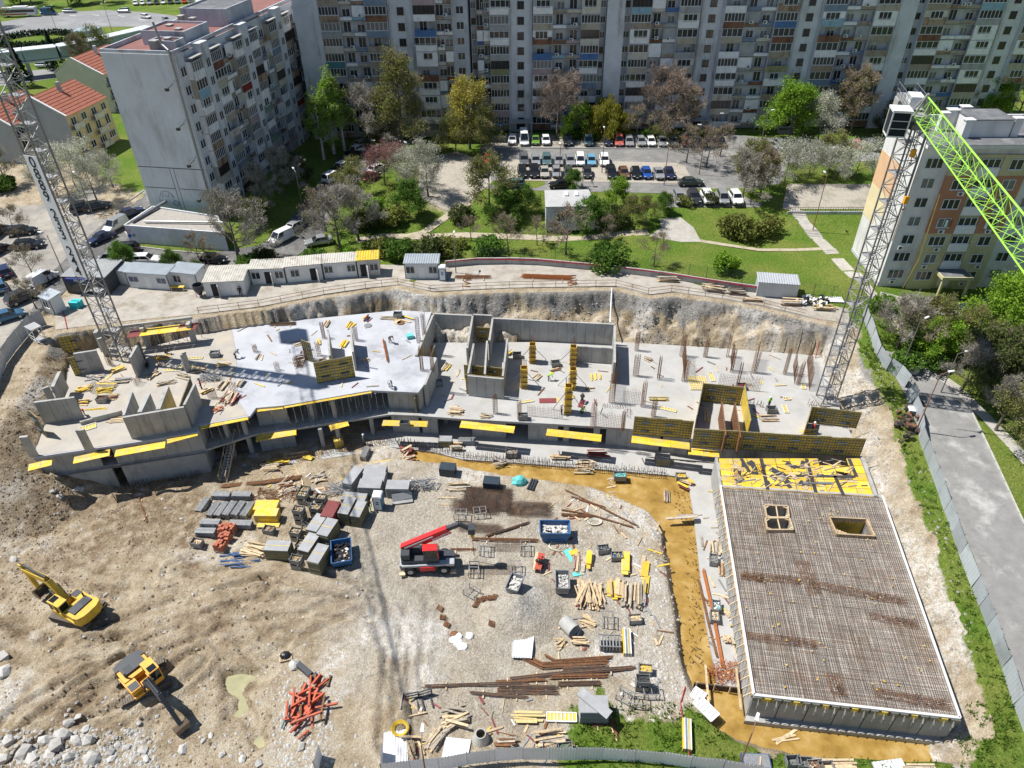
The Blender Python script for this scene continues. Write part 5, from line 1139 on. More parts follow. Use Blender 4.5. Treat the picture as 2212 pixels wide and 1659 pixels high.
# ---------------------------------------------------------------- trees: tapered limbs, fine twigs, leaf-sized faces
bark=mat('bark_grey_brown',(.14,.115,.09),.95,.3,4,.4);barkd=mat('bark_dark',(.075,.058,.045),.95,.3,4,.4);birchb=mat('bark_birch',(.55,.53,.49),.9,.4,3)
def leafmat(name,c1,c2,c3,tr_=.35):
 m=bpy.data.materials.new(name);m.use_nodes=True;t=m.node_tree;L=t.links.new;b=t.nodes['Principled BSDF'];b.inputs['Roughness'].default_value=.75;b.inputs['Specular IOR Level'].default_value=.2
 g=N(t,'ShaderNodeNewGeometry');oi=N(t,'ShaderNodeObjectInfo');rp=N(t,'ShaderNodeValToRGB');e=rp.color_ramp.elements;e.new(.5)
 for k,c in enumerate((c1,c2,c3)): e[k].position=k*.5;e[k].color=(*c,1)
 n1=N(t,'ShaderNodeTexNoise');n1.inputs['Scale'].default_value=.55;n1.inputs['Detail'].default_value=2;L(g.outputs['Position'],n1.inputs['Vector'])
 ma=N(t,'ShaderNodeMath',operation='MULTIPLY_ADD');L(g.outputs['Random Per Island'],ma.inputs[0]);ma.inputs[1].default_value=.55;mb_=N(t,'ShaderNodeMath',operation='MULTIPLY_ADD');L(n1.outputs[0],mb_.inputs[0]);mb_.inputs[1].default_value=.6;mb_.inputs[2].default_value=-.08
 L(mb_.outputs[0],ma.inputs[2]);L(ma.outputs[0],rp.inputs[0])
 hs=N(t,'ShaderNodeHueSaturation');q=N(t,'ShaderNodeMapRange');q.inputs[3].default_value=.8;q.inputs[4].default_value=1.2;L(oi.outputs['Random'],q.inputs[0]);L(q.outputs[0],hs.inputs['Value']);L(rp.outputs[0],hs.inputs['Color']);L(hs.outputs[0],b.inputs['Base Color'])
 ts=N(t,'ShaderNodeBsdfTranslucent');L(hs.outputs[0],ts.inputs['Color']);mx=N(t,'ShaderNodeMixShader');mx.inputs[0].default_value=tr_;L(b.outputs[0],mx.inputs[1]);L(ts.outputs[0],mx.inputs[2]);L(mx.outputs[0],t.nodes['Material Output'].inputs['Surface']);return m
LM={'green': leafmat('leaf_green',(0.041,0.095,0.016),(0.095,0.182,0.027),(0.169,0.277,0.041)),'bright': leafmat('leaf_bright',(0.102,0.203,0.022),(0.196,0.341,0.029),(0.304,0.450,0.051)),'olive': leafmat('leaf_olive',(0.115,0.130,0.030),(0.205,0.225,0.050),(0.310,0.320,0.090)),'yellow': leafmat('leaf_yellow',(0.203,0.196,0.036),(0.341,0.304,0.051),(0.464,0.399,0.087)),'willow': leafmat('leaf_willow',(0.221,0.227,0.033),(0.351,0.345,0.046),(0.468,0.442,0.078)),'blossom': leafmat('blossom_white',(0.230,0.241,0.138),(0.483,0.494,0.380),(0.713,0.713,0.632)),'plum': leafmat('leaf_plum',(0.140,0.063,0.063),(0.266,0.119,0.112),(0.378,0.196,0.168)),'dark': leafmat('leaf_dark',(.045,.065,.02),(.085,.11,.03),(.14,.16,.05)),'fir': leafmat('needle_dark',(0.012,0.029,0.017),(0.024,0.050,0.026),(0.043,0.074,0.036),.1),'twig': mat('twig_brown',(.25,.195,.15),.95,.2,3),'twigr': mat('twig_reddish',(.28,.215,.17),.95,.2,3),'twigg': mat('twig_grey',(.29,.265,.225),.95,.2,3)}
def perp(d):
 a_=d.cross(Vector((rnd(-1,1),rnd(-1,1),rnd(-1,1))))
 return a_.normalized() if a_.length > 1e-4 else Vector((1,0,0))
def leaf(mb,p,s,d=None):
 a_=Vector((rnd(-1,1),rnd(-1,1),rnd(-1,1))).normalized() if d is None else d;b_=perp(a_);mb.add([p-a_*s*.5-b_*s*.28,p+a_*s*.5-b_*s*.2,p+a_*s*.55+b_*s*.2,p-a_*s*.45+b_*s*.3],[(0,1,2,3)])
def make_tree(name,h_,spread,trunk_h,kind,leafk,nleaf,twigs,seed,bm=None,lsize=.34,lev=3,upright=.5,droop=0,nlimb=9,rad=None):
 """unit-scale tree in metres; returns (trunk mesh, crown mesh)"""
 random.seed(seed);T=MB();C=MB();tips=[];rad=rad or h_*.019;nleaf=int(nleaf*1.5);lsize *= .78
 def grow(p,d,l_,r_,k):
  n=3 if k < lev else 2;pts=[p]
  for i in range(n):
   d=(d+perp(d)*rnd(.05,.28)+Vector((0,0,upright*.16-droop*.22*k))).normalized();q=pts[-1]+d*l_/n;T.tube(pts[-1],q,r_*(1-.55*i/n),5 if k < 2 else 3,0,r_*(1-.55*(i+1)/n),False);pts.append(q)
  if k >= lev:
   tips.append((pts[-1],d));tips.append((pts[-2],d));return
  m=4 if k == 1 else 4
  for i in range(m):
   f=rnd(.3,1);j=min(n-1,int(f*n));q=pts[j].lerp(pts[j+1],f*n-j)
   dd=(d+perp(d)*rnd(.5,1.1)).normalized();grow(q,dd,l_*rnd(.5,.72),r_*.5,k+1)
  grow(pts[-1],d,l_*.6,r_*.5,k+1)
 top=Vector((rnd(-.3,.3),rnd(-.3,.3),h_*.78));pts=[Vector((0,0,-.15)),Vector((rnd(-.1,.1),rnd(-.1,.1),trunk_h)),Vector((rnd(-.25,.25),rnd(-.25,.25),(trunk_h+h_*.78)/2)),top]
 for i in range(3): T.tube(pts[i],pts[i+1],rad*(1,.8,.45)[i]*(1.25 if i == 0 else 1),7,0,rad*(.8,.45,.12)[i],False)
 for i in range(nlimb):
  f=(i+.5)/nlimb;z=trunk_h+(h_*.78-trunk_h)*f;j=1 if z < pts[2].z else 2;a_=i*2.4+rnd(-.4,.4);s=(z-pts[j].z)/(pts[j+1].z-pts[j].z);p=pts[j].lerp(pts[j+1],max(0,min(1,s)))
  el=.25+upright*.9*f;d=Vector((math.cos(a_)*math.cos(el),math.sin(a_)*math.cos(el),math.sin(el)));grow(p,d,spread*(1.0-.45*f)*rnd(.75,1.1)*.62,rad*(.42-.22*f),1)
 grow(top,Vector((0,0,1)),h_*.16,rad*.13,2)
 for i in range(twigs):
  p,d=random.choice(tips);p=p+Vector((rnd(-1,1),rnd(-1,1),rnd(-1,1)))*spread*.06;d2=(d*.6+perp(d)*rnd(.3,1.2)+Vector((0,0,.25-droop))).normalized();l_=rnd(.35,1.0)*h_*.065
  q=p+d2*l_;C.tube(p,q,.028,3,1,.010,False)
  if i % 2: d3=(d2+perp(d2)*.9).normalized();C.tube(p.lerp(q,.5),p.lerp(q,.5)+d3*l_*.7,.02,3,1,.008,False)
 for i in range(nleaf):
  p,d=random.choice(tips);g_=random.gauss;c_=spread*.085
  if droop > .5: p=p+Vector((g_(0,c_),g_(0,c_),-abs(g_(0,h_*.16))));leaf(C,p,lsize*rnd(.7,1.4),Vector((rnd(-.15,.15),rnd(-.15,.15),-1)).normalized())
  else: leaf(C,p+Vector((g_(0,c_),g_(0,c_),g_(0,c_*.8))),lsize*rnd(.6,1.3))
 random.seed(seed+99)
 return T.mesh('trunk',[bm or bark]),C.mesh('crown',[LM[leafk] if leafk else LM['twig'],LM[kind]],False)
TP={}
def proto(key,**k): TP[key]=make_tree(**k)
proto('bare1',name='',h_=13,spread=7,trunk_h=2.6,kind='twigr',leafk=None,nleaf=0,twigs=5200,seed=3,nlimb=11,rad=.28)
proto('bare2',name='',h_=11,spread=6.2,trunk_h=2.2,kind='twigg',leafk='olive',nleaf=260,twigs=4200,seed=5,upright=.8,nlimb=10,rad=.24)
proto('bare3',name='',h_=8,spread=4.6,trunk_h=1.6,kind='twig',leafk='olive',nleaf=120,twigs=1500,seed=8,nlimb=7,rad=.16)
proto('bare4',name='',h_=12,spread=5,trunk_h=3,kind='twigr',leafk='olive',nleaf=900,twigs=4200,seed=12,upright=.9,nlimb=11)
proto('bud1',name='',h_=20,spread=6.5,trunk_h=3,kind='twig',leafk='olive',nleaf=6500,twigs=2400,seed=14,upright=.9,nlimb=15,lsize=.36)
proto('bud2',name='',h_=14,spread=6.5,trunk_h=2.5,kind='twig',leafk='yellow',nleaf=6500,twigs=1200,seed=16,upright=.7,nlimb=12,lsize=.34)
proto('bud3',name='',h_=9,spread=5.2,trunk_h=1.6,kind='twig',leafk='olive',nleaf=3800,twigs=1400,seed=18,nlimb=9,lsize=.28)
proto('green1',name='',h_=11,spread=6.2,trunk_h=1.6,kind='twig',leafk='bright',nleaf=11000,twigs=100,seed=21,nlimb=13,lsize=.36)
proto('green2',name='',h_=7,spread=4.6,trunk_h=.8,kind='twig',leafk='green',nleaf=6000,twigs=100,seed=23,nlimb=10,lsize=.30)
proto('green3',name='',h_=7,spread=4.2,trunk_h=.9,kind='twig',leafk='bright',nleaf=5500,twigs=100,seed=25,nlimb=10,lsize=.30)
proto('blossom1',name='',h_=6,spread=5.0,trunk_h=1.1,kind='twigg',leafk='blossom',nleaf=4600,twigs=700,seed=27,nlimb=9,lsize=.20)
proto('blossom2',name='',h_=10,spread=6.0,trunk_h=2.0,kind='twigg',leafk='blossom',nleaf=4600,twigs=1600,seed=29,upright=.8,nlimb=11,lsize=.22)
proto('plum',name='',h_=7,spread=5.5,trunk_h=1.3,kind='twigr',leafk='plum',nleaf=2600,twigs=1500,seed=31,nlimb=9,lsize=.22)
proto('willow',name='',h_=8.5,spread=4.6,trunk_h=2.4,kind='twig',leafk='willow',nleaf=9000,twigs=200,seed=33,droop=.8,nlimb=11,lsize=.42,lev=3)
proto('birch',name='',h_=17,spread=4.2,trunk_h=4,kind='twig',leafk='bright',nleaf=4200,twigs=600,seed=35,upright=.6,droop=.25,nlimb=13,bm=birchb,lsize=.34)
proto('dark1',name='',h_=9,spread=6,trunk_h=1.2,kind='twig',leafk='dark',nleaf=6500,twigs=1400,seed=37,nlimb=10,lsize=.36)
def bush(seed,leafk,n,r_,h_,ls=.26):
 random.seed(seed);T=MB();C=MB();cl=[(rnd(-1,1)*r_*.6,rnd(-1,1)*r_*.6,rnd(.25,.75)*h_,rnd(.3,.55)*r_) for _ in range(9)]
 for x,y,z,q in cl: T.tube((0,0,-.1),(x,y,z),.06,4,0,.015,False)
 for i in range(n):
  x,y,z,q=random.choice(cl);d=Vector((random.gauss(0,1),random.gauss(0,1),random.gauss(0,.8))).normalized()*q*rnd(.55,1.05);leaf(C,Vector((x,y,max(.05,z+d.z)))+Vector((d.x,d.y,0)),ls*rnd(.6,1.3))
 random.seed(seed+5);return T.mesh('stem',[barkd]),C.mesh('foliage',[LM[leafk]])
for k,a_ in enumerate([('bush1','green',2600,2.0,2.2),('bush2','bright',2600,1.8,2.4),('bush3','olive',2200,2.2,2.0),('bush4','dark',2400,2.2,2.4)]): TP[a_[0]]=bush(50+k,*a_[1:])
def fir(seed):
 random.seed(seed);T=MB().tube((0,0,-.2),(0,0,10.5),.2,6,0,.03);C=MB()
 for i in range(2600):
  f=random.random()**.75;z=.8+f*9.7;rr=(1-f)**.9*2.4*rnd(.55,1.05)*(1+.18*math.sin(z*5));a_=rnd(0,6.283);leaf(C,Vector((rr*math.cos(a_),rr*math.sin(a_),z-rr*.25)),.42*rnd(.6,1.2),Vector((math.cos(a_),math.sin(a_),-.35)).normalized())
 return T.mesh('trunk',[barkd]),C.mesh('crown',[LM['fir']])
TP['fir']=fir(70)
random.seed(101)
def plant(key,u,v,s,name,label,group,rz=None,sz=None,pos=None):
 p=pos or G(u,v);r=empty(name,p,rnd(0,6.28) if rz is None else rz,label,'tree' if 'tree' in name else 'bush',group,scale=(s,s,(sz or s)))
 tm,cm=TP[key];obj('trunk' if 'tree' in name else 'stem',tm,r);obj('crown' if 'tree' in name else 'foliage',cm,r);return r
g1,g2,g3='trees between the car park and the apartment row','trees and bushes of the park','trees beside the right-hand road'
TREES=[
 ('birch',722,332,1.0,'birch_tree','slender pale green birch in the dark corner beside the tall block',g1),('birch',745,325,.92,'birch_tree','second slender birch, right of the first in the dark corner',g1),('birch',700,345,.8,'birch_tree','shortest birch nearest the tall block',g1),
 ('bare2',800,325,1.15,'bare_tree','bare grey tree between birches and the tallest budding tree',g1),('bud1',872,332,1.0,'budding_tree','tallest olive green budding tree before the apartment row',g1),('bare2',900,322,.95,'bare_tree','bare tree under the tallest budding tree',g1),('bud2',1015,322,1.0,'budding_tree','broad yellow green tree left of the car park',g1),('bud3',985,335,.9,'budding_tree','low olive tree under the broad yellow green one',g1),
 ('bare1',1203,300,1.0,'bare_tree','wide bare brown tree above the upper car row, left of the willow',g1),('green3',1245,298,1.0,'leafy_tree','green tree growing behind the wide bare one',g1),('willow',1308,300,1.05,'weeping_willow_tree','yellow green weeping willow before the blank pier',g1),('bare1',1440,302,1.12,'bare_tree','largest bare reddish tree right of the willow',g1),('bare4',1480,300,.85,'bare_tree','bare tree crowding the right side of the largest bare one',g1),('bare3',1375,302,.9,'bare_tree','small bare tree at the kerb right of the willow',g1),
 ('green1',1702,308,1.05,'leafy_tree','round dense bright green tree right of the car park',g1),('blossom2',1765,308,.95,'blossom_tree','grey and white blossoming tree right of the round green one',g1),('bare4',1835,292,1.1,'bare_tree','dark reddish bare tree left of the crane cab',g1),('bare4',1810,290,1.0,'bare_tree','second dark bare tree behind the blossoming one',g1),('green1',2130,268,.85,'leafy_tree','bright green tree seen above the jib',g1),('bare2',2075,262,.85,'bare_tree','bare tree left of the green one above the jib',g1),('bare2',2195,262,.9,'bare_tree','bare tree at the right edge above the jib',g1),('dark1',1960,305,.8,'leafy_tree','dark evergreen behind the crane mast top',g1),('dark1',1925,290,.7,'leafy_tree','low dark evergreen left of the crane mast top',g1),
 ('blossom1',1695,392,1.1,'blossom_tree','leftmost white blossoming tree of the row by the paved yard',g1),('blossom1',1745,385,1.0,'blossom_tree','second white blossoming tree of the row by the paved yard',g1),('blossom1',1800,388,.9,'blossom_tree','third white blossoming tree of the row by the paved yard',g1),('blossom1',1845,388,1.05,'blossom_tree','rightmost white blossoming tree next to the coloured block',g1),('bud3',1790,372,.85,'budding_tree','olive budding tree above the blossoming row',g1),
 ('bare2',1600,440,.85,'bare_tree','tall thin bare tree at the right end of the lower lane',g1),('bud3',1625,415,1.05,'budding_tree','brownish budding tree right of the car park',g1),('bare4',1640,430,.75,'bare_tree','bare tree behind the parked white cars',g1),('bare3',1482,352,.95,'bare_tree','small bare tree on the grass island in the car park',g1),('bare3',1525,362,1.0,'bare_tree','second small bare tree on the grass island',g1),('bare3',1555,338,.8,'bare_tree','thin bare tree at the end of the upper car row',g1),('bud3',1430,310,.6,'budding_tree','small budding tree between parked cars of the upper row',g1),
 ('blossom2',925,425,.95,'blossom_tree','tall silvery blossoming tree beside the paved square',g2),('blossom1',880,400,1.0,'blossom_tree','low blossoming tree left of the tall silvery one',g2),('plum',832,400,1.0,'plum_tree','reddish plum tree beside the shaded street',g2),('plum',855,372,.75,'plum_tree','smaller reddish plum tree next to the red car',g2),
 ('bud3',1058,452,1.1,'budding_tree','olive budding tree right of the paved square',g2),('bud3',1040,335,1.0,'budding_tree','olive tree at the left end of the car rows',g2),('bare2',735,538,.95,'bare_tree','large bare brown tree leaning over the park edge',g2),('bare2',775,520,.85,'bare_tree','bare tree right of the large brown one',g2),('bud3',765,430,.8,'budding_tree','brown green tree by the shaded street',g2),('bare3',705,500,1.0,'bare_tree','bare tree at the dark street corner',g2),
 ('green2',885,470,.85,'leafy_tree','dark green tree left of the dirt path',g2),('green2',1088,470,.75,'leafy_tree','green tree left of the shed',g2),('green2',1135,462,.65,'leafy_tree','second green tree left of the shed',g2),('green3',1330,448,.72,'leafy_tree','bright green tree right of the shed',g2),('green2',1240,410,.5,'leafy_tree','green tree behind the shed roof',g2),('green2',1272,500,.8,'leafy_tree','dark green tree hiding the right end of the shed',g2),('bud3',1365,488,.6,'budding_tree','grey green thicket tree right of the shed',g2),('bud3',1395,482,.55,'budding_tree','right half of the grey green thicket',g2),('green2',1432,462,.5,'leafy_tree','narrow green tree at the right end of the thicket',g2),
 ('bare3',1222,550,1.05,'bare_tree','bare tree on the lawn below the shed',g2),('bare3',1160,530,.6,'bare_tree','thin dark sapling left of the lawn tree',g2),('bare3',1305,520,.55,'bare_tree','small bare tree beside the dark green one',g2),('bare3',1412,575,.7,'bare_tree','small bare tree in the middle of the lawn',g2),('bare3',1098,545,.8,'bare_tree','bare tree with twisted limbs left of the lawn',g2),('bare3',1018,520,.55,'bare_tree','thin bare tree by the dirt path fork',g2),
 ('bare2',518,572,1.1,'bare_tree','large grey bare tree at the annex corner',None),('bare3',430,560,.6,'bare_tree','thin bare tree behind the cabins',None),('bare3',452,575,.55,'bare_tree','thinnest bare tree behind the wide shed',None),('green2',272,585,.62,'leafy_tree','small green street tree hiding a silver car',None),('green2',378,592,.52,'leafy_tree','small green street tree behind the first cabins',None),
 ('blossom2',105,425,.75,'blossom_tree','pale blossoming tree behind the banner',None),('blossom2',212,438,.8,'blossom_tree','pale blossoming tree nearest the tall block',None),('blossom1',165,405,1.2,'blossom_tree','low blossoming tree in the middle of the left row',None),('blossom2',245,405,.65,'blossom_tree','pale blossoming tree beside the cream house',None),('bare3',42,520,.75,'bare_tree','bare sapling on the dusty car park',None),('bare3',75,600,.7,'bare_tree','bare sapling behind the white van',None),('bare3',80,668,.65,'bare_tree','bare sapling beside the guard booth',None),('bare2',15,400,.7,'bare_tree','bare tree at the left edge of the picture',None),('bush1',10,410,1.3,'garden_bush','green bush at the left edge of the picture',None),
 ('fir',57,188,1.0,'fir_tree','tall dark fir behind the tiled houses',None),('fir',40,205,.8,'fir_tree','shorter dark fir left of the tall one',None),('fir',128,150,.95,'fir_tree','dark fir before the glazed footbridge',None),('fir',115,152,.75,'fir_tree','smaller dark fir beside the footbridge',None),('bare4',190,170,.9,'bare_tree','brown bare tree behind the tiled houses',None),('bud3',215,150,1.2,'budding_tree','olive tree right of the footbridge tower',None),
 ('bare2',1938,752,.75,'bare_tree','bare multi-stemmed tree before the coloured block',g3),('bare3',1960,765,.9,'bare_tree','bare tree right of the multi-stemmed one',g3),('bud3',2010,740,.8,'budding_tree','olive budding tree between path and parked cars',g3),('green3',2020,770,.8,'leafy_tree','light green tree over the footway',g3),('green1',2170,742,.95,'leafy_tree','bright green tree at the right edge below the jib',g3),('green1',2215,700,.85,'leafy_tree','second bright green tree cut by the right edge',g3),('dark1',2120,830,.9,'leafy_tree','dark leafless tangle of ivy covered trees by the road',g3),('dark1',2185,880,1.0,'leafy_tree','dark ivy covered tree at the right edge',g3),('bare2',2075,850,.7,'bare_tree','leaning bare tree beside the service road',g3),('bare2',2150,930,.7,'bare_tree','bare tree below the dark tangle',g3),('bud3',2200,960,.9,'budding_tree','olive tree at the right edge of the footway',g3),('bare4',2205,800,.7,'bare_tree','bare tree inside the dark tangle',g3),('bud3',2090,775,.8,'budding_tree','olive tree left of the bright green one',g3),
 ('bare2',615,425,.8,'bare_tree','bare tree in the deep shade under the tall block',None),('bare2',570,455,.75,'bare_tree','second bare tree in the shade under the tall block',None),('dark1',560,490,.55,'leafy_tree','dark bushy tree in the shade near the annex',None),('dark1',640,395,.6,'leafy_tree','dark bushy tree at the far end of the shaded strip',None),('dark1',820,320,.6,'leafy_tree','dark bushy tree in the corner below the birches',None),
]
for a_ in TREES: plant(*a_)
BUSH=[('bush1',1302,575,1.7,'dense round green bush on the lawn by the wall'),('bush2',1567,592,1.25,'yellow green round bush at the lawn edge'),('bush3',1600,505,1.7,'brownish bush on the upper lawn'),('bush3',1640,500,1.5,'second brownish bush on the upper lawn'),('bush4',1625,515,1.1,'dark low bush under the brownish ones'),('bush3',985,545,1.3,'olive bush below the dirt path'),('bush1',1050,545,1.3,'green bush left of the bare lawn tree'),('bush4',930,560,1.5,'dark bush behind the kiosk cabin'),('bush1',870,560,1.4,'green bush behind the joined cabins'),('bush3',830,545,1.3,'olive bush left of the green one behind the cabins'),('bush2',750,560,.9,'light green bush behind the cabin roofs'),('bush1',690,570,1.2,'green bush at the street corner behind the cabins'),('bush4',1000,480,1.2,'dark bush beside the dirt path'),('bush3',840,480,1.4,'olive bush left of the dark green tree'),('bush2',820,455,1.0,'light green bush by the shaded street'),('bush4',800,490,1.5,'dark bush at the street edge'),('bush1',1095,490,1.1,'green bush at the shed wall'),('bush4',1340,490,1.5,'dark bush inside the thicket'),('bush1',1300,470,1.2,'green bush right behind the shed'),('bush1',1240,302,1.0,'green hedge bush under the wide bare tree'),('bush1',1275,303,.9,'green hedge bush left of the willow'),('bush1',1340,304,.8,'green hedge bush right of the willow'),('bush1',1400,304,.9,'green hedge bush under the largest bare tree'),('bush3',1455,306,.9,'olive hedge bush under the largest bare tree'),('bush2',1520,300,.9,'light green hedge bush before the entrance'),('bush4',1540,440,.9,'dark low bush before the white parked cars'),('bush3',1480,440,.8,'low brown bush before the silver parked car'),
 ('bush1',1900,665,1.0,'green bush at the foot of the coloured block'),('bush1',1945,790,1.1,'green bush above the concrete rings'),('bush2',1990,760,1.3,'light green bush beside the footway'),('bush4',2140,770,1.3,'dark bush beside the parked cars'),('bush1',2010,790,1.0,'green bush at the kerb of the service road'),('bush4',1985,430,.01,'x'),('bush1',420,582,.6,'small green bush at the bare trees behind the cabins'),('bush1',545,580,1.1,'green bush under the large bare tree'),('bush4',570,572,1.1,'dark bush right of the large bare tree')]
for k,u,v,s,l in BUSH:
 if l != 'x': plant(k,u,v,s,'round_bush',l,'bushes around the park and roads')
# weeds on the bank and the grassy strip: one uncounted mass
random.seed(55);mb=MB()
def tuft(p,s,n=7):
 for _ in range(n): a_=rnd(0,6.28);d=Vector((math.cos(a_)*.5,math.sin(a_)*.5,1)).normalized();q=p+Vector((rnd(-.25,.25)*s*2,rnd(-.25,.25)*s*2,0));b_=perp(d)*.05*s*3;mb.add([q-b_,q+b_,q+d*s*rnd(.5,1.1)],[(0,1,2)])
for _ in range(1100):
 u,v=rnd(1230,2190),rnd(1520,1659);p=G(u,v)
 if p.z > -8.2 and vn(p.x,p.y,3,1) > -.2 and zt(p.x,p.y) > -8: tuft(p,rnd(.25,.5))
for q,q2 in zip(rc,rc[1:]):
 for _ in range(34):
  p=q.lerp(q2,random.random())+Vector((rnd(-.1,2.0),rnd(-.3,.3),0));tuft(onz(p.x,p.y),rnd(.2,.55))
for _ in range(500):
 p=PG(rnd(1870,1990),rnd(690,800));
 if not inpoly(np.array([p.x]),np.array([p.y]),px(ROAD))[0] and not inpoly(np.array([p.x]),np.array([p.y]),PIT)[0]: tuft(onz(p.x,p.y),rnd(.25,.6))
o_=mb.build('weeds',leafmat('weed_leaf',(.06,.13,.015),(.12,.21,.025),(.19,.27,.045)));tag(o_,'green weeds and grass tufts on banks and verge','weeds',kind='stuff')
# ---------------------------------------------------------------- cars
random.seed(303)
tyre=mat('tyre',(.02,.02,.021),.85,.2,5);rim=mat('rim',(.42,.42,.43),.35,.1,3,metal=.7);cglass=mat('car_glass',(.012,.015,.018),.06,.1,1,spec=.7);hl=mat('headlight',(.62,.63,.64),.15,.05,3);tl=mat('tail_light',(.36,.012,.012),.25);trim_=mat('car_trim',(.025,.025,.027),.6);plate=mat('number_plate',(.7,.7,.7),.5)
def paint(name,c,metal=.25):
 m=mat('paint_'+name,c,.28,.05,1,0,metal,spec=.6);return m
PA={'white': paint('white',(.70,.70,.69),0),'silver': paint('silver',(.42,.43,.44),.5),'grey': paint('grey',(.16,.165,.17),.4),'dark': paint('dark',(.045,.047,.052),.3),'black': paint('black',(.014,.014,.016),.1),'navy': paint('navy',(.022,.03,.075)),'blue': paint('blue',(.02,.09,.36)),'lblue': paint('light_blue',(.16,.40,.58)),'teal': paint('teal',(.10,.17,.18)),'red': paint('red',(.50,.018,.014),.1),'coral': paint('coral',(.50,.12,.09),.1),'green': paint('green',(.16,.32,.035)),'brown': paint('brown',(.17,.085,.055)),'beige': paint('beige',(.46,.43,.37)),'dred': paint('dark_red',(.12,.02,.018)),'dgreen': paint('grey_green',(.06,.075,.065)),'steelb': paint('steel_blue',(.05,.13,.22))}
def car_meshes(L_,W_,Hh,hood,wsx,rfx,rrx,rbx,belt,deck,kind):
 """x forward. wsx/rfx: windscreen foot and head, rrx/rbx: rear roof end and rear glass foot (distances from the front)"""
 h2=W_/2;xf=L_/2;B=MB();zb=.26
 st=[(0,.60,.46,.90),(.06*L_,.72,zb,.97),(.16*L_,hood*.97,zb,1),(wsx*L_,hood+.04,zb,1),(.5*L_,belt,zb,1),(rbx*L_,belt+.02,zb,1),(.94*L_,deck,zb,.98),(.985*L_,deck*.94,.30,.95),(L_,deck*.72,.42,.90)]
 rings=[]
 for d,zt_,z1,k in st:
  x=xf-d;w_=h2*k;rings.append([(x,-w_*.93,z1),(x,-w_,z1+.18),(x,-w_*1.0,(z1+zt_)/2+.05),(x,-w_*.95,zt_-.07),(x,-w_*.86,zt_),(x,w_*.86,zt_),(x,w_*.95,zt_-.07),(x,w_*1.0,(z1+zt_)/2+.05),(x,w_,z1+.18),(x,w_*.93,z1)])
 B.loft(rings)
 # greenhouse
 rz_,rw,bw=Hh,h2*.74,h2*.90;P_=[(xf-wsx*L_,belt-.02,bw),(xf-rfx*L_,rz_-.03,rw),(xf-(rfx+.12)*L_,rz_,rw),(xf-rrx*L_,rz_-.02,rw),(xf-rbx*L_,belt+.0,bw*.97)]
 GL=MB();ro=.06
 a_,b_,c_,d_,e_=P_
 B.add([(b_[0],-b_[2],b_[1]),(b_[0],b_[2],b_[1]),(c_[0],c_[2],c_[1]),(c_[0],-c_[2],c_[1]),(d_[0],d_[2],d_[1]),(d_[0],-d_[2],d_[1])],[(0,1,2,3),(3,2,4,5)])
 def q(p0,p1,s,f0,f1):
  v0=Vector((p0[0],s*p0[2],p0[1]));v1=Vector((p1[0],s*p1[2],p1[1]));return v0.lerp(v1,f0),v0.lerp(v1,f1)
 # windscreen and rear glass with painted margins
 for (p0,p1) in ((a_,b_),(e_,d_)):
  v=[Vector((p0[0],-p0[2],p0[1])),Vector((p0[0],p0[2],p0[1])),Vector((p1[0],p1[2],p1[1])),Vector((p1[0],-p1[2],p1[1]))]
  if p0 is e_: v=[v[1],v[0],v[3],v[2]]
  c=sum(v,Vector())/4;n=(v[1]-v[0]).cross(v[3]-v[0]).normalized();g_=[c+(x-c)*.90+n*.012 for x in v];B.add(v,[(0,1,2,3)])
  if not (kind == 'van' and p0 is e_): GL.add(g_,[(0,1,2,3)])
 for s in (-1,1):
  v=[Vector((p[0],s*p[2],p[1])) for p in (a_,e_,d_,c_,b_)];f=(0,1,2,3,4) if s < 0 else (4,3,2,1,0);
  B.add(v,[f]);sgn_=Vector((0,s*.012,.004))
  def ip(fx,fz):
   lo=v[0].lerp(v[1],fx);hi=(v[4].lerp(v[2],fx));return lo.lerp(hi,fz)+sgn_
  spans=[(.05,.46),(.49,.80),(.83,.96)] if kind in ('estate','suv','mpv') else ([(.05,.36)] if kind == 'van' else [(.05,.48),(.51,.95)])
  for x0,x1 in spans:
   q4_=[ip(x0,.10),ip(x1,.10),ip(x1,.88),ip(x0,.88)];GL.add(q4_,[(0,1,2,3)] if s < 0 else [(3,2,1,0)])
 LT=MB();TLm=MB();TR=MB()
 for s in (-1,1):
  TR.box(xf-wsx*L_-.35,s*(h2+.10)-.09,belt-.02,xf-wsx*L_-.2,s*(h2+.10)+.09,belt+.12)
 LT.box(xf-.16,-.17,.60,xf-.015,.17,.74);TLm.box(-xf+.01,-.13,deck*.70,-xf+.16,.13,deck*.92)
 TR.box(xf-.06,-h2*.55,.36,xf+.015,h2*.55,.54);TR.box(-xf-.012,-h2*.7,.30,-xf+.1,h2*.7,.44)
 PLm=MB().box(xf+.016,-.26,.42,xf+.03,.26,.52).box(-xf-.03,-.26,.62,-xf-.0,.26,.72)
 w=.31 if kind != 'suv' else .35
 W1=MB().lathe([(w*.62,-.1),(w,-.095),(w,.095),(w*.62,.1)],14);W1.v=[(x,z,y) for x,y,z in W1.v]
 R1=MB().lathe([(w*.60,-.105),(w*.55,.106)],10);R1.v=[(x,z,y) for x,y,z in R1.v]
 return dict(body=B.mesh('body',[PA['white']]),window_glass=GL.mesh('window_glass',[cglass]),headlights=LT.mesh('headlight',[hl]),tail=TLm.mesh('tail_light',[tl]),trim=TR.mesh('trim',[trim_]),plate=PLm.mesh('number_plate',[plate]),wheel=W1.mesh('wheel',[tyre]),rim=R1.mesh('rim',[rim]),wx=(xf-.19*L_,-xf+.19*L_),wy=h2-.10,r=w)
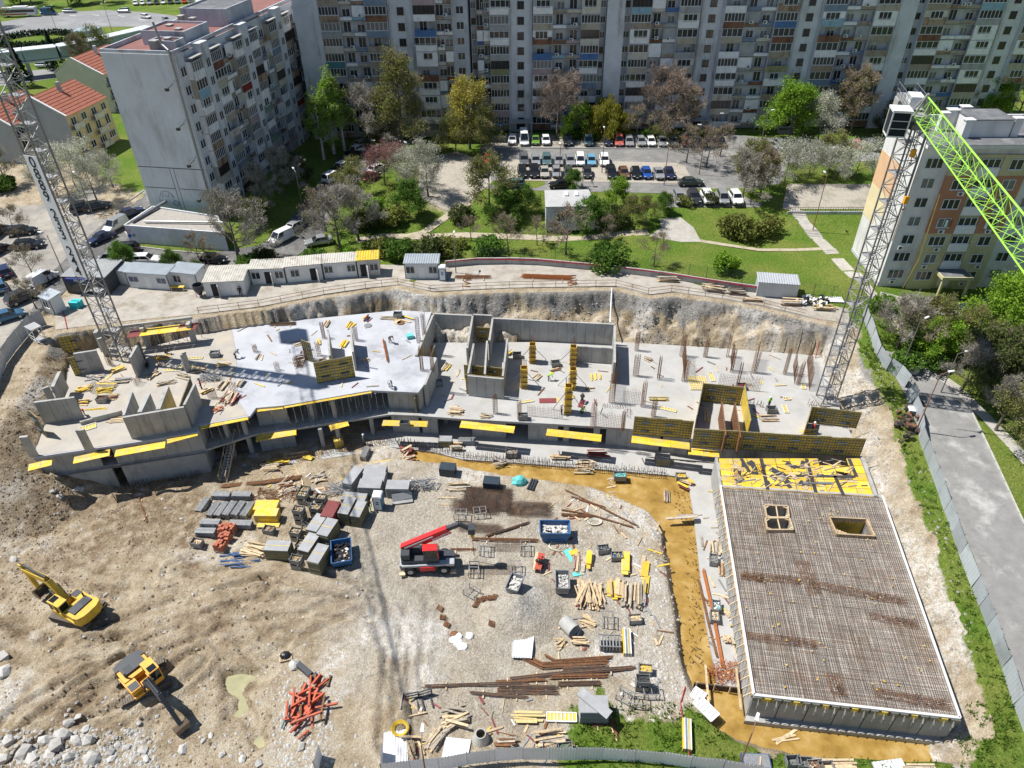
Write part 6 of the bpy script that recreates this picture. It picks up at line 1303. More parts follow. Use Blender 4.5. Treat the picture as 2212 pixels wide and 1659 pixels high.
CM={'hatch': car_meshes(4.1,1.74,1.46,.86,.27,.44,.86,.965,.93,.95,'hatch'),'sedan': car_meshes(4.6,1.78,1.43,.86,.28,.44,.74,.86,.92,.98,'sedan'),'estate': car_meshes(4.65,1.8,1.48,.88,.27,.42,.88,.97,.94,.98,'estate'),'suv': car_meshes(4.5,1.86,1.68,1.02,.25,.38,.88,.97,1.08,1.08,'suv'),'mpv': car_meshes(4.4,1.8,1.75,.98,.17,.36,.92,.985,1.02,1.05,'mpv'),'van': car_meshes(4.6,1.85,1.9,1.0,.20,.36,.97,.992,1.08,1.1,'van'),'bigvan': car_meshes(5.4,1.98,2.45,1.1,.14,.27,.97,.992,1.2,1.25,'van')}
PROTOC={}
def car(kind,col,pos,ang,label,group):
 m=CM[kind]
 r=empty('parked_car' if 'van' not in kind else 'parked_van',pos,ang,label,'van' if 'van' in kind else 'car',group)
 o_=obj('body',m['body'],r);setmat(o_,PA[col]);obj('window_glass',m['window_glass'],r);obj('trim',m['trim'],r);obj('number_plate',m['plate'],r)
 for s in (-1,1): obj('headlight',m['headlights'],r,(0,s*m['wy']*.75,0));obj('tail_light',m['tail'],r,(0,s*m['wy']*.85,0))
 for x in m['wx']:
  for s in (-1,1): wv=obj('wheel',m['wheel'],r,(x,s*m['wy'],m['r']));obj('rim',m['rim'],wv)
 return r
CN={'white':'white','silver':'silver','grey':'grey','dark':'dark grey','black':'black','navy':'navy blue','blue':'bright blue','lblue':'light blue','teal':'grey teal','red':'bright red','coral':'coral red','green':'lime green','brown':'copper brown','beige':'beige','dred':'dark red','dgreen':'grey green','steelb':'steel blue'}
KN={'hatch':'hatchback','sedan':'saloon car','estate':'estate car','suv':'tall off-road car','mpv':'people carrier','van':'delivery van','bigvan':'high-roofed van'}
ORD=['leftmost','second','third','fourth','fifth','sixth','seventh','eighth','ninth','tenth','eleventh','twelfth','thirteenth','fourteenth','fifteenth','sixteenth','seventeenth']
def row(entries,v0,ang,rowname,group,slope=0,u0=0):
 for i,(u,col,kind) in enumerate(entries):
  p=PG(u,v0+slope*(u-u0));p.z += .075;car(kind,col,p,ang+rnd(-.05,.05),'%s %s, %s in the %s' % (CN[col],KN[kind],ORD[i],rowname),group)
row([(1107,'white','hatch'),(1132,'white','bigvan'),(1157,'green','hatch'),(1179,'white','hatch'),(1226,'dark','suv'),(1271,'teal','suv'),(1313,'navy','hatch'),(1336,'coral','van'),(1358,'silver','estate'),(1384,'silver','hatch'),(1405,'white','hatch'),(1430,'silver','sedan'),(1454,'silver','hatch'),(1480,'dred','hatch'),(1505,'grey','sedan'),(1533,'grey','estate'),(1556,'black','hatch')],309,-R(91),'upper car row below the apartments','cars in the car park',.012,1107)
row([(1055,'red','hatch'),(1132,'grey','suv'),(1157,'silver','estate'),(1181,'teal','suv'),(1207,'silver','hatch'),(1231,'silver','estate'),(1253,'white','mpv'),(1277,'lblue','hatch'),(1305,'white','suv')],352,-R(91),'middle car row of the car park','cars in the car park',.008,1055)
row([(1043,'dark','hatch'),(1128,'black','estate'),(1154,'black','suv'),(1176,'beige','sedan'),(1202,'silver','hatch'),(1228,'dgreen','sedan'),(1268,'dark','hatch'),(1320,'black','suv'),(1347,'brown','hatch'),(1373,'black','hatch'),(1396,'blue','hatch'),(1422,'silver','sedan'),(1445,'navy','hatch')],377,-R(91),'lower car row of the car park','cars in the car park',.012,1043)
row([(1466,'silver','estate'),(1498,'dark','suv'),(1527,'white','suv'),(1560,'silver','mpv'),(1588,'white','suv')],433,-R(91),'short car row beside the lower lane','cars in the car park',.02,1466)
row([(1661,'silver','hatch'),(1686,'silver','suv'),(1712,'dark','hatch'),(1735,'navy','estate'),(1760,'silver','hatch'),(1793,'white','hatch'),(1852,'red','hatch'),(1882,'grey','suv'),(1912,'black','hatch')],321,-R(80),'row below the round green tree','cars in the car park',.004,1661)
def one(kind,col,u,v,deg,where): p=PG(u,v);p.z += .075;return car(kind,col,p,R(deg),'%s %s %s' % (CN[col],KN[kind],where),'cars along the streets')
for a_ in [('estate','teal',1108,404,185,'crossing the left end of the lower lane'),('sedan','black',1212,405,183,'standing on the lower lane behind the shed'),('sedan','dgreen',1491,400,2,'driving along the lower lane'),
  ('van','white',608,522,235,'at the mouth of the shaded street'),('hatch','silver',633,500,240,'behind the white van in the shaded street'),('suv','grey',657,482,242,'third from the mouth of the shaded street'),('hatch','silver',692,438,60,'in the dark bend of the shaded street'),('mpv','white',719,390,60,'in the shade below the birches, nearest the bend'),('hatch','black',733,376,60,'in the shade, second below the birches'),('hatch','white',744,364,58,'in the shade, third below the birches'),('hatch','navy',752,352,58,'in the shade, fourth below the birches'),('sedan','black',763,340,55,'in the shade, fifth below the birches'),('hatch','white',776,328,55,'second last in the shaded corner row'),('estate','silver',788,316,50,'furthest in the shaded corner row'),('sedan','white',855,316,15,'under the bare tree in the shaded corner'),('hatch','red',850,342,70,'glowing beside the plum tree'),('hatch','white',815,370,60,'half hidden by the plum tree'),('hatch','dred',803,388,60,'half hidden by park bushes'),('sedan','silver',690,528,200,'behind the bushes of the street corner'),
  ('van','silver',252,495,250,'with open door by the annex corner'),('sedan','navy',221,521,235,'driving past the annex corner'),('suv','black',272,546,190,'in the middle of the street behind the office'),('mpv','silver',243,566,184,'behind the office roof'),('estate','white',318,568,2,'behind the first white cabin'),('hatch','black',464,567,-8,'behind the wide shed'),('estate','black',50,506,12,'on the dusty car park nearest the banner'),('estate','black',65,536,10,'second on the dusty car park, parked askew'),('suv','dark',-2,506,80,'cut by the left edge on the dusty car park'),('suv','black',-4,548,70,'cut by the left edge below the first'),('suv','black',183,455,30,'in the shade of the blossoming trees'),('estate','dark',212,452,28,'second in the shade of the blossoming trees'),('sedan','navy',285,466,50,'behind the annex'),
  ('van','white',97,610,70,'with lettered side near the office'),('estate','navy',12,592,130,'upper one of two blue cars at the left edge'),('estate','steelb',2,625,130,'lower one of two blue cars at the left edge'),('suv','dark',52,650,55,'nearest the guard booth'),('hatch','steelb',22,690,38,'lowest on the left, beside the hoarding'),
  ('sedan','navy',2105,678,150,'under the trees before the coloured block'),('hatch','black',2130,668,150,'second under the trees before the coloured block')]: one(*a_)
# ---------------------------------------------------------------- excavators
random.seed(404)
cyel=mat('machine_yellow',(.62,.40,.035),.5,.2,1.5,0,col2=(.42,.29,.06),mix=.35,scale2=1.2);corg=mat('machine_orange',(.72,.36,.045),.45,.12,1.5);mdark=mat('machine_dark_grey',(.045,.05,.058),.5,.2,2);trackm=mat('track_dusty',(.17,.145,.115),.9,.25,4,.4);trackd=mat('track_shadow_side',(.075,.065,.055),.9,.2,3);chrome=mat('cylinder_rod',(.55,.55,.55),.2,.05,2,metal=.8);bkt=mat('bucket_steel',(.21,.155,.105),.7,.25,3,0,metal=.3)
def excavator(loc,ha,ta,body,boomc,hood,label,tipx,boomh,st):
 r=empty('excavator',loc,0,label,'excavator','excavators on the earth yard')
 def pt(mb,nm,m,a_=ha,par=None,z=0): o_=mb.build(nm,m,par or r);o_.rotation_euler=(0,0,a_ if par is None else 0);return o_
 for s in (-1,1):
  tr_=empty('track',(0,0,0));tr_.parent=r;tr_.rotation_euler=(0,0,ta);y=s*1.2
  prof=[(-2.15,.35),(-1.9,.08),(1.9,.08),(2.15,.35),(2.2,.6),(1.9,.9),(-1.9,.9),(-2.2,.6)]
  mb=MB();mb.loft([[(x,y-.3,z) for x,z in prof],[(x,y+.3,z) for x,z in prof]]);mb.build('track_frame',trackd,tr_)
  sh=MB()
  for i in range(22): x=-2.0+i*.19;sh.box(x-.07,y-.32,.895,x+.07,y+.32,.95)
  for k in (-1,1):
   for i in range(3): sh.bx(k*(2.05+.05*i),y,.25+i*.2,.12,.62,.12)
  sh.build('shoes',trackm,tr_)
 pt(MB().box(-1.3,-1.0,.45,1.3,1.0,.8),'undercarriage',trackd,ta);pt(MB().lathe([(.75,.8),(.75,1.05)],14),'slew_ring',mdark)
 hs=MB();q=[(1.45,-1.35),(1.45,1.35),(-1.6,1.4),(-2.2,1.25),(-2.45,.7),(-2.5,0),(-2.45,-.7),(-2.2,-1.25),(-1.6,-1.4)]
 pt(MB().prism(q[:3]+[(-1.6,-1.4)],1.05,1.35),'deck',body)
 pt(MB().prism([(-1.62,1.4),(-2.2,1.25),(-2.45,.7),(-2.5,0),(-2.45,-.7),(-2.2,-1.25),(-1.62,-1.4)],1.05,2.15),'counterweight',body if hood is mdark and body is cyel else hood)
 pt(MB().box(-1.6,-1.3,1.351,-.1,1.3,2.05),'engine_housing',body);pt(MB().box(-1.55,-1.0,2.051,-.6,1.0,2.28),'hood',hood)
 for i in range(5): pt(MB().box(-1.45+i*.16,-.8,2.281,-1.37+i*.16,-.1,2.30),'grille',mdark)
 pt(MB().tube((-.5,-.9,2.05),(-.5,-.9,2.75),.09,8),'exhaust',mdark)
 pt(MB().box(-.09,-1.35,1.351,1.2,-.45,1.95),'tool_box',body);pt(MB().box(.3,-1.3,1.951,1.1,-.5,1.99),'hatch',hood)
 cb=empty('cab',(0,0,0));cb.parent=r;cb.rotation_euler=(0,0,ha)
 MB().box(-.1,.42,1.36,1.55,1.38,1.75).build('base',body,cb);MB().box(-.12,.4,2.85,1.5,1.4,2.98).build('roof',body,cb);MB().box(.75,.55,2.981,1.4,1.25,3.02).build('skylight',cglass,cb)
 MB().box(-.05,.47,1.751,1.5,1.33,2.849).build('glazing',cglass,cb)
 for x,y in ((-.08,.44),(-.08,1.36),(.65,1.36),(1.5,.46),(1.5,1.34)): MB().beam((x,y,1.7),(x,y,2.86),.09).build('pillar',body,cb)
 # boom, stick and bucket in the x-z plane
 ft,el,jt,bt=Vector((.9,0,1.5)),Vector((tipx*.42,0,boomh)),Vector((tipx*.72,0,boomh*.86)),Vector((tipx*.95,0,.9))
 if st: jt,bt=Vector((tipx*1.02,0,boomh*.95)),Vector((tipx*.93,0,1.0))
 def plate(a_,b_,h1,h2,w_,nm,m):
  d=(b_-a_).normalized();n=Vector((-d.z,0,d.x));rg=[[a_+n*h1/2+Vector((0,s*w_/2,0)) for s in (-1,1)]+[a_-n*h1/2+Vector((0,s*w_/2,0)) for s in (1,-1)],[b_+n*h2/2+Vector((0,s*w_/2,0)) for s in (-1,1)]+[b_-n*h2/2+Vector((0,s*w_/2,0)) for s in (1,-1)]]
  return pt(MB().loft(rg),nm,m)
 plate(ft,el,.55,.8,.5,'boom',boomc);plate(el,jt,.78,.45,.48,'boom',boomc);plate(jt+(jt-bt).normalized()*.7,bt,.5,.34,.36,'stick',boomc)
 for s in (-1,1): pt(MB().tube((1.5,s*.42,1.3),ft.lerp(el,.7)+Vector((0,s*.42,-.1)),.1,8),'lift_cylinder',mdark);pt(MB().tube(ft.lerp(el,.45)+Vector((0,s*.42,-.2)),ft.lerp(el,.75)+Vector((0,s*.42,0)),.06,8),'cylinder_rod',chrome)
 pt(MB().tube(el+Vector((0,0,.5)),jt+(jt-bt).normalized()*.7+Vector((0,0,.1)),.09,8),'stick_cylinder',mdark);pt(MB().path([ft+Vector((.2,.15,.5)),el+Vector((0,.15,.55)),jt+Vector((0,.15,.4))],.035,5),'hose',blk);pt(MB().path([ft+Vector((.2,-.1,.5)),el+Vector((0,-.1,.55)),jt+Vector((0,-.1,.4))],.035,5),'hose',blk)
 bp_=[(0,.35),(.35,.1),(.45,-.35),(.2,-.75),(-.35,-.85),(-.75,-.55),(-.6,-.5),(-.3,-.65),(.1,-.6),(.28,-.3),(.2,0),(-.1,.2)]
 rg=[[bt+Vector((x*1.0-.1,s*.62,z)) for x,z in bp_] for s in (-1,1)];bk=MB();bk.loft(rg)
 bk.add([bt+Vector((x-.1,-.62,z)) for x,z in bp_[:6]],[tuple(range(6))]);bk.add([bt+Vector((x-.1,.62,z)) for x,z in bp_[:6]],[tuple(range(5,-1,-1))])
 for i in range(5): bk.bx(bt.x-.9,-.5+i*.25,bt.z-.6,.25,.1,.1)
 pt(bk,'bucket',bkt);return r
def aim(u1,v1,u2,v2): a_,b_=P(u1,v1,ZY),P(u2,v2,ZY);return math.atan2(b_.y-a_.y,b_.x-a_.x),(b_-a_).length
e1=G(176,1330,.2);a1,d1=aim(172,1330,88,1285);excavator(e1,a1,aim(115,1335,197,1357)[0],cyel,cyel,mdark,'yellow excavator with dusty yellow boom on the left of the yard',6.0,4.0,True)
e2=G(318,1486,.3);a2,d2=aim(318,1486,408,1592);excavator(e2,a2,aim(285,1512,385,1462)[0],corg,mdark,mdark,'orange excavator with black boom at the bottom left',6.9,3.9,False)
# ---------------------------------------------------------------- rotating telehandler
mred=mat('machine_red',(.55,.022,.025),.4,.08,1.5);mgr=mat('machine_light_grey',(.40,.41,.42),.45,.15,2,0,metal=.2)
tp0=G(925,1222);TLR=empty('telehandler',tp0,aim(880,1226,975,1221)[0],'red telescopic handler with raised boom and black chassis mid yard','telehandler')
def tpart(mb,nm,m): return mb.build(nm,m,TLR)
tpart(MB().prism([(-2.7,-1.0),(2.7,-1.0),(2.9,-.6),(2.9,.6),(2.7,1.0),(-2.7,1.0),(-2.9,.6),(-2.9,-.6)],.65,1.25),'chassis',mdark);tpart(MB().box(-2.6,-1.15,1.251,2.5,-.55,1.5),'deck_plate',mgr);tpart(MB().box(-.75,-1.26,.7,.85,-1.001,1.25),'side_panel',mred);tpart(MB().box(-2.85,-.95,1.251,-2.2,.95,1.42),'fender',mgr);tpart(MB().box(2.0,-1.2,1.251,2.85,-.4,1.6),'fender',mgr)
for x in (-1.75,1.75):
 for s in (-1,1):
  wv=MB().lathe([(.3,-.25),(.58,-.24),(.62,-.12),(.62,.12),(.58,.24),(.3,.25)],18);wv.v=[(a_,c_,b_) for a_,b_,c_ in wv.v];o_=wv.build('wheel',tyre,TLR,(x,s*1.02,.62));wv=MB().lathe([(.3,-.26),(.22,.262)],12);wv.v=[(a_,c_,b_) for a_,b_,c_ in wv.v];wv.build('rim',mgr,o_)
for x in (-2.6,2.7):
 for s in (-1,1): tpart(MB().box(x-.3,s*1.25-.2,.3,x+.3,s*1.25+.2,.5),'outrigger_foot',wood)
tpart(MB().lathe([(.9,1.25),(.9,1.5)],16),'turret_ring',mdark);tpart(MB().box(-2.6,-.9,1.501,1.3,.95,2.0),'turret',mdark);tpart(MB().prism([(-2.6,-.8),(-1.7,-.8),(-1.7,.9),(-2.6,.9)],2.001,2.8),'counterweight',mdark);tpart(MB().box(-1.5,.05,2.001,-.2,.9,2.35),'engine_cover',mdark)
tc=empty('cab',(.45,-.55,1.99));tc.parent=TLR;MB().box(-.75,-.45,.01,.85,.45,.5).build('base',mdark,tc);MB().box(-.7,-.43,.501,.8,.43,1.55).build('glazing',cglass,tc);MB().box(-.75,-.45,1.551,.75,.45,1.62).build('roof',mred,tc);MB().beam((.84,-.43,.3),(.75,-.43,1.6),.1).build('pillar',mred,tc)
A_,B_=Vector((-2.5,.35,2.75)),Vector((3.6,.35,5.9));D_=(B_-A_).normalized()
tpart(MB().beam(A_,A_.lerp(B_,.80),.55,.62),'boom',mred);tpart(MB().beam(A_.lerp(B_,.62)+Vector((0,0,.04)),B_,.40,.44),'inner_boom',mdark);tpart(MB().beam(A_.lerp(B_,.35)+Vector((0,-.30,-.42)),A_.lerp(B_,.86)+Vector((0,-.30,-.42)),.06,.34),'side_plate',mred)
tpart(MB().beam(A_.lerp(B_,.05)+Vector((0,-.32,.0)),A_.lerp(B_,.55)+Vector((0,-.32,.02)),.05,.18),'hose_tray',mgr);tpart(MB().tube((-.8,.35,2.2),A_.lerp(B_,.5)+Vector((0,0,-.3)),.13,8),'lift_cylinder',chrome)
hd=B_+Vector((.1,0,0));tpart(MB().beam(B_,B_+Vector((.9,0,-.75)),.3,.4),'boom_head',mdark);tpart(MB().bx(hd.x+1.1,.35,hd.z-1.25,.7,.9,.75),'winch',mdark);tpart(MB().lathe([(.05,hd.z-2.15),(.2,hd.z-2.0),(.2,hd.z-1.75),(.05,hd.z-1.6)],10,hd.x+1.15,.35),'hook_block',hooky);tpart(MB().tube((hd.x+1.15,.35,hd.z-2.1),(hd.x+1.2,.35,.9),.035,5),'sling',rust)
o_=obj('lettering',text_mesh('MANITOU',.5,white),TLR,A_.lerp(B_,.70)+Vector((0,-.345,-.42)));o_.rotation_euler=(R(90),-math.atan2(D_.z,D_.x),0)
# ---------------------------------------------------------------- people: one skinned body each, helmet or hair as child
skin=mat('skin',(.42,.25,.17),.6,.1,5);PC={n: mat('cloth_'+n,c,.85,.15,5) for n,c in [('hivis',(.30,.62,.04)),('orange',(.70,.17,.03)),('red',(.42,.03,.03)),('black',(.02,.02,.022)),('navy',(.025,.03,.06)),('grey',(.18,.18,.18)),('blue',(.05,.12,.28)),('white',(.6,.6,.6))]}
helm={n: mat('helmet_'+n,c,.35) for n,c in [('white',(.7,.7,.7)),('orange',(.75,.16,.03)),('yellow',(.75,.5,.03)),('hair',(.03,.022,.018))]}
POSES={
 'stand': dict(pel=(0,0,.95),che=(0.02,0,1.35),nec=(.02,0,1.50),hea=(.05,0,1.66),ell=(-.02,.30,1.12),hal=(.12,.30,.88),elr=(-.02,-.30,1.12),har=(.15,-.26,.90),knl=(.04,.11,.50),fol=(0,.12,.06),knr=(.02,-.11,.50),for_=(-.02,-.13,.06)),
 'walk': dict(pel=(0,0,.93),che=(.06,0,1.33),nec=(.08,0,1.48),hea=(.12,0,1.64),ell=(.15,.28,1.12),hal=(.34,.26,1.0),elr=(-.12,-.28,1.1),har=(-.15,-.3,.85),knl=(.25,.10,.52),fol=(.32,.11,.06),knr=(-.08,-.10,.50),for_=(-.38,-.11,.10)),
 'bend': dict(pel=(-.1,0,.88),che=(.32,0,1.12),nec=(.46,0,1.16),hea=(.60,0,1.14),ell=(.42,.26,.82),hal=(.55,.16,.58),elr=(.42,-.26,.82),har=(.56,-.14,.56),knl=(.05,.13,.48),fol=(-.06,.14,.06),knr=(.02,-.13,.48),for_=(-.10,-.14,.06)),
 'crouch': dict(pel=(-.12,0,.42),che=(.18,0,.78),nec=(.26,0,.92),hea=(.34,0,1.05),ell=(.30,.28,.62),hal=(.50,.16,.45),elr=(.30,-.28,.62),har=(.50,-.14,.42),knl=(.28,.16,.52),fol=(.10,.16,.06),knr=(.24,-.16,.40),for_=(-.05,-.17,.06))}
def body_mesh(nm,q):
 V_={k: Vector(v) for k,v in q.items()};sh=(V_['nec']-V_['che']).length;d=(V_['nec']-V_['pel']).normalized()
 V_['shl']=V_['che']+d*.08+Vector((0,.20,0));V_['shr']=V_['che']+d*.08+Vector((0,-.20,0));V_['hil']=V_['pel']+Vector((0,.10,-.04));V_['hir']=V_['pel']+Vector((0,-.10,-.04));V_['tol']=V_['fol']+Vector((.17,.02,-.02));V_['tor']=V_['for_']+Vector((.17,-.02,-.02));V_['mid']=V_['pel'].lerp(V_['che'],.5);V_['top']=V_['hea']+(V_['hea']-V_['nec']).normalized()*.08
 V_['fl']=V_['hal']+(V_['hal']-V_['ell']).normalized()*.12;V_['fr']=V_['har']+(V_['har']-V_['elr']).normalized()*.12
 ed=[('pel','mid'),('mid','che'),('che','nec'),('nec','hea'),('hea','top'),('che','shl'),('che','shr'),('shl','ell'),('ell','hal'),('hal','fl'),('shr','elr'),('elr','har'),('har','fr'),('pel','hil'),('pel','hir'),('hil','knl'),('knl','fol'),('fol','tol'),('hir','knr'),('knr','for_'),('for_','tor')]
 rad=dict(pel=.16,mid=.145,che=.17,nec=.062,hea=.10,top=.075,shl=.085,shr=.085,ell=.052,elr=.052,hal=.04,har=.04,fl=.032,fr=.032,hil=.10,hir=.10,knl=.07,knr=.07,fol=.055,for_=.055,tol=.04,tor=.04)
 ks=list(rad);me_=bpy.data.meshes.new(nm);me_.from_pydata([V_[k] for k in ks],[(ks.index(a_),ks.index(b_)) for a_,b_ in ed],[]);o_=bpy.data.objects.new(nm,me_);COL.objects.link(o_)
 md=o_.modifiers.new('skin','SKIN');sv=me_.skin_vertices[0].data
 for i,k in enumerate(ks): sv[i].radius=(rad[k],rad[k]*(.8 if k in ('pel','mid','che') else 1));sv[i].use_root=(k == 'pel')
 sb=o_.modifiers.new('sub','SUBSURF');sb.levels=1;sb.render_levels=1
 bpy.context.view_layer.update();out=bpy.data.meshes.new_from_object(o_.evaluated_get(bpy.context.evaluated_depsgraph_get()));bpy.data.objects.remove(o_)
 out.materials.clear();[out.materials.append(m) for m in (PC['hivis'],PC['navy'],skin,blk)]
 cl={0: [('pel','mid'),('mid','che'),('che','shl'),('che','shr'),('shl','ell'),('shr','elr'),('ell','hal'),('elr','har')],1: [('pel','hil'),('pel','hir'),('hil','knl'),('knl','fol'),('hir','knr'),('knr','for_')],2: [('nec','hea'),('hea','top'),('hal','fl'),('har','fr')],3: [('fol','tol'),('for_','tor')]}
 for p in out.polygons:
  c=p.center;best=(9,0)
  for mi,sg in cl.items():
   for a_,b_ in sg:
    A,B=V_[a_],V_[b_];t_=max(0,min(1,(c-A).dot(B-A)/max((B-A).length_squared,1e-6)));dd=(c-A.lerp(B,t_)).length-rad[a_]*.5
    if dd < best[0]: best=(dd,mi)
  p.material_index=best[1];p.use_smooth=True
 return out,V_['hea']
BM={k: body_mesh('body',q) for k,q in POSES.items()}
hmesh=MB().lathe([(.165,-.01),(.155,.0),(.125,.01),(.12,.06),(.085,.11),(.01,.135)],12).mesh('helmet',[helm['white']],True)
def person(pos,pose,deg,top,legs,hat,label):
 r=empty('person',pos,R(deg),label,'person','people on and around the site');me_,hp=BM[pose];o_=obj('body',me_,r);setmat(o_,PC[top],0);setmat(o_,PC[legs],1)
 h_=obj('helmet' if hat != 'hair' else 'hair',hmesh,r,hp+Vector((0,0,.035)));h_.scale=(1,1,1) if hat != 'hair' else (.82,.82,.8);setmat(h_,helm[hat]);return r
for u,v,z,pose,deg,top,legs,hat,l in [
 (843,740,ZB,'bend',-40,'black','black','hair','person in black bending over on the white slab'),(437,842,ZB,'stand',200,'red','black','hair','person in red jacket beside the formwork edge'),(205,797,ZB,'bend',160,'hivis','navy','white','person in lime vest bending before the left formwork'),(169,800,ZB,'crouch',20,'hivis','navy','orange','person in lime vest crouching left of the first'),(182,806,ZB,'crouch',100,'hivis','black','white','person in lime vest crouching between two others by the formwork'),(407,785,ZB,'stand',30,'hivis','grey','white','person in lime vest beside the thin concrete column'),(318,795,ZB,'crouch',30,'black','black','hair','person in black crouching by the right crane-side wall'),(112,905,ZB,'crouch',-60,'hivis','black','orange','person with orange helmet under the free wall'),(128,902,ZB,'crouch',-80,'orange','black','orange','second person with orange helmet under the free wall'),(181,897,ZB,'bend',-60,'orange','black','orange','person in orange at the wall end'),
 (845,835,ZB,'bend',-90,'grey','navy','white','person at the front right edge of the white slab'),(1185,822,ZA,'bend',10,'hivis','grey','yellow','person in lime vest between yellow columns'),(1256,892,ZA,'crouch',-20,'hivis','black','yellow','person in lime vest kneeling near the front edge'),(1257,872,ZA,'bend',80,'black','black','hair','person in black on the red board'),(1212,895,ZA,'stand',10,'grey','navy','white','person standing by the tallest yellow column'),(1753,935,ZA,'stand',0,'red','black','white','person in red inside the corner formwork box'),(360,766,ZB,'crouch',20,'black','black','hair','person in black crouching under the table form'),(510,775,ZB,'bend',50,'grey','black','hair','person working at the screed edge'),(1660,880,ZA,'stand',120,'hivis','navy','white','person in lime vest near the right slab stacks')]:
 person(P(u,v,z),pose,deg,top,legs,hat,l)
for u,v,pose,deg,top,legs,hat,l in [(799,1105,'stand',-70,'black','hivis','hair','person in black beside the tall panel stacks'),(1160,1222,'bend',20,'red','black','hair','person in red bending at the saw bench'),(1172,1226,'bend',170,'black','navy','hair','person in black at the saw bench'),(787,960,'stand',0,'grey','grey','white','person in the shade under the propped storey'),(521,640,'walk',-60,'black','black','hair','person in black at the wide shed door'),(109,615,'stand',40,'black','black','hair','person in black beside the white van'),(117,605,'stand',-120,'white','navy','hair','second person beside the white van'),(1278,403,'walk',-20,'black','white','hair','pedestrian behind the shed roof'),(648,514,'walk',200,'black','black','hair','pedestrian in the shaded street'),(748,540,'bend',20,'hivis','black','hair','person in lime top among the park bushes')]:
 person(G(u,v),pose,deg,top,legs,hat,l)
# ---------------------------------------------------------------- stacked materials
random.seed(505)
ftop=mat('formwork_face_grey',(.30,.305,.31),.55,.12,1.2,0,col2=(.38,.38,.375),mix=.35,scale2=.9,rnd_=.1);fedge=mat('formwork_edge',(.17,.16,.11),.6,.25,4);cratem=mat('crate_steel',(.24,.25,.25),.55,.2,3,0,metal=.35,rnd_=.15);brick=mat('red_brick',(.42,.14,.08),.85,.2,5,0,rnd_=.2);skipb=mat('skip_blue',(.025,.11,.27),.5,.15,1.5,0,col2=(.10,.13,.17),mix=.25,scale2=1.5);rubm=mat('rubble_white',(.52,.505,.47),.9,.2,4,.3,rnd_=.15);plast=mat('black_plastic',(.02,.02,.022),.35,.3,3);cyan=mat('cyan_board',(.12,.52,.50),.6,.08,2);tarp=mat('white_tarp',(.75,.75,.74),.7,.1,2);scrapm=mat('orange_red_scrap',(.48,.085,.035),.6,.2,2,0,col2=(.22,.09,.06),mix=.4,scale2=1.5,rnd_=.2);bluep=mat('blue_paint',(.04,.09,.2),.55,.2,3);stone=mat('boulder',(.43,.415,.385),.95,.22,2.5,.5,rnd_=.18);tubm=mat('tub_grey',(.19,.20,.21),.55,.2,2)
def at_(u,v,z=None): return G(u,v) if z is None else P(u,v,z)
def flat(p,dz=0): return Vector((p.x,p.y,p.z+dz))
UNITBOX=MB().box(-.5,-.5,0,.5,.5,1)
def ubox(m): return UNITBOX.mesh('piece',[m])
_ub={}
def piece(name,m,parent,loc,size,rz=0,rx=0,ry=0):
 if m.name not in _ub: _ub[m.name]=ubox(m)
 o_=obj(name,_ub[m.name],parent,loc);o_.scale=size;o_.rotation_euler=(rx,ry,rz);return o_
def stack(u,v,w_,d_,n,deg,label,lay=.13,top=None,edge=None,z=None,strap=True,yellow=False,group='stacks of formwork panels in the yard'):
 r=empty('panel_stack',at_(u,v,z),R(deg),label,'panel stack',group)
 for k in range(2): piece('bearer',woodg,r,(0,(k-.5)*d_*.6,0),(w_*.95,.1,.1))
 for k in range(n):
  z_=.1+k*lay;o_=empty('panel',(rnd(-.02,.02),rnd(-.02,.02),z_));o_.parent=r
  piece('frame',edge or fedge,o_,(0,0,0),(w_,d_,lay*.62));piece('face',(yelD if yellow else fedge) if k < n-1 else (top or ftop),o_,(0,0,lay*.62+.001),(w_*(.96 if k < n-1 else .985),d_*(.96 if k < n-1 else .985),lay*.36))
 if strap: piece('strap',yelD,r,(0,0,.1+n*lay),(w_*1.01,.06,.015))
 return r
def slabstack(u,v,w_,d_,h_,deg,label,m,lay=.05,z=None,group='stacks of boards in the yard',cat='board stack'):
 r=empty('board_stack',at_(u,v,z),R(deg),label,cat,group);n=max(3,int(h_/.16))
 for k in range(2): piece('bearer',woodg,r,(0,(k-.5)*d_*.6,0),(w_*.9,.1,.09))
 for k in range(n): piece('board',m,r,(rnd(-.025,.025),rnd(-.02,.02),.09+k*h_/n),(w_*rnd(.98,1.01),d_,h_/n-.012))
 return r
def crate(u,v,deg,label,fill,z=None,dz=0,s=1.0,n=26):
 p=at_(u,v,z);r=empty('steel_crate',flat(p,dz),R(deg),label,'crate','steel crates of fittings',scale=s)
 for x0,y0,sx,sy in ((0,-.39,1.2,.04),(0,.39,1.2,.04),(-.58,0,.04,.74),(.58,0,.04,.74)): piece('side',cratem,r,(x0,y0,.12),(sx,sy,.62))
 piece('base',cratem,r,(0,0,.1),(1.16,.76,.04))
 for x in (-.57,.57):
  for y in (-.37,.37): piece('corner_post',cratem,r,(x,y,0),(.08,.08,.84))
 if fill:
  piece('fill',fill[0],r,(0,0,.14),(1.1,.72,.34))
  for k in range(n): piece('item',random.choice(fill),r,(rnd(-.46,.46),rnd(-.28,.28),.46+rnd(-.03,.07)),(rnd(.08,.22),rnd(.06,.12),rnd(.05,.1)),rnd(0,3))
 return r
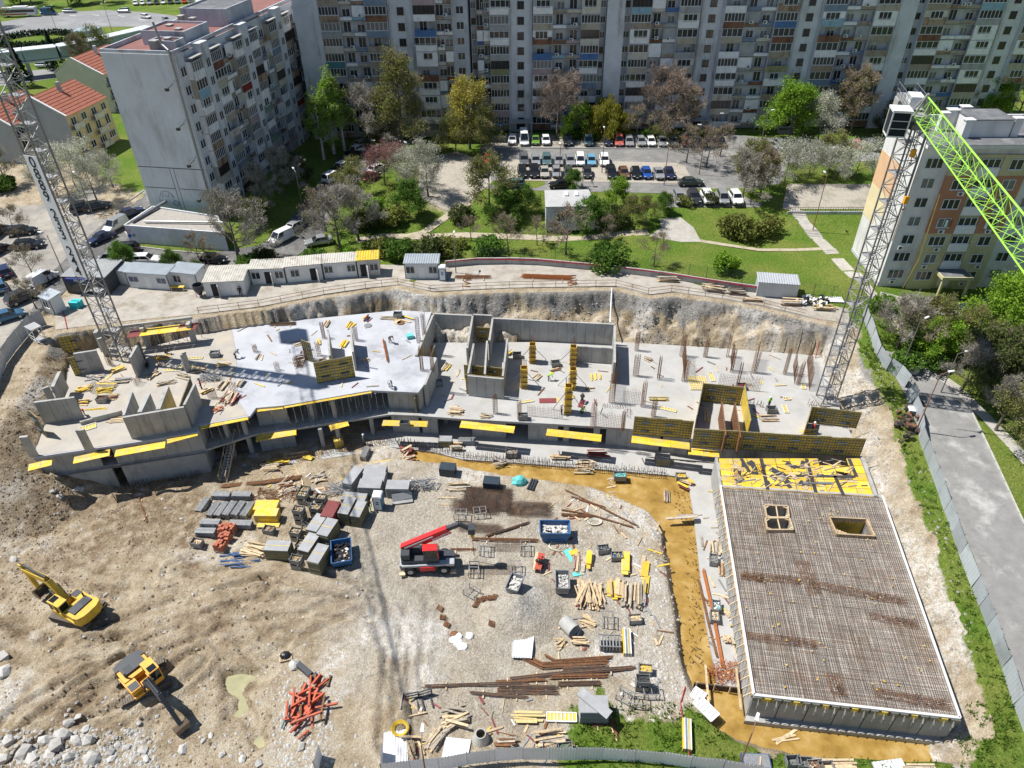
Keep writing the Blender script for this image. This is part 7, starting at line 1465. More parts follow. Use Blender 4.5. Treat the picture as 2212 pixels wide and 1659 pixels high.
def tub(u,v,deg,label,L_=1.9,W_=1.2,h_=.9,m=None,fill=None,z=None,name='steel_tub'):
 p=at_(u,v,z);r=empty(name,p,R(deg),label,'tub','tubs and skips in the yard');m=m or tubm;a_,b_=L_/2,W_/2;k=.78
 o4=[(-a_,-b_),(a_,-b_),(a_,b_),(-a_,b_)];q4_=[(x*k,y*.92) for x,y in o4]
 for i in range(4):
  j=(i+1) % 4;mb=MB();t_=.94
  A,B,C_,D=[Vector((*q4_[i],.12)),Vector((*q4_[j],.12)),Vector((*o4[j],h_)),Vector((*o4[i],h_))]
  ins=[Vector((v_.x*t_,v_.y*t_,v_.z)) for v_ in (A,B,C_,D)];mb.add([A,B,C_,D]+ins,[(0,1,2,3),(7,6,5,4),(3,2,6,7),(1,0,4,5),(0,3,7,4),(2,1,5,6)]);mb.build('side',m,r)
 piece('floor',m,r,(0,0,.08),(L_*k,W_*.92,.05))
 for s in (-1,1): MB().beam((-a_,s*b_,h_),(a_,s*b_,h_),.1,.1).build('rim_bar',m,r)
 for s in (-1,1): piece('rib',m,r,(0,s*b_*.97,.35),(L_*.5,.08,.1))
 if fill:
  piece('fill',fill[0],r,(0,0,.15),(L_*.82,W_*.86,h_*.45))
  for i in range(46): piece('item',random.choice(fill),r,(rnd(-.4,.4)*L_,rnd(-.38,.38)*W_,h_*.5+.1+rnd(-.05,.12)),(rnd(.1,.4),rnd(.08,.25),rnd(.05,.15)),rnd(0,3),rnd(-.3,.3))
 return r
def bundle(u,v,L_,deg,label,nx_=7,nz_=6,r_=.055,m=None,z=None,group='bundles of steel props in racks'):
 r=empty('prop_bundle',at_(u,v,z),R(deg),label,'prop bundle',group);m=m or steel;ww=nx_*r_*2.1
 pm=_ub.setdefault(('pipe',m.name),MB().tube((-.5,0,0),(.5,0,0),1,6).mesh('prop',[m]))
 for k in range(nz_):
  for i in range(nx_):
   if 0 < k < nz_-1 and 0 < i < nx_-1: continue
   o_=obj('prop',pm,r,(rnd(-.03,.03),(i-(nx_-1)/2)*r_*2.1,.16+k*r_*2.0));o_.scale=(L_*rnd(.97,1.0),r_,r_)
 piece('core',m,r,(0,0,.2),(L_*.9,ww*.7,nz_*r_*1.5))
 for s in (-1,1):
  for t_ in (-1,1): piece('rack_post',cratem,r,(s*L_*.33,t_*(ww/2+.04),0),(.07,.05,.16+nz_*r_*2.1))
  piece('rack_foot',cratem,r,(s*L_*.33,0,.02),(.07,ww+.1,.08))
 return r
def planks(u,v,n,L_,spread,deg,label,mats=(None,),jit=.3,hgt=.5,wd=.16,z=None,name='timber_pile',cat='timber',group='piles of timber and boards',th=.05,cross=.0):
 r=empty(name,at_(u,v,z),R(deg),label,cat,group);mats=[m or wood for m in mats]
 for k in range(n):
  f=k/max(1,n-1);a_=rnd(-jit,jit)+(math.pi/2 if random.random() < cross else 0)
  piece('plank' if cat == 'timber' else 'board',random.choice(mats),r,(rnd(-.12,.12)*L_,rnd(-.5,.5)*spread,hgt*f*rnd(.6,1)+.02),(L_*rnd(.7,1.05),wd*rnd(.7,1.5),th*rnd(.8,1.3)),a_,rnd(-.05,.05),rnd(-.03,.03))
 return r
def rods(pts,n,wd,label,m=None,hh=.14,cat='rebar bundle',name='rebar_bundle',z=None,sag=0):
 q=[at_(u,v,z)+Vector((0,0,.08)) for u,v in pts];r=empty(name,q[0],0,label,cat,'rebar lying in the yard');mb=MB()
 for i in range(n):
  off=Vector((rnd(-.5,.5)*wd*.3,rnd(-.5,.5)*wd,rnd(0,hh)));e0=rnd(-.02,.05)
  for k,(a_,b_) in enumerate(zip(q,q[1:])):
   aa=a_.lerp(b_,-e0 if k == 0 else 0);bb_=a_.lerp(b_,1+(rnd(-.06,.02) if k == len(q)-2 else 0));mb.beam(aa-q[0]+off,bb_-q[0]+off,.034)
 mb.build('bars',m or rebar,r)['kind']='stuff'
 for f in (.2,.8): piece('bearer',wood,r,(q[0].lerp(q[-1],f)-q[0])-Vector((0,0,.08)),(.12,wd*1.6+.3,.1))
 return r
def meshes(u,v,L_,W_,n,deg,label,st=.17,m=None):
 r=empty('rebar_mesh_stack',G(u,v),R(deg),label,'rebar mesh','rebar lying in the yard')
 for k in range(n):
  mb=MB();ox,oy=rnd(-.3,.3),rnd(-.25,.25)
  for i in range(int(W_/st)): y=-W_/2+i*st;mb.beam((-L_/2+rnd(-.5,.1),y,0),(L_/2+rnd(-.1,.4),y,0),.02)
  for i in range(int(L_/st)): x=-L_/2+i*st;mb.beam((x,-W_/2,.02),(x,W_/2,.02),.017)
  o_=mb.build('mesh_sheet',m or rebar,r,(ox,oy,.08+k*.07));o_.rotation_euler=(0,0,rnd(-.03,.03));o_['kind']='stuff'
 return r
# --- grey panel stacks
for a_ in [(689,1150,1.35,2.5,12,-18,'grey panel stack left of the tall pair in the middle of the store'),(713,1163,1.35,2.5,14,-18,'strapped grey panel stack between red box stack and blue skip'),(673,1194,1.35,2.5,13,-18,'strapped grey panel stack left of the nearest one'),(694,1222,1.35,2.5,15,-16,'nearest strapped grey panel stack beside the blue skip'),(606,1200,2.7,1.4,12,-4,'wide strapped stack with yellow edges at the front of the store'),(755,1118,1.25,2.6,15,-12,'tall panel stack left of the one with loose boards'),(779,1122,1.15,2.4,13,-12,'tall panel stack with white boards on its top')]: stack(*a_,yellow=True)
for a_ in [(766,1046,1.25,3.0,11,-20,'long pale panel stack leaning left behind the toilet'),(813,1030,2.7,1.5,9,-4,'pale panel stack furthest back near the trench'),(811,1047,2.7,1.5,10,-4,'pale panel stack in the middle behind the toilet'),(803,1064,2.7,1.5,11,-4,'pale panel stack just left of the toilet'),(862,1066,2.7,1.5,11,-2,'pale panel stack right of the toilet'),(1281,1545,2.5,1.6,14,-1,'dark edged panel stack near the bottom hoarding')]: stack(*a_,strap=False,edge=ftop)
stack(767,1082,2.9,1.3,5,-8,'low bundle of pale beams strapped with timber',top=ftop,edge=ftop)
piece('x',ftop,stack(870,1086,2.4,.5,1,10,'single grey plate lying right of the toilet',strap=False),(0,.2,.3),(2.3,.05,.8),0,-.5)
r=empty('loose_plate',G(1281,1545)+Vector((0,0,2.05)),R(-42),'long loose plate lying askew on the panel stack','plate');piece('plate',ftop,r,(0,0,0),(3.2,.9,.05),0,0,.05)
r=slabstack(719,1122,1.5,2.4,1.7,-12,'dark red board stack in the middle of the store',redply)
slabstack(579,1103,2.6,1.5,.9,-2,'yellow beam stack further back in the store',yel);slabstack(580,1121,2.6,1.2,1.1,-2,'yellow beam stack with a board before it',yel);piece('board',yel,empty('loose_board',G(580,1134),0,'yellow board lying before the yellow stack','board'),(0,0,.02),(2.5,.8,.06),R(-1))
# --- bundles of props
for k,(u,v) in enumerate([(441,1098),(464,1107),(481,1107),(499,1106),(518,1106),(537,1108)]): bundle(u,v,2.2,78,'steel prop bundle set lengthwise, %s from the left' % ORD[k].replace('leftmost','first'))
for u,v,L_,l in [(480,1076,2.2,'prop bundle lying crosswise behind the lengthwise ones, left'),(525,1076,2.2,'prop bundle lying crosswise behind the lengthwise ones, right'),(457,1136,2.2,'prop bundle lying crosswise below the lengthwise ones'),(522,1138,2.6,'low prop bundle lying right of the brick pallets'),(447,1155,2.2,'pale prop bundle at the lower left of the store')]: bundle(u,v,L_,-3,l)
bundle(1009,998-40,2.2,0,'prop bundle standing inside the shaded storey',z=ZC);bundle(790,985,2.0,80,'prop bundle on the base slab beside the yellow crate',z=ZC)
# --- brick pallets
for k,(u,v,l) in enumerate([(487,1150,'brick pallet furthest back of the four, left'),(500,1149,'brick pallet furthest back of the four, right'),(489,1168,'brick pallet in the middle'),(478,1186,'brick pallet nearest the debris crate')]):
 r=empty('brick_pallet',G(u,v),R(-12),l,'pallet','pallets of red bricks');piece('pallet',woodg,r,(0,0,0),(1.15,1.0,.13))
 for z in range(4):
  for i in range(4):
   for j in range(3):
    if z == 3 and random.random() < .4: continue
    piece('brick',brick,r,(-.42+i*.28+rnd(-.02,.02),-.32+j*.32,.13+z*.24),(.26,.30,.225),rnd(-.06,.06) if z < 3 else rnd(-.5,.5))
# --- crates
clamps=[mat('clamp_rust',(.30,.21,.10),.7),mat('clamp_zinc',(.50,.48,.40),.5),mat('clamp_yellow',(.55,.45,.16),.6),mat('clamp_violet',(.16,.12,.14),.6)]
debris=[wood,woodg,rust,mat('clay_debris',(.30,.17,.10),.9)]
for u,v,l,f,hgt in [(660,1064,'crate furthest back in the crate rows',clamps,1),(658,1086,'crate of yellowish clamps, second row left',clamps,2),(677,1091,'crate of clamps, second row middle',clamps,1),(697,1092,'crate of clamps, second row right',clamps,2),(686,1114,'crate of clamps between red stack and second row',clamps,2),(653,1130,'crate of clamps on the tall stack of three',clamps,3),(677,1135,'crate of clamps left of the strapped stacks',clamps,1),(663,1150,'crate of clamps behind the wide stack',clamps,1),(644,1166,'crate of clamps touching the wide stack',clamps,2),(654,1182,'crate of pale clamps in the front aisle',clamps,1),(649,1199,'crate of yellow couplers in the front aisle',clamps,1),(645,1226,'crate of white bags nearest the front',clamps,2),(428,1178,'crate of tiles and debris at the far left of the store',debris,1),(583,1150,'crate of rusty parts behind the timber fan',debris,1),(1332,1207,'crate with blue and yellow tools right of the saw bench',[bluep,yel,cratem],1),(1303,1192,'open crate of black bags tilted at the trench side',[plast,cratem],1),(1371,1343,'crate of wood offcuts near the grey sand',[wood],1),(1393,1452,'crate of yellow fittings near the trench',[yelD,wood],1),(1386,1486,'crate of black stones near the trench',[mat('black_stone',(.05,.052,.055),.8)],2),(1711,1650,'empty crate, leftmost of the bottom four',None,1),(1736,1654,'empty crate, second of the bottom four',None,1),(1758,1660,'crate of rusty offcuts, third of the bottom four',[rust,wood],1),(1781,1663,'empty crate, rightmost of the bottom four',None,1),(1187,1622,'crate of rods near the bottom hoarding, left',[woodg,rust],1),(1221,1622,'crate of green and rusty rods near the bottom hoarding, right',[mat('green_rod',(.10,.16,.12),.7),rust],1)]:
 for k in range(hgt): crate(u,v,-12 if u < 760 else rnd(-8,8),l if k == hgt-1 else l.replace('crate','lower crate under the crate',1),f if k == hgt-1 else None,dz=k*.86)
# --- skips, tubs, toilets
tub(741,1206,-78,'blue skip full of black rubbish bags beside the nearest stacks',3.2,2.1,1.35,skipb,[plast,plast,plast,wood,tarp],name='skip');tub(1198,1158,-2,'blue skip of white rubble right of the mesh stacks',3.4,1.9,1.5,skipb,[rubm,rubm,rubm,plast],name='skip')
tub(1112,1270,70,'grey tub of gravel near the gravel heap',2.0,1.3,1.0,None,[rubm]);tub(1214,1268,88,'tall grey tub left of the messy timber',2.3,1.4,1.3,None,[rubm,mat('mortar',(.35,.35,.345),.9)])
def toilet(p,deg,label):
 r=empty('portable_toilet',p,R(deg),label,'toilet','portable toilets');wb=mat('toilet_blue',(.04,.16,.27),.5);ww=mat('toilet_white',(.68,.69,.70),.5)
 piece('base',cratem,r,(0,0,0),(1.1,1.1,.15));MB().prism([(-.52,-.52),(.52,-.52),(.55,0),(.52,.52),(-.52,.52),(-.55,0)],.15,2.0).build('body',wb,r);MB().box(-.4,-.57,.2,.4,-.522,1.95).build('door',ww,r);MB().loft([[(x*k,y*k,z) for x,y in ((-.56,-.56),(.56,-.56),(.56,.56),(-.56,.56))] for k,z in ((1,2.0),(1,2.12),(.9,2.28),(.6,2.36))]).build('roof',ww,r)
 for z in (1.3,1.0): MB().box(-.16,-.58,z,.16,-.571,z+.2).build('notice',wb,r)
toilet(G(820,1096),-5,'white and blue portable toilet between the panel stacks');toilet(PG(957,604)+Vector((0,0,.06)),0,'white and blue portable toilet beside the free-standing cabin')
# --- timber
for a_ in [(553,1190,26,2.6,1.6,-18,'pale timber fan left of the wide strapped stack',(wood,),.22,.5),(990,1055,14,2.6,1.0,3,'timber pile behind the mesh stacks',(wood,woodg),.06,.5),(1275,1288,40,2.8,2.6,82,'messy pile of boards in front of the saw bench',(wood,ply,wood),.35,.7),(1367,1288,30,2.9,2.2,80,'long plank pile near the trench edge',(wood,woodg),.06,.7),(1270,1345,12,1.7,1.3,-25,'loose boards beside the concrete ring',(wood,ply),.7,.3),(1252,1390,9,1.5,.8,-6,'short boards stacked above the rebar',(ply,wood),.12,.6),(1211,1391,9,1.1,1.0,30,'loose pale blocks above the rebar',(ply,),.8,.5),(1141,1555,12,2.6,.9,-2,'long yellowish timbers at the bottom',(mat('yellow_timber',(.55,.44,.20),.8,.2,3),),.03,.5),(1188,1598,14,2.6,1.2,6,'plank pile below the long yellowish timbers',(woodg,wood),.12,.6),(983,1552,20,2.4,1.8,15,'heap of pallets and planks at the lower middle',(wood,woodg,ply),.6,.7),(940,1600,12,1.9,1.2,55,'round logs and planks left of the concrete cone',(wood,woodg),.18,.5),(898,1618,10,1.4,1.2,-65,'pallets leaning at the hoarding corner',(woodg,wood),.2,.8),(890,1597,3,2.2,.6,-3,'worn wide boards over the hoarding corner',(ply,),.05,.7),(1810,1656,16,2.6,.9,-2,'pale planks at the bottom edge right of the crates',(wood,),.05,.4),(1985,1662,14,2.8,.8,-3,'plank pile at the bottom right',(wood,woodg),.05,.4),(1090,1610,12,1.8,1.0,0,'pallet pile before the concrete cone',(woodg,rust),.05,.6),(620,1052,16,2.2,2.6,20,'rough scrap timber behind the yellow stacks',(woodg,wood,rust),.8,.4),(690,1035,10,2.0,1.5,30,'scrap timber near the trench edge',(woodg,wood),.9,.3),(1640,1665,6,2.4,.6,70,'few planks leaning at the bottom right',(wood,),.2,.5)]: planks(*a_)
for a_ in [(1356,1222,6,2.7,.75,82,'bright yellow boards stacked lengthwise right of the crate',(yel,),.02,.55,.55),(1393,1228,3,2.7,.6,78,'yellow board at the trench edge, upper',(yel,wood),.05,.25,.5),(1392,1260,2,2.6,.4,75,'yellow board at the trench edge, lower',(yel,),.05,.2,.6),(1326,1275,10,2.2,1.1,85,'yellow and brown boards in the messy timber',(yel,ply),.08,.6,.4),(1252,1220,9,2.3,1.4,82,'dark red and pale boards left of the yellow ones',(redply,wood,woodg),.05,.5,.3),(1275,1215,4,2.0,.7,80,'yellow boards among the dark red ones',(yel,wood),.08,.6,.45),(1240,1195,5,1.0,.9,10,'crumpled yellow pieces near black bag',(yel,),.8,.3,.4)]: planks(*a_,name='board_pile',cat='boards')
piece('sheet',cyan,empty('foam_sheet',G(1233,1200),0,'pale turquoise foam sheet near the saw bench','sheet'),(0,0,.03),(.9,1.7,.06),.45);piece('sheet',cyan,empty('foam_sheet',G(1250,1240),0,'turquoise foam sheet under the dark red boards','sheet'),(0,0,.03),(1.3,.5,.06),.2)
r=empty('saw_bench',G(1166,1222),R(75),'red saw bench between the two bending workers','bench');piece('top',mat('bench_red',(.42,.08,.05),.6),r,(0,0,.7),(2.2,.7,.08));[piece('leg',steel,r,(x,y,0),(.07,.07,.7)) for x in (-.9,.9) for y in (-.28,.28)];piece('plank',wood,r,(.1,.5,.5),(2.4,.3,.06),.1)
for k,(u,v) in enumerate([(993,1138-62),(993-3,1090)]): piece('plank',wood,empty('loose_plank',G(u-27,v),0,'single plank lying left of the mesh stacks, '+('upper' if k == 0 else 'lower'),'plank'),(0,0,.02),(2.2-.4*k,.18,.05),R(-2))
# --- rebar
meshes(1052,1078,5.4,3.6,5,-4,'largest dark rebar mesh stack');meshes(1030,1095,5.2,1.9,4,-4,'lower half of the largest rebar mesh stack');meshes(1143,1100,4.8,2.2,4,-3,'rebar mesh stack behind the blue rubble skip');meshes(1034,1140,4.6,1.3,3,-4,'narrow rebar mesh stack above the telehandler hook')
meshes(1085,1184,5.0,1.3,1,-1,'single rebar mesh on trestles, upper');meshes(1069,1230,4.8,1.4,1,0,'single rebar mesh on trestles, lower')
def trestle(u,v,deg,label,L_=1.4,W_=1.0,z=None,m=None):
 r=empty('steel_trestle',at_(u,v,z),R(deg),label,'trestle','steel trestles and frames');m=m or steel
 for y in (-W_/2,W_/2):
  for x in (-L_/2,L_/2): MB().beam((x,y,0),(x,y,.95),.07).build('leg',m,r)
  for z_ in (.3,.85): MB().beam((-L_/2,y,z_),(L_/2,y,z_),.06).build('rail',m,r)
 for x in (-L_/2,0,L_/2): MB().beam((x,-W_/2,.85),(x,W_/2,.85),.06).build('rail',m,r)
for u,v,d,l in [(995,1118,0,'trestle left of the blue hook line'),(1037,1113,8,'trestle below the mesh stack'),(1046,1190,90,'trestle holding left end of the upper mesh'),(1134,1190,90,'trestle holding right end of the upper mesh'),(1024,1236,88,'trestle holding left end of the lower mesh'),(1114,1234,90,'trestle holding right end of the lower mesh'),(1020,1285,-35,'overturned trestle beside the stirrup bundles'),(1313,1345,85,'tall rack with two planks on the grey sand'),(1350,1510,-30,'empty frame left of the wheeled frame'),(1376,1520,-5,'wheeled scaffold frame lying on the gravel'),(1405,1500,0,'ladder frame right of the wheeled one')]: trestle(u,v,d,l)
for a_ in [([(1050,1160),(1143,1130)],14,.35,'grey rebar bundle lying aslant above the trestles'),([(1024,1166),(1163,1169)],18,.4,'rusty rebar bundle right of the hook',rust),([(974,1189),(1028,1189)],10,.3,'short rusty bundle behind the telehandler',rust),([(1178,1418),(1200,1430),(1323,1421)],20,.35,'upper bent rebar bundle below the gravel heap',rust),([(1131,1420),(1172,1440),(1313,1433)],34,.7,'lower bent rebar bundle below the gravel heap',rust),([(1218,1447),(1303,1443)],26,.5,'dark rebar cage bundle in the middle'),([(1106,1468),(1218,1455),(1372,1443)],20,.4,'long thin rebar bundle running to the yellow crate'),([(1191,1464),(1313,1461)],24,.5,'orange rusty rebar cage',rust),([(1208,1479),(1296,1477)],22,.5,'dark rebar cage above the panel stack'),([(920,1484),(1140,1476)],12,.3,'long thin rebar bundle left of the cages'),([(1075,1474),(1180,1470)],16,.3,'rusty bundle at the left end of the cages',rust),([(1078,1490),(1205,1492)],34,.9,'thick dark rebar bundle'),([(1020,1498),(1140,1508)],14,.3,'thin dark rebar bundle lowest of the group'),([(1225,1062),(1380,1140)],10,.2,'long rusty bundle along the trench, lower',rust),([(1235,1075),(1308,1098)],8,.2,'long rusty bundle along the trench, upper',rust),([(1215,1103),(1280,1115),(1370,1142)],8,.2,'longest rusty bar bundle toward the water',rust),([(1215,1113),(1280,1117)],20,.4,'rusty cage right of the blue rubble skip',rust),([(482,1052),(570,1044),(652,1032)],26,.7,'rusty bars along the trench on the left',rust),([(1280,1566),(1330,1562)],20,.5,'rusty rods on the grass strip',rust),([(1320,1560),(1332,1590)],16,.7,'fan of rusty rods hanging over timbers',rust),([(300,1075),(318,1130)],4,.3,'two rusty bars crossing on bare earth',rust)]: rods(*a_)
random.seed(61)
scr=empty('rusty_scrap_heap',G(600,1072),0,'heap of tangled rusty wire behind the yellow stacks','scrap');mb=MB()
for k in range(260): a_=rnd(0,6.28);p=Vector((rnd(-2.6,2.6),rnd(-.9,.9),rnd(.02,.5)));mb.beam(p,p+Vector((math.cos(a_)*rnd(.2,.8),math.sin(a_)*rnd(.2,.8),rnd(-.2,.3))),.035)
mb.build('wire',rust,scr)['kind']='stuff'
for k,(u,v) in enumerate([(950,1317),(957,1337),(965,1352),(1036,1300),(1030,1308),(1048,1296),(1061,1295),(1069,1292),(1062,1350)]):
 r=empty('stirrup_bundle',G(u,v),rnd(0,3),'bundle of rusty stirrups on the gravel, '+['left of the tarp, upper','left of the tarp, middle','left of the tarp, lower','first by the heap','second by the heap','third by the heap','fourth by the heap','fifth by the heap','lone one on the heap edge'][k],'stirrups','bundles of rusty stirrups');mb=MB()
 for j in range(9):
  x=j*.06-.25;q=[(x,-.3,.02),(x+.15,.3,.02),(x+.15,.3,.25),(x,-.3,.25)]
  for i in range(4): mb.beam(q[i],q[(i+1) % 4],.03)
 mb.build('stirrups',rust,r)['kind']='stuff'
# --- rings, sheets, odds and ends
concr=mat('ring_concrete',(.40,.395,.37),.9,.15,2,.3)
def ring(p,ro,ri,h_,label,rot=None,cone=1.0):
 r=empty('concrete_ring',p,rnd(0,1),label,'concrete ring','concrete rings');mb=MB();n=20;prof=[(ro,0),(ro*cone,h_),(ri*cone,h_),(ri,.0)]
 rings=[[(a_*math.cos(6.2832*i/n),a_*math.sin(6.2832*i/n),z) for i in range(n)] for a_,z in prof+[prof[0]]];mb.loft(rings,caps=False);o_=mb.build('ring',concr,r)
 if rot: o_.rotation_euler=rot;o_.location=(0,0,ro)
 return r
for u,v,l in [(1936,782,'concrete ring, back row left'),(1956,784,'concrete ring, back row middle'),(1976,788,'concrete ring, back row right'),(1948,796,'concrete ring, front row left'),(1969,802,'concrete ring, front row right')]: ring(onz(*PG(u,v)[:2])+Vector((0,0,.05)),.85,.70,1.05,l)
ring(G(1217,1350),.72,.62,1.5,'concrete pipe lying on its side near the gravel heap',(R(90),0,.6));ring(G(1039,1597),.75,.62,1.0,'concrete cone near the bottom hoarding',None,.62)
whs=mat('white_sheet_metal',(.66,.67,.68),.45,.08,1.5,0,metal=.2);WS=corr_mesh('sheet',1,1,8,whs,.03)
def msheet(u,v,w_,l_,deg,label,n=2,me_=None,tilt=0):
 r=empty('metal_sheets',G(u,v)+Vector((0,0,.12)),R(deg),label,'metal sheets','loose metal sheets')
 for k in range(n): o_=obj('sheet',me_ or WS,r,(-w_/2+rnd(-.1,.1),-l_/2+rnd(-.1,.1),.05*k));o_.scale=(w_,1,l_);o_.rotation_euler=(-R(90)+tilt,0,rnd(-.06,.06));o_.location.y += l_ if False else 0
 return r
for k,a_ in enumerate([(1130,1395,1.9,2.6,-4,'white ribbed sheets beside the gravel heap',3),(853,1618,2.0,2.8,8,'white ribbed sheets in the hoarding corner',3),(985,1620,2.2,1.7,-8,'pale ribbed sheet leaning on the bottom hoarding',2),(1925,1668,2.6,1.6,4,'white sheet at the bottom right edge',2)]): msheet(*a_)
r=empty('tarp_bag',G(990,1380),0,'crumpled white tarp with rusty contents beside the gravel heap','tarp');random.seed(8)
for k in range(7):
 c=Vector((rnd(-.9,1.2),rnd(-.9,.5),0));n=8;MB().loft([[(c.x+q*math.cos(6.28*i/n+k)*rnd(.75,1.2),c.y+q*math.sin(6.28*i/n+k)*rnd(.75,1.2),z) for i in range(n)] for q,z in ((.45,.0),(.42,.14),(.22,rnd(.2,.32)))]).build('fold',tarp if k else rust,r)
# red heap
random.seed(31);r=empty('red_scrap_heap',G(668,1522),0,'heap of orange red steel beams among white rubble','scrap')
for k in range(34): a_=rnd(.5,1.9) if k % 3 else rnd(0,3);c=Vector((random.gauss(0,.75),random.gauss(0,1.0),rnd(.1,.9)));L_=rnd(1.0,3.2);d=Vector((math.cos(a_),math.sin(a_),rnd(-.2,.2)))*L_/2;MB().beam(c-d,c+d,.16,.2).build('beam',random.choice((scrapm,scrapm,scrapm,rust)),r)
MB().tube((-1.6,-.2,.3),(-1.9,-2.2,.2),.09,8).build('pipe',mat('teal_pipe',(.08,.22,.25),.5),r)
r=empty('hydraulic_breaker',G(660,1452),R(-38+180),'black hydraulic breaker lying near the red heap','breaker');MB().beam((-.9,0,.4),(.9,0,.4),.5,.55).build('housing',mdark,r);MB().tube((.9,0,.38),(2.0,0,.3),.09,8,0,.05).build('chisel',chrome,r);MB().beam((-1.3,-.4,.4),(-1.3,.4,.4),.3,.7).build('bracket',mdark,r)
r=empty('wooden_pallet',G(617,1420),R(15),'small pallet with black sack left of the breaker','pallet');[piece('slat',wood,r,(-.5+i*.17,0,.1),(.11,.9,.03)) for i in range(7)];[piece('runner',woodg,r,(0,y,0),(1.1,.09,.1)) for y in (-.38,0,.38)];MB().loft([[(q*math.cos(6.28*i/8)*.5,.1+q*math.sin(6.28*i/8)*.4,z) for i in range(8)] for q,z in ((1,.13),(1.05,.3),(.6,.5),(.2,.55))]).build('sack',plast,r)
for u,v,d,l in [(893,1526,12,'black fork attachment, left of the pair'),(923,1520,18,'black fork attachment, right of the pair')]:
 r=empty('fork_attachment',G(u,v),R(d),l,'attachment','fork attachments');[MB().beam((x,-.6,.15),(x,.7,.15),.12,.1).build('fork',mdark,r) for x in (-.4,.4)];[MB().beam((-.65,.7,z),(.65,.7,z),.1).build('carriage_bar',mdark,r) for z in (.2,.6,1.0)];[MB().beam((x,.7,.1),(x,.7,1.0),.1).build('upright',mdark,r) for x in (-.6,.6)]
r=empty('hose_coil',G(865,1575),0,'yellow hose coil beside the hoarding corner','hose');[MB().path([((.55+.07*k)*math.cos(a_*.4+k),(.5+.07*k)*math.sin(a_*.4+k),.06+.05*k) for a_ in range(17)],.05,5).build('loop',mat('yellow_hose',(.62,.42,.03),.6),r) for k in range(4)]
r=empty('rope_tangle',G(1195,1180),0,'tangle of pale hose right of the lower trestles','hose');random.seed(5);[MB().path([((.5+.12*k)*math.cos(a_*.4+k)+rnd(-.06,.06)+k*.15,(.4+.1*k)*math.sin(a_*.4+k)+rnd(-.06,.06),.05+.03*k) for a_ in range(17)],.035,4).build('loop',mat('pale_hose',(.55,.52,.43),.7),r) for k in range(5)]
r=empty('hose_coil',G(1285,1129),0,'pale hose coil above the timber crates','hose');[MB().path([((.6+.06*k)*math.cos(a_*.4+k)+rnd(-.03,.03),(.35+.05*k)*math.sin(a_*.4+k),.05+.05*k) for a_ in range(17)],.05,5).build('loop',mat('pale_hose',(.55,.52,.43),.7),r) for k in range(4)]
for u,v,l in [(1062,1052,'stack of dark blue coated sheets wrapped with straps'),(968,1022,'dark roofing rolls stack behind the timber')]: r=slabstack(u,v,1.9,1.3,1.1,-8,l,mat('navy_wrap',(.03,.045,.06),.45,.2,2))
r=empty('turquoise_tarp',G(1122,1042),0,'bright turquoise tarp heap near the trench','tarp');MB().loft([[(q*math.cos(6.28*i/9)*.9*rnd(.8,1.2),q*math.sin(6.28*i/9)*.7*rnd(.8,1.2),z) for i in range(9)] for q,z in ((1,0),(.95,.4),(.6,.8),(.15,1.0))]).build('cover',cyan,r)
r=empty('pipe_stack',G(1150,1048),R(70),'three dark pipes beside the turquoise tarp','pipes');[MB().tube((-.9,y,.14),(.9,y,.14),.13,8).build('pipe',mdark,r) for y in (-.3,0,.3)]
r=empty('foam_block',PG(165,665)+Vector((0,0,.06)),R(-4),'stack of bright turquoise foam blocks on the apron','foam blocks');[piece('slab',mat('foam_turquoise',(.04,.50,.52),.6,.1,3),r,(.15*(k>2)-.0,.4*(k>2),.02+(k%3)*.33 if k < 3 else .02+(k-3)*.33),(1.3,.75,.31)) for k in range(6)]
r=empty('yellow_crate',P(733,962,ZC),R(20),'bright yellow wooden crate box on the base slab','crate');piece('box',yel,r,(0,0,0),(1.1,1.1,1.2));piece('lid',yel,r,(0,0,1.202),(1.16,1.16,.05))
r=empty('access_stair',P(497,1018,ZC),R(86),'timber access stair with grey treads at the left open storey','stair');a0,b0_=Vector((-2.0,0,.2)),Vector((3.2,0,3.2))
for s in (-.42,.42): MB().beam(a0+Vector((0,s,0)),b0_+Vector((0,s,0)),.08,.25).build('stringer',wood,r);MB().beam(a0+Vector((0,s,1)),b0_+Vector((0,s,1)),.06,.08).build('handrail',wood,r)
for k in range(16): p=a0.lerp(b0_,(k+.5)/16);MB().bx(p.x,0,p.z+.05,.24,.8,.04).build('tread',ftop,r)
for k in range(5):
 for s in (-.45,.45): p=a0.lerp(b0_,k/4);MB().beam(p+Vector((0,s,0)),p+Vector((0,s,1.05)),.06).build('post',wood,r)
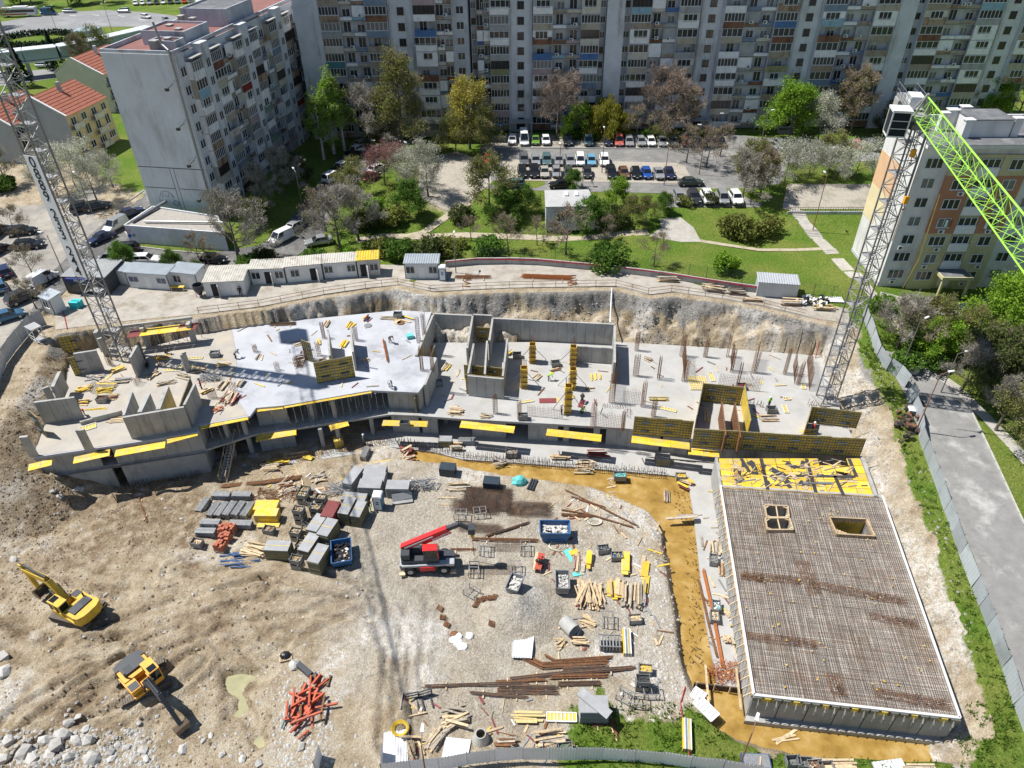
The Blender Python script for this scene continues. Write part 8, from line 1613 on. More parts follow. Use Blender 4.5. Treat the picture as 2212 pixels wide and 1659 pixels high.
# --- boulders and rubble
def rock_mesh(seed):
 bm_=bmesh.new();bmesh.ops.create_icosphere(bm_,subdivisions=1,radius=1);rs=random.Random(seed)
 cuts=[(Vector((rs.uniform(-1,1),rs.uniform(-1,1),rs.uniform(-.6,1))).normalized(),rs.uniform(.5,.8)) for _ in range(6)]
 for v_ in bm_.verts:
  for n_,d_ in cuts:
   e=v_.co.dot(n_)-d_
   if e > 0: v_.co -= n_*e
  v_.co += Vector((rs.uniform(-.04,.04),)*3);v_.co.z *= .75
 me_=bpy.data.meshes.new('rock');bm_.to_mesh(me_);bm_.free();me_.materials.append(stone);return me_
RK=[rock_mesh(k) for k in range(6)];random.seed(77);rk=[]
big=[(20,1600,.9),(50,1625,1.1),(5,1640,1.0),(98,1600,.9),(135,1585,1.1),(150,1560,.7),(120,1610,1.2),(165,1600,.8),(110,1635,1.0),(150,1635,.9),(190,1600,1.1),(185,1575,.7),(70,1640,.8),(200,1640,1.2),(168,1550,.55),(240,1625,.8),(243,1640,.6),(255,1610,.5),(275,1615,.5),(310,1620,.7),(315,1640,.5),(395,1620,.8),(637,1436,1.0),(12,1450,1.2),(2,1420,1.2),(30,1210,.7),(455,1590,.5),(480,1630,.6),(440,1600,.45),(130,1072,.7),(165,1058,.6),(175,1057,.7),(115,1062,.6),(405,1560,.4),(525,1640,.6),(650,1615,.6),(560,1650,.6),(300,1562,.4),(1345,1500,.45),(1370,1480,.5),(1420,1470,.5)]
for k,(u,v,s) in enumerate(big):
 p=G(u,v);o_=obj('boulder',RK[k % 6],None,p+Vector((0,0,s*.12)),rnd(0,6));s *= .8;o_.scale=(s*rnd(.8,1.2),s*rnd(.7,1.0),s*rnd(.6,.9));tag(o_,'%s boulder %s' % ('large grey' if s > .65 else 'small grey','in the rubble bank at the bottom left' if (u < 340 and v > 1540) else 'lying on the earth yard away from the rubble bank'),'boulder','boulders in the rubble bank' if (u < 340 and v > 1540) else 'boulders lying about the yard')
def rubble(name,label,zones,m,smin,smax,seed):
 random.seed(seed);mb=MB();ico=[(0,0,1),(.9,0,.2),(.28,.85,.2),(-.72,.52,.25),(-.72,-.52,.2),(.28,-.85,.25)];fs=[(0,1,2),(0,2,3),(0,3,4),(0,4,5),(0,5,1),(1,5,4,3,2)]
 for (u0,u1,v0,v1,n) in zones:
  for _ in range(n):
   u,v=rnd(u0,u1),rnd(v0,v1);p=G(u,v);s=rnd(smin,smax)*random.random()**.7+smin*.5;a_=rnd(0,6.28);c,si=math.cos(a_),math.sin(a_);k=rnd(.5,.9)
   if zt(p.x,p.y) < ZW-.3: continue
   mb.add([p+Vector(((x*c-y*si)*s*rnd(.7,1.2),(x*si+y*c)*s*rnd(.7,1.2),z*s*k-.03)) for x,y,z in ico],fs)
 o_=mb.build(name,m);tag(o_,label,'rubble',kind='stuff')
rubble('rubble','loose pale stones and broken concrete over the earth yard',[(0,340,1575,1659,1500),(0,560,1480,1659,250),(590,720,1450,1659,700),(0,420,1040,1420,260),(420,900,1240,1659,160),(1390,1480,1150,1560,500),(1200,1400,1060,1200,250)],rubm,.05,.26,91)
rubble('gravel_stones','loose grey gravel stones on the middle of the yard',[(760,1450,1120,1520,1600),(1040,1230,1260,1400,900),(840,1240,1480,1640,500)],mat('gravel_stone',(.34,.335,.32),.9,.25,6),.03,.10,92)
rubble('earth_clods','brown clods of dug earth on the left slopes',[(0,150,760,1300,1500),(0,600,1100,1659,1700),(100,420,1040,1200,400)],mat('earth_clod',(.19,.14,.09),.95,.25,4),.05,.22,93)
rubble('cut_stones','grey lumps fallen along the back cut',[(930,1800,650,745,1500),(1780,1960,760,1000,600),(1880,2100,1000,1560,700)],mat('cut_lump',(.27,.265,.25),.95,.3,3),.05,.22,94)
# ---------------------------------------------------------------- things lying on the slabs, trench edge and apron
random.seed(606)
for a_ in [(228,838,20,2.4,2.2,8,'planks and beams on the left terrace behind the box',(wood,woodg,yelD),.25,.4),(235,860,10,2.6,1.2,6,'brown planks beside the box side wall',(wood,rust),.08,.3),(210,885,3,2.4,.5,6,'yellow timber rail on the left terrace',(yelD,),.03,.1),(255,908,5,2.6,1.2,8,'pale boards on the front terrace',(wood,),.03,.12),(500,862,26,2.2,2.0,70,'heap of planks and rods near the patched wall',(woodg,wood,redply),.5,.5),(470,885,16,1.3,1.0,20,'broken bricks and boards on the left slab edge',(brick,wood),.9,.3),(705,700,6,1.7,.9,82,'yellow beams lying lengthwise at the back of the white slab',(yel,wood),.05,.3),(760,705,8,1.8,1.0,70,'yellow boards at the back of the white slab',(yel,),.2,.4),(795,690,5,1.5,.8,60,'yellow and dark red boards by the back edge',(yel,redply),.3,.5),(745,745,6,1.8,.8,80,'yellow boards inside the stair shaft',(yel,),.1,.4),(842,690,7,2.6,1.4,-2,'grey timbers along the back edge of the white slab',(woodg,wood),.12,.15),(880,690,5,2.0,1.2,-28,'pale timbers near the step wall',(wood,yelD),.1,.15),(690,740,4,1.6,.5,-70,'short yellow beams left of the shaft',(yel,wood),.1,.25),(645,745,5,1.3,.5,30,'timbers on the shaded part of the white slab',(wood,woodg),.1,.15),(560,772,4,1.4,.5,75,'dark timbers on the white slab left',(woodg,),.2,.2),(790,780,6,1.0,.6,30,'broken boards right of the stair shaft',(wood,woodg),.4,.3),
  (965,795,10,1.9,1.0,65,'planks and yellow beam left of the shaft core',(wood,woodg,yelD),.12,.3),(985,890,14,1.9,1.3,-5,'pale plank pile at the front of the middle slab',(wood,),.15,.5),(1288,815,7,1.5,1.4,88,'bright yellow boards on the middle slab',(yel,),.03,.15),(1160,815,6,1.5,.8,60,'timbers left of the yellow columns',(wood,woodg),.2,.2),(1200,800,5,1.6,.6,15,'brown timbers behind the yellow columns',(wood,rust),.1,.15),(1400,777,7,1.2,.8,-30,'small timber pile at the back of the right slab',(woodg,wood),.3,.4),(1424,862,10,2.4,.8,-2,'bamboo coloured timber pile on the right slab',(mat('straw_timber',(.42,.34,.14),.8,.2,3),),.03,.25),(1230,860,5,1.4,.6,10,'yellow scraps beside the tallest column',(yel,wood),.3,.1),(1745,940,4,1.8,.5,5,'yellow beams in the corner box',(yel,),.05,.8),(1525,900,4,2.4,.6,80,'yellow beams in the shaft cells',(yel,ply),.06,.6),(1660,905,8,2.4,1.2,0,'timbers beside the shaft cells',(woodg,wood,rust),.1,.15),(1050,900,8,1.6,.9,0,'timber scraps before the shaft core',(wood,woodg),.4,.2),(1100,765,5,1.2,.6,60,'yellow props beside the shaft core',(yelD,steel),.3,.5)]:
 planks(*a_[:9+0],hgt=a_[9] if len(a_) > 9 else .3,z=ZB if a_[0] < 905 else ZA,jit=a_[8],name='timber_pile') if False else planks(a_[0],a_[1],a_[2],a_[3],a_[4],a_[5],a_[6],a_[7],a_[8],a_[9],z=ZB if a_[0] < 905 else ZA)
# timber, boards and debris along the trench and strip beside the basement
for a_ in [(600,1000,10,2.6,1.0,8,'bright yellow beams on the trench edge, left',(yel,),.05,.5,.2,ZC),(640,985,8,2.8,.6,10,'pale wide boards on the trench edge, left',(ply,),.04,.5,.4,ZC),(585,1012,16,2.4,1.4,5,'timber pile beside the access stair',(wood,woodg),.12,.6,.16,ZC),(665,992,4,1.4,.6,-25,'yellow ladder frame boards by the trench',(yelD,redply),.1,.4,.3,ZC),(880,990,34,1.7,3.4,10,'large heap of broken boards in the middle of the trench edge',(wood,ply,redply,woodg),1.0,.8,.22,ZC),(820,1002,8,2.8,.6,12,'long beams lying in the trench',(yelD,wood),.05,.3,.2,ZC),(1210,990,10,2.4,1.0,-2,'timber pile on the base slab, middle',(wood,),.05,.5,.16,ZC),(1290,985,14,2.6,1.2,-2,'brown timber pile on the base slab, right',(wood,rust,redply),.05,.6,.16,ZC),(1265,1008,16,2.4,2.6,-8,'loose planks over the trench bars',(wood,woodg),.25,.3,.14,ZC),(1080,1000,10,1.8,1.4,0,'grey metal scraps on the base slab',(steel,woodg),.6,.5,.14,ZC),(985,968,10,1.7,1.0,-3,'reddish board pile on the base slab, left',(redply,woodg,wood),.05,.7,.3,ZC),(1480,1045,10,1.8,1.6,-40,'boards at the corner of the trench',(yelD,wood,redply),.5,.4,.25,ZC),(1560,1095,10,1.6,1.4,70,'yellow and grey timbers on the side strip, upper',(yelD,woodg,wood),.3,.4,.2,ZC),(1545,1185,18,1.9,1.3,80,'timbers on the side strip beside the basement',(wood,woodg),.2,.4,.14,ZC),(1560,1230,14,1.9,1.0,82,'rusty rods and timbers on the side strip',(rust,wood),.1,.3,.1,ZC),(1585,1390,26,1.0,1.8,60,'broken board heap on the side strip, lower',(wood,ply,woodg),1.2,.5,.16,ZC),(1575,1330,10,.9,1.0,40,'board offcuts on the side strip, middle',(wood,woodg),1.2,.3,.14,ZC),(1320,1052,10,1.2,4.5,-10,'timber floating in the muddy water',(wood,woodg),1.2,.02,.12,ZW),(1440,1075,8,2.2,.7,80,'rusty rods raft standing in the water',(rust,woodg),.1,.3,.12,ZW),(1700,1600,4,2.6,1.0,15,'plank floating in the front water',(wood,),.4,.03,.16,ZW),(1490,1115,3,2.2,.3,2,'grey footbridge boards over the trench',(woodg,),.02,.1,.3,ZY-.3)]:
 planks(a_[0],a_[1],a_[2],a_[3],a_[4],a_[5],a_[6],a_[7],a_[8],a_[9],wd=a_[10],z=a_[11])
for k,a_ in enumerate([(1478,1120,2,3.4,.35,3,'grey plank footbridge over the water channel',(woodg,),.02,.1,.35)]): planks(*a_,z=ZY-.15,name='footbridge')
# orange bars along the water channel
rods([(1520,1240),(1540,1330),(1560,1440)],60,.9,'long orange rusty bars along the water channel',mat('orange_rust',(.36,.12,.035),.8,.25,4),.25,z=ZC-.05);rods([(1510,1260),(1530,1350),(1548,1420)],30,.6,'second layer of orange bars along the water channel',rust,.2,z=ZC-.1)
random.seed(8);scr=empty('orange_wire_tangle',P(1565,1455,ZC),0,'tangle of orange rusty wire at the lower end of the channel','scrap');mb=MB()
for k in range(160): a_=rnd(0,6.28);p=Vector((rnd(-1.3,1.3),rnd(-1,1),rnd(.02,.5)));mb.beam(p,p+Vector((math.cos(a_)*rnd(.3,1.0),math.sin(a_)*rnd(.3,1.0),rnd(-.2,.4))),.03)
mb.build('wire',mat('orange_rust',(.36,.12,.035)),scr)['kind']='stuff'
# dam of dark boards across the channel
r=empty('timber_dam',P(1545,1490,ZW),R(-8),'dark timber dam across the lower end of the water channel','dam');[MB().beam((-2.0,0,.15+.25*k),(3.6,0,.15+.25*k),.12,.24).build('board',barkd,r) for k in range(3)];[MB().beam((x,-.2,-.4),(x,-.2,1.3),.12).build('stake',wood,r) for x in (-1.8,-.2,1.2,2.4,3.4)];[MB().beam((x,-2.2,.9),(x,1.8,1.0),.2,.1).build('cross_plank',wood,r) for x in (-.9,1.9)]
# slanting steel props between strip and basement
for k in range(6): a_=P(1548+k*2,1118+k*22,ZC);b_=P(1600+k*6,1092+k*24,BZ-.3);MB().tube((0,0,0),b_-a_,.06,6).build('tube',mat('prop_blue_grey',(.17,.20,.25),.5,.15,3,metal=.4),empty('raking_prop',a_,0,'raking blue grey prop, %s from the back, holding the basement edge' % ORD[k].replace('leftmost','first'),'prop','raking props beside the basement'))
crate(1338,1035,0,'crate of turquoise foam at the trench corner',[cyan,steel],z=ZC,s=1.2);crate(1540,1215,80,'crate of tubes on the side strip, upper',[steel,woodg],z=ZC);crate(1546,1316,82,'crate with rags on the side strip, middle',[steel,cyan,tarp],z=ZC);crate(1542,1338,82,'crate of offcuts on the side strip, lower',[wood,steel],z=ZC)
stack(963,960,1.7,1.1,7,-2,'small panel stack on the base slab, left',z=ZC,yellow=True,strap=False);stack(1430,1000,1.8,1.2,8,-2,'panel stack with yellow edges on the base slab, right',z=ZC,yellow=True,strap=False);crate(1105,985,0,'crate of scraps on the base slab',[woodg,rust,steel],z=ZC,s=1.2);crate(1470,1035,0,'crate with yellow sides at the trench corner',[yel],z=ZC)
crate(223,868,0,'crate of earth on the left terrace',[mat('earth_fill',(.16,.09,.05),.95)],z=ZB);crate(466,770,5,'crate left of the steel lattice on the left slab',[steel],z=ZB);crate(860,685,0,'grey crate at the back edge of the white slab',None,z=ZB);crate(946,832,10,'crate of sand on the middle slab left',[concF],z=ZA);crate(1200,790,10,'crate behind the second yellow column',None,z=ZA);crate(1130,905,0,'crate of pipe fittings near the front edge',[steel],z=ZA);crate(1665,890,0,'crate near the right slab edge',None,z=ZA);crate(1600,780+60,0,'crate with red lid beside the rebar columns',[redply],z=ZA);crate(1117,772,0,'dark bin beside the wall cells',[plast],z=ZA);crate(875,920,0,'crate in the shaded upper storey',None,z=ZA)
# lattice panels lying on slabs: ladder-like formwork pieces
def ladder(u,v,L_,W_,deg,z,label,m=None,fillm=None):
 r=empty('ladder_panel',P(u,v,z),R(deg),label,'formwork panel','formwork panels lying on the slabs');m=m or mat('ladder_cream',(.60,.57,.47),.6,.15,3)
 piece('infill',fillm or yelD,r,(0,0,.03),(L_*.96,W_*.86,.04));[piece('rail',m,r,(0,s*W_/2,.02),(L_,.09,.13)) for s in (-1,1)];n=max(2,int(L_/.32));[piece('rung',m,r,(-L_/2+L_*i/n,0,.075),(.07,W_,.06)) for i in range(n+1)]
 return r
for a_ in [(405,792,2.6,.6,5,ZB,'long ladder panel on the left slab, upper'),(375,800,2.2,.6,5,ZB,'long ladder panel on the left slab, lower'),(420,775,2.2,.5,5,ZB,'pale ladder panel behind the others on the left slab'),(190,925,1.8,.9,30,ZB,'ladder panel box on the front terrace'),(1442,885,2.2,.5,-22,ZA,'ladder panel aslant near the front formwork'),(1537,815,.6,1.9,0,ZA,'narrow ladder panel right of the yellow grid'),(1696,884,1.6,.5,88,ZA,'upright laid ladder panel near the right edge'),(1700,862,1.0,.5,8,ZA,'short ladder panel near the right edge'),(1735,835,1.2,.5,80,ZA,'ladder panel beside the right crane mast'),(1685,832,1.6,.3,5,ZA,'thin ladder panel at the right of the slab'),(1138,868,1.8,.4,12,ZA,'ladder panel left of the red board')]: ladder(*a_)
gp=empty('grid_panel',P(1508,828,ZA),R(-1),'large yellow grid panel lying on the right slab','formwork panel');piece('face',yelD,gp,(0,0,.02),(2.5,3.0,.05));[piece('rib',mat('ladder_cream',(.6,.57,.47)),gp,(-1.25+i*.31,0,.06),(.07,3.0,.09)) for i in range(9)];[piece('crossrib',mat('ladder_cream',(.6,.57,.47)),gp,(0,-1.5+i*.43,.155),(2.5,.06,.03)) for i in range(8)]
rb=empty('red_board',P(1183,866,ZA),0,'dark red board lying near the front edge of the middle slab','board');piece('board',redply,rb,(0,0,.02),(2.2,.95,.06));rb=empty('red_board',P(1256,872,ZA),R(70),'narrow dark red board behind the kneeling worker','board');piece('board',redply,rb,(0,0,.02),(1.7,.6,.06))
# rebar cage lying on the white slab, round plates, cyan box, steel lattice heap
rods([(828,738),(837,782)],20,.5,'orange rusty column cage lying on the white slab',mat('orange_rust',(.36,.12,.035)),.4,z=ZB);rods([(585,702),(640,700)],24,.8,'flat rebar grid at the back of the white slab',rebar,.1,z=ZB);rods([(640,785),(660,782)],26,1.4,'upright rebar bundle at left of the shaft',rust,1.2,z=ZB);rods([(690,785),(705,780)],16,.5,'rebar pile behind the shaft formwork',rust,.6,z=ZB)
for u,v,m,l in [(866,698,rust,'rusty round plate, right of the pair'),(858,696,wood,'brown round plate, left of the pair'),(795,704,steel,'grey round plate at the back of the white slab'),(88,860,concF,'pale round table at the far left corner')]: r=empty('round_plate',P(u,v,ZB),0,l,'plate','round plates on the white slab');MB().lathe([(.55,.02),(.55,.1)],16).build('disc',m,r)
r=empty('cyan_box',P(886,730,ZB),R(20),'turquoise box near the step of the white slab','box');piece('box',cyan,r,(0,0,0),(.9,.7,.55))
r=empty('steel_lattice_heap',P(455,820,ZB),0,'heap of grey scaffold lattice on the left slab','scaffold heap');random.seed(4);[MB().beam((rnd(-1.6,1.6),rnd(-.8,.8),rnd(.05,.6)),(rnd(-1.6,1.6),rnd(-.8,.8),rnd(.05,.6)),.06).build('tube',random.choice((steel,cratem)),r) for k in range(34)]
r=empty('steel_lattice_heap',G(735,1062),0,'heap of grey scaffold frames behind the crate rows','scaffold heap');[MB().beam((rnd(-1.8,1.8),rnd(-1.1,1.1),rnd(.05,.8)),(rnd(-1.8,1.8),rnd(-1.1,1.1),rnd(.05,.8)),.06).build('tube',steel,r) for k in range(40)]
r=empty('steel_lattice_heap',G(905,1052),0,'heap of galvanised frames right of the pale panel stacks','scaffold heap');[MB().beam((rnd(-2.4,2.4),rnd(-.9,.9),rnd(.05,1.0)),(rnd(-2.4,2.4),rnd(-.9,.9),rnd(.05,1.0)),.06).build('tube',steel,r) for k in range(46)]
r=empty('blue_steel_heap',G(520,1205),0,'heap of dark blue steel sections left of the timber fan','scaffold heap');[MB().beam((c:=Vector((rnd(-1.5,1.5),rnd(-1.0,1.0),rnd(.03,.4))))-Vector((.9,.45,0)),c+Vector((.9,-.45+rnd(-.3,.3),0)),.14,.07).build('section',bluep,r) for k in range(22)]
# litter on the yellow deck
random.seed(12)
for k in range(26): piece('litter',random.choice((dsteel,ply,woodg,dsteel)),DR,dq(rnd(.1,.6),rnd(.15,.85),.02),(rnd(.5,1.3),rnd(.3,.8),.04),rnd(0,3))
for k in range(80):
 p=dq(rnd(.05,.97),rnd(.08,.95),.03);m=random.choice((wood,woodg,wood,dsteel,steel));piece('litter',m,DR,p,(rnd(.3,1.8),rnd(.06,.16),.05),rnd(-.6,.9))
for k in range(5): MB().tube(dq(.55,.25+.012*k,.08),dq(.75,.27+.012*k,.08),.05,6).build('tube',steel,DR)
bars(1640,1020,-5.35,1.1,1.0,.5,6,0,rust,False);bars(1590,1030,-5.35,1.2,1.2,.5,6,.3,rust,False);bars(1752,1045,-5.35,.9,1.0,.5,6,0,rust,False)
# apron: timber stacks, rubble heap, rebar, benches, bucket
for a_ in [(1442,606,16,3.0,1.3,-3,'timber stack against the boundary wall',(wood,woodg),.05,.9),(1540,622,26,3.2,2.2,-8,'wide pile of pale planks on the apron',(wood,woodg),.2,.6),(1590,632,18,2.6,1.6,-8,'dark plank pile left of the metal store',(woodg,barkd),.1,.7),(1625,648,14,2.6,.8,-6,'planks at the front corner of the metal store',(wood,woodg),.05,.4),(1708,655,20,2.8,1.4,-6,'plank stack before the metal store',(wood,woodg),.05,.7),(1780,668,16,3.0,.9,-8,'straw coloured plank stack at the right end of the apron',(mat('straw_timber',(.42,.34,.14)),wood),.04,.5),(1235,608,10,1.6,4.0,-3,'scattered rusty scraps on the apron',(rust,wood,redply),.6,.1),(1010,606,14,1.2,4.0,-3,'scattered planks right of the toilet',(wood,rust),.8,.1)]:
 p=PG(a_[0],a_[1]);planks(a_[0],a_[1],a_[2],a_[3],a_[4],a_[5],a_[6],a_[7],a_[8],a_[9],z=p.z+.06)
for a_ in [([(985,600),(1060,600)],22,.9,'rusty bar bundle on the apron, left',rust),([(1130,598),(1235,602)],40,1.3,'rusty bar bundle on the apron, right',mat('orange_rust',(.36,.12,.035)))]: rods(*a_,z=.1)
random.seed(13);r=empty('rubbish_heap',PG(1758,655),0,'heap of white foam rubbish and black bags beside the metal store','rubbish')
for k in range(70): c=Vector((random.gauss(0,1.1),random.gauss(0,.6),rnd(.05,.6)));piece('rag',random.choice((tarp,plast,plast,rubm,mat('pale_foam',(.62,.58,.46),.8))),r,c,(rnd(.2,.6),rnd(.2,.5),rnd(.1,.3)),rnd(0,3),rnd(-.6,.6))
msheet(1803,648,2.2,1.6,-6,'pale sheet lying beside the rubbish heap',1)
random.seed(14);r=empty('dark_rag_heap',PG(1962,915),R(60),'heap of dark rags and soil along the leaning hoarding','rubbish')
for k in range(60): c=Vector((random.gauss(0,1.7),random.gauss(0,.5),rnd(.05,.6)));piece('rag',random.choice((barkd,plast,barkd,rust)),r,c,(rnd(.3,.8),rnd(.2,.6),rnd(.1,.35)),rnd(0,3),rnd(-.6,.6))
piece('sack',tarp,r,(2.2,0,.3),(1.0,.8,.5),.3)
r=empty('concrete_bucket',PG(434,640)+Vector((0,0,.06)),0,'dark round concrete bucket before the wide shed','bucket');MB().lathe([(.25,.2),(.75,1.2),(.8,1.9),(.72,1.9),(.68,1.25)],14).build('drum',mdark,r);[MB().beam((.6*math.cos(a_),.6*math.sin(a_),0),(.5*math.cos(a_),.5*math.sin(a_),1.0),.07).build('leg',mdark,r) for a_ in (.5,2.1,3.6,5.2)]
r=empty('yellow_bench',PG(386,628)+Vector((0,0,.06)),R(-2),'yellow bench before the second cabin','bench');piece('top',yel,r,(0,0,.6),(2.0,.6,.07));[piece('leg',wood,r,(x,y,0),(.1,.1,.6)) for x in (-.9,.9) for y in (-.22,.22)]
r=empty('cage_lift',P(85,735,.0),R(-35),'white mesh cage with pale roof inside the left hoarding','cage');[MB().beam((x,y,0),(x,y,2.2),.07).build('post',white,r) for x in (-.8,.8) for y in (-.6,.6)];piece('roof',ftop,r,(0,0,2.2),(1.8,1.4,.06));piece('floor',steel,r,(0,0,.05),(1.6,1.2,.05));[MB().beam((-.8,y,z),(.8,y,z),.04).build('rail',white,r) for y in (-.6,.6) for z in (.5,1.0)]
# guard rails and red hoses along the cut
rail=empty('guard_rail',PG(540,640),0,'thin rusty guard rail along the top of the back cut','railing');rp=[PG(u,v-10) for u,v in BACKCUT[2:-1]]
for a_,b_ in zip(rp,rp[1:]):
 for z in (.55,1.05): MB().tube(a_-rail.location+Vector((0,0,z)),b_-rail.location+Vector((0,0,z)),.035,5).build('rail',rust,rail)
 n=max(1,int((b_-a_).length/2.4));[MB().tube((q:=a_.lerp(b_,i/n)-rail.location),q+Vector((0,0,1.1)),.035,5).build('post',rust,rail) for i in range(n)]
for pts,l in [([(1766,690),(1770,740),(1760,780),(1768,820)],'red hose hanging down the cut beside the right crane'),([(1490,1640),(1475,1560),(1470,1520),(1480,1485)],'red hose running over the grass strip'),([(135,668),(141,690),(146,712)],'red hose at the left end of the apron')]:
 q=[G(u,v)+Vector((0,0,.1)) for u,v in pts];MB().path([a_-q[0] for a_ in q],.06,5).build('hose_line',redc,empty('red_hose',q[0],0,l,'hose','red hoses'))
q=[P(u,v,z) for u,v,z in ((1322,622,.3),(1320,655,-1.2),(1318,697,-2.2))];MB().path([a_-q[0] for a_ in q],.11,6).build('pipe_run',white,empty('white_pipe',q[0],0,'white pipe running down the back cut to the wall','pipe'))
slw=empty('broken_kerb_wall',P(950,628,-.6),0,'broken grey concrete beam slipping into the back cut','wall');a_,b_=P(925,624,-.1),P(1032,646,-1.0);MB().beam(a_-slw.location,b_-slw.location,.35,.8).build('beam',conc,slw)
for pts,l in [([(1496,1494),(1520,1510)],'white ladder panel lying across the trench end, upper'),([(1505,1512),(1545,1552)],'white ladder panel lying across the trench end, lower')]:
 a_,b_=[P(u,v,ZY-.1) for u,v in pts];d=b_-a_;o_=ladder(pts[0][0],pts[0][1],d.length,1.1,math.degrees(math.atan2(d.y,d.x)),ZY,l,white,white);o_.location=(a_+b_)/2
for u,v,d,l,m in [(1483,1592,80,'pale blue and yellow panel bundle on the grass strip',None),(1354,1392,85,'panel bundle with holes standing at the trench side',None)]:
 r=empty('beam_bundle',G(u,v),R(d),l,'panel bundle','panel bundles');[piece('panel',(white,yel,mat('pale_blue_panel',(.42,.50,.56),.5),steel)[k % 4],r,(0,-.3+k*.13,.08),(2.7,.1,.55)) for k in range(6)];[piece('bearer',wood,r,(x,0,0),(.1,1.0,.08)) for x in (-.9,.9)]
ladder(1213,1550,2.6,.8,-2,ZY+.1,'yellow and blue ladder panel at the bottom',white,yel)
r=empty('mesh_pallet_stack',G(1632,1650),R(-3),'stack of blue framed mesh pallets at the bottom right','frames');[piece('frame',bluep,r,(0,0,.1*k),(2.3,1.3,.06)) for k in range(5)];piece('mesh',steel,r,(0,0,.52),(2.1,1.1,.03))
r=empty('wire_crate',G(1316,1395),R(-3),'galvanised wire crate of hooks at the trench side','crate');[piece('bar',steel,r,(-.9+i*.3,0,.1),(.12,1.2,.7)) for i in range(7)];[piece('rail',steel,r,(0,y,.8),(2.1,.08,.1)) for y in (-.62,.62)]
# single offcuts lying about on the slabs
random.seed(19)
for k in range(120):
 zone=k % 4;(u,v,z)=[(rnd(150,500),rnd(775,900),ZB),(rnd(520,890),rnd(700,840),ZB),(rnd(950,1330),rnd(790,900),ZA),(rnd(1340,1760),rnd(770,900),ZA)][zone]
 if 265 < u < 425 and v > 820 and zone == 0: continue
 nm=['sandy terrace on the left','white slab','middle slab with the yellow columns','right slab with the rebar columns'][zone];m=random.choice((wood,woodg,yel,wood,steel,redply,rust))
 o_=piece('offcut',m,None,P(u,v,z)+Vector((0,0,.045)),(rnd(.5,2.0),rnd(.06,.2),.05),rnd(0,3));tag(o_,'single loose offcut lying on the '+nm,'offcut','loose offcuts on the '+nm)
# more material crowding the left wing
random.seed(23)
for k,(u,v,n,L_,w_,d) in enumerate([(182,842,12,1.8,1.0,20),(205,818,10,2.2,.8,-10),(255,800,9,2.0,.9,35),(262,825,14,2.4,1.0,8),(330,812,10,2.0,.8,60),(360,828,10,2.2,.9,10),(395,815,8,1.8,.8,-20),(430,800,12,2.0,1.2,5),(445,845,10,1.6,.9,40),(480,835,10,1.8,.9,75),(175,872,10,1.9,.8,5),(480,790,8,1.6,.7,10),(350,775,7,2.0,.6,5),(520,830,8,1.5,.7,80)]):
 planks(u,v,n,L_,w_,d,['long','short','mixed','grey','brown','low','narrow','broad','leaning','scattered','stained','thin','bent','dusty'][k]+' timber pile on the left wing, '+('behind the concrete box' if v < 830 else 'beside the concrete box'),random.choice([(wood,woodg),(wood,yelD,rust),(yel,wood),(woodg,steel),(redply,wood)]),rnd(.1,.5),.35,z=ZB)
for u,v,h_ in [(240,790,1.6),(300,830,1.2),(345,790,1.5),(460,860,1.4),(205,845,1.3),(505,845,1.5)]: bars(u,v,ZB,h_,1.0,.25,6,rnd(0,3),rust,False)
# loose scraps over the crowded parts of the yard and the strip beside the basement
random.seed(29)
for k in range(230):
 zone=k % 5;(u,v)=[(rnd(1190,1430),rnd(1070,1200)),(rnd(1180,1440),rnd(1190,1420)),(rnd(540,860),rnd(1010,1085)),(rnd(860,1240),rnd(1500,1640)),(rnd(1512,1590),rnd(1050,1480))][zone]
 if zone == 4: u=rnd(0,62)+1500+(v-1050)*.1
 nm=['chalky ground beside the trench','gravel between the timber piles','trench edge behind the crates','gravel near the bottom hoarding','concrete strip beside the basement'][zone]
 p=P(u,v,ZC) if zone == 4 else G(u,v);m=random.choice((wood,woodg,wood,steel,redply,rust,yelD,tarp));tag(piece('scrap',m,None,p+Vector((0,0,.03)),(rnd(.4,1.7),rnd(.06,.22),rnd(.04,.1)),rnd(0,3),rnd(-.1,.1)),'single loose scrap lying on the '+nm,'scrap','loose scraps on the '+nm)
# ---------------------------------------------------------------- far street with roundabout, footbridge, bus; lamp posts and signs
random.seed(707)
asphf=mat('far_asphalt',(.22,.22,.22),.9,.12,.3,0,col2=(.28,.28,.28),mix=.4,scale2=.1);linem=mat('road_paint',(.7,.7,.7),.8)
sheet('ring_road',px([(-120,95),(0,85),(110,72),(230,58),(290,58),(320,70),(335,92),(290,118),(240,130),(420,118),(470,60),(420,40),(330,28),(230,22),(120,28),(0,48),(-120,60)]),asphf,.06,10)
sheet('ring_road',px([(-200,170),(0,160),(120,148),(190,136),(240,128),(215,150),(150,165),(0,186),(-200,200)]),asphf,.055,10)
for k,(u,v) in enumerate([(150,33),(200,32),(255,34),(300,42),(345,50)]): p,q=PG(u,v),PG(u+14,v+2);strip('lane_mark',None,.35,linem,.085,4,pts=[Vector(p[:2]),Vector(q[:2])])
hc=PG(80,88);r=empty('clipped_hedge',hc,0,'dark clipped hedge ring in the middle of the roundabout','hedge');hedg=MB()
for k in range(2600): a_=rnd(0,6.28);q=rnd(7.5,10.5);leaf(hedg,Vector((q*1.3*math.cos(a_),q*math.sin(a_),rnd(.1,1.5))),.7)
hedg.build('foliage',LM['fir'],r)
fb=[P(-20,140,6),P(130,124,6),P(215,108,6),P(330,80,6)];r=empty('glazed_footbridge',(fb[0].x,fb[0].y,2),0,'long pale glazed footbridge across the far street','footbridge');bl=mat('bridge_glass',(.34,.42,.47),.3,.15,.5);bw_=mat('bridge_roof',(.55,.60,.63),.5,.1,.5)
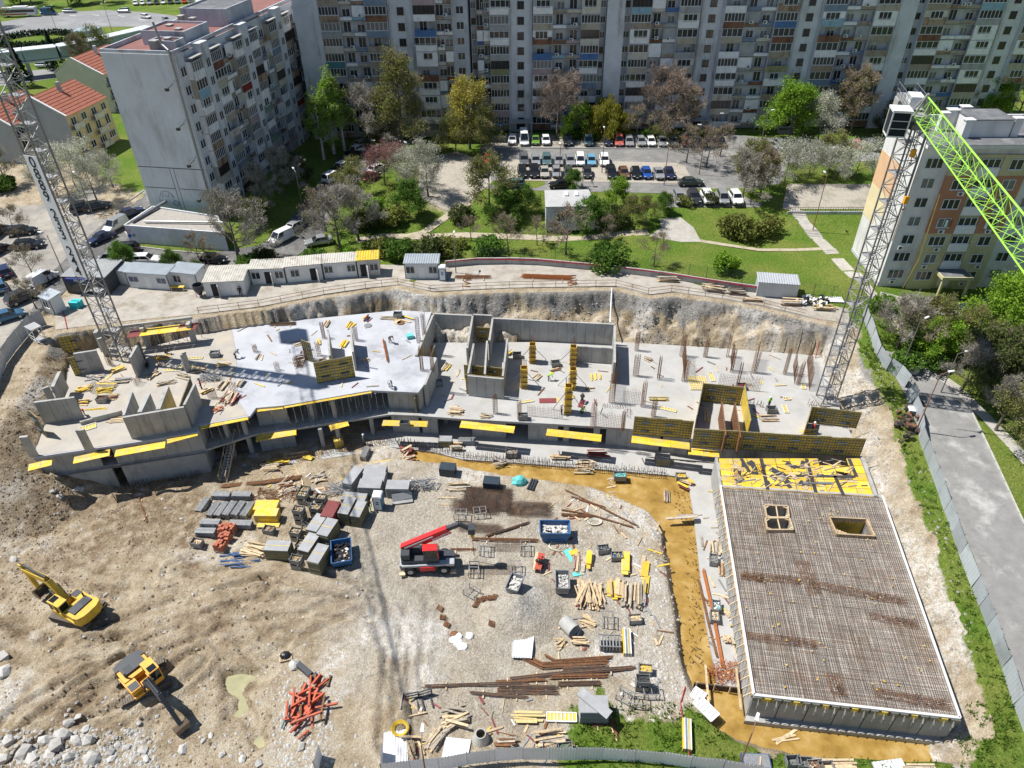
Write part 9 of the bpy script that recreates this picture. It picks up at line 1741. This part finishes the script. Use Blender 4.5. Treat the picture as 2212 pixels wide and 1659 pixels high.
for a_,b_ in zip(fb,fb[1:]):
 d=(b_-a_);n=max(2,int(d.length/6))
 for i in range(n):
  p,q=a_.lerp(b_,(i+.01)/n)-r.location,a_.lerp(b_,(i+.99)/n)-r.location
  MB().beam(p,q,4.0,.4).build('deck',bw_,r);MB().beam(p+Vector((0,0,2.9)),q+Vector((0,0,2.9)),4.3,.3).build('roof',bw_,r);MB().beam(p+Vector((0,0,1.5)),q+Vector((0,0,1.5)),3.6,2.3).build('glazing',bl,r)
 for i in range(n+1): p=a_.lerp(b_,i/n)-r.location;MB().beam(p,p+Vector((0,0,2.9)),.3).build('post',white,r)
 MB().beam((a_+b_)/2-r.location-Vector((0,0,4)),(a_+b_)/2-r.location,.7).build('pier',conc,r)
tw=P(205,118,2);MB().box(-3,-3,-2,3,3,7).build('lift_tower',bl,r,tw-r.location)
# bus and far cars
p=PG(45,36);r=empty('city_bus',p+Vector((0,0,.08)),R(6),'white city bus with red stripe on the far ring road','bus');piece('body',PA['white'],r,(0,0,.5),(12,2.5,2.5));piece('window_band',cglass,r,(0,0,1.5),(11.7,2.54,.9));piece('stripe',mred,r,(-1,0,.75),(8,2.54,.4));piece('roof_unit',white,r,(1,0,3.0),(5,1.8,.35))
for x in (-3.6,3.8):
 for s in (-1.1,1.1): wv=MB().lathe([(.48,-.14),(.48,.14)],12);wv.v=[(a_,c_,b_) for a_,b_,c_ in wv.v];wv.build('wheel',tyre,r,(x,s,.48))
for a_ in [('bigvan','steelb',108,33,5,'on the far ring road behind the bus'),('estate','silver',152,28,4,'on the far ring road before the dark van'),('suv','silver',268,28,180,'on the far ring road, alone near the bend'),('hatch','white',316,40,-25,'leaving the far ring road'),('hatch','silver',360,47,-50,'on the slip road beside the tall block'),('estate','silver',98,146,4,'on the near lane under the footbridge'),('hatch','white',10,168,4,'at the left edge of the near lane')]: one(*a_)
row([(294+i*15,c,k) for i,(c,k) in enumerate([('white','hatch'),('white','hatch'),('silver','suv'),('dark','hatch'),('white','hatch'),('dark','suv'),('teal','hatch'),('red','hatch'),('grey','hatch'),('white','suv')])],11,R(-70),'far row beside the ring road','cars along the far street',-.04,294)
for k,(key,u,v,s) in enumerate([('green2',148,12,1.6),('bare2',10,20,1.2),('green2',175,8,1.4),('bare2',70,14,1.2),('bud3',225,6,1.4),('green1',30,8,1.1),('bud3',-15,60,1.2),('bare2',45,6,1.3)]): plant(key,u,v,s,'roadside_tree',['dark green tree beyond the ring road','bare tree above the bus','second green tree beyond the ring road','bare tree right of the bus','olive tree at the top edge beyond the ring road','bright tree in the top left corner','olive tree at the left edge of the roundabout','bare tree at the top edge, second from the corner'][k],'trees beyond the far street',pos=PG(u,v))
# lamp posts
lampm=mat('lamp_post',(.22,.20,.18),.6,.15,2,metal=.3);rustp=mat('lamp_post_rusty',(.22,.11,.07),.7,.2,3)
def lamp(p,h_,deg,label,m=None,arms=1):
 r=empty('street_lamp',p,R(deg),label,'street lamp','street lamps');m=m or lampm;MB().tube((0,0,-.2),(0,0,h_),.09,7,0,.05).build('pole',m,r)
 for s in ((1,) if arms == 1 else (1,-1)): MB().tube((0,0,h_),(s*1.1,0,h_+.25),.04,5).build('arm',m,r);MB().prism([(s*.9,-.14),(s*1.6,-.11),(s*1.6,.11),(s*.9,.14)],h_+.2,h_+.34).build('lantern',white,r)
for u,v,h_,d,l in [(1978,932,8.6,10,'lamp post at the left edge of the service road'),(1946,800,7.5,30,'lamp post behind the concrete rings'),(2032,848,6,10,'short lamp post at the kerb of the service road'),(144,605,7.5,160,'grey lamp post behind the dark office'),(200,462,7,140,'thin lamp post at the blossoming trees'),(1208,400,7,90,'rusty lamp post left of the green tree in the car park'),(1300,374,8,90,'lamp post in the lower car row'),(1434,400,7,90,'lamp post at the right end of the lower car row'),(1510,378,9,160,'lamp post on the grass island'),(1755,500,9.5,90,'tall rusty lamp post by the park steps'),(1535,318,6.5,0,'lamp post above the end of the upper car row'),(1640,330,8,20,'lamp post left of the round green tree'),(1895,330,8,10,'lamp post left of the crane cab'),(655,455,7,120,'lamp post in the shaded street'),(985,590,6,90,'lamp post behind the free-standing cabin')]: lamp(PG(u,v),h_,d,l,rustp if v in (932,400,374,500,378) else None)
lamp(G(1592,1668),6.5,60,'rusty lamp post at the bottom right hoarding',rustp);lamp(G(920,1668),4.5,90,'dark wooden pole at the bottom hoarding',rustp)
lamp(PG(250,92),11,90,'tall thin lamp post on the roundabout, right',None,2);lamp(PG(135,100),11,60,'tall thin lamp post on the roundabout, left',None,2)
sgb=mat('sign_plate_blue',(.02,.10,.42),.5)
for u,v,l in [(1082,292,'blue parking sign for wheelchair users at the left entrance'),(1583,322,'blue parking sign for wheelchair users at the right entrance')]:
 r=empty('parking_sign',PG(u,v),0,l,'sign','blue parking signs');MB().tube((0,0,0),(0,0,2.4),.04,6).build('pole',steel,r);MB().box(-.35,-.06,1.9,.35,-.03,2.6).build('plate',sgb,r);MB().lathe([(.11,0),(.15,.0),(.15,.02),(.11,.02)],12).build('wheel_symbol',white,r,(0,-.075,2.12)).rotation_euler=(R(90),0,0);MB().box(-.06,-.075,2.2,-.01,-.062,2.45).box(-.06,-.075,2.2,.14,-.062,2.25).build('figure_symbol',white,r)
r=empty('give_way_sign',PG(288,530),R(20),'give way triangle over small blue plate at the annex corner','sign');MB().tube((0,0,0),(0,0,2.8),.035,6).build('pole',steel,r);MB().add([(-.4,-.05,2.8),(.4,-.05,2.8),(0,-.05,2.1)],[(0,2,1)]).add([(-.27,-.06,2.72),(.27,-.06,2.72),(0,-.06,2.26)],[(0,2,1)],1).build('triangle',[mred,white],r);MB().box(-.25,-.06,1.5,.25,-.03,2.0).build('plate',sgb,r)
# park steps down to the coloured block
st=[(1722,458),(1752,500),(1790,540),(1832,585)];sp3=[PG(u,v) for u,v in st];r=empty('park_steps',sp3[0],0,'concrete steps and landings descending across the lawn','steps')
for k,(a_,b_) in enumerate(zip(sp3,sp3[1:])):
 d=(b_-a_);n=14;ang=math.atan2(d.y,d.x)
 for i in range(n):
  p=a_.lerp(b_,(i+.5)/n)-sp3[0]
  if i < 6: MB().bx(p.x,p.y,p.z-.4,d.length/n*.98,2.2,.62-.06*i,ang).build('step',conc_old,r)
 m_=a_.lerp(b_,.72)-sp3[0];MB().bx(m_.x,m_.y,m_.z-.5,d.length*.56,2.0,.58,ang).build('landing',conc_old,r)
# low fence and hedge wall by the paved yard
a_,b_=PG(1700,462),PG(1878,462);r=empty('park_fence',a_,0,'rusty low picket fence on a dark plinth above the right lawn','fence');MB().beam(Vector((0,0,.15)),b_-a_+Vector((0,0,.15)),.3,.6).build('plinth',panelg,r)
for i in range(34): p=(b_-a_)*(i/33);MB().beam(p+Vector((0,0,.4)),p+Vector((0,0,1.3)),.05).build('picket',rust,r)
MB().beam(Vector((0,0,1.2)),b_-a_+Vector((0,0,1.2)),.05).build('rail',rust,r)
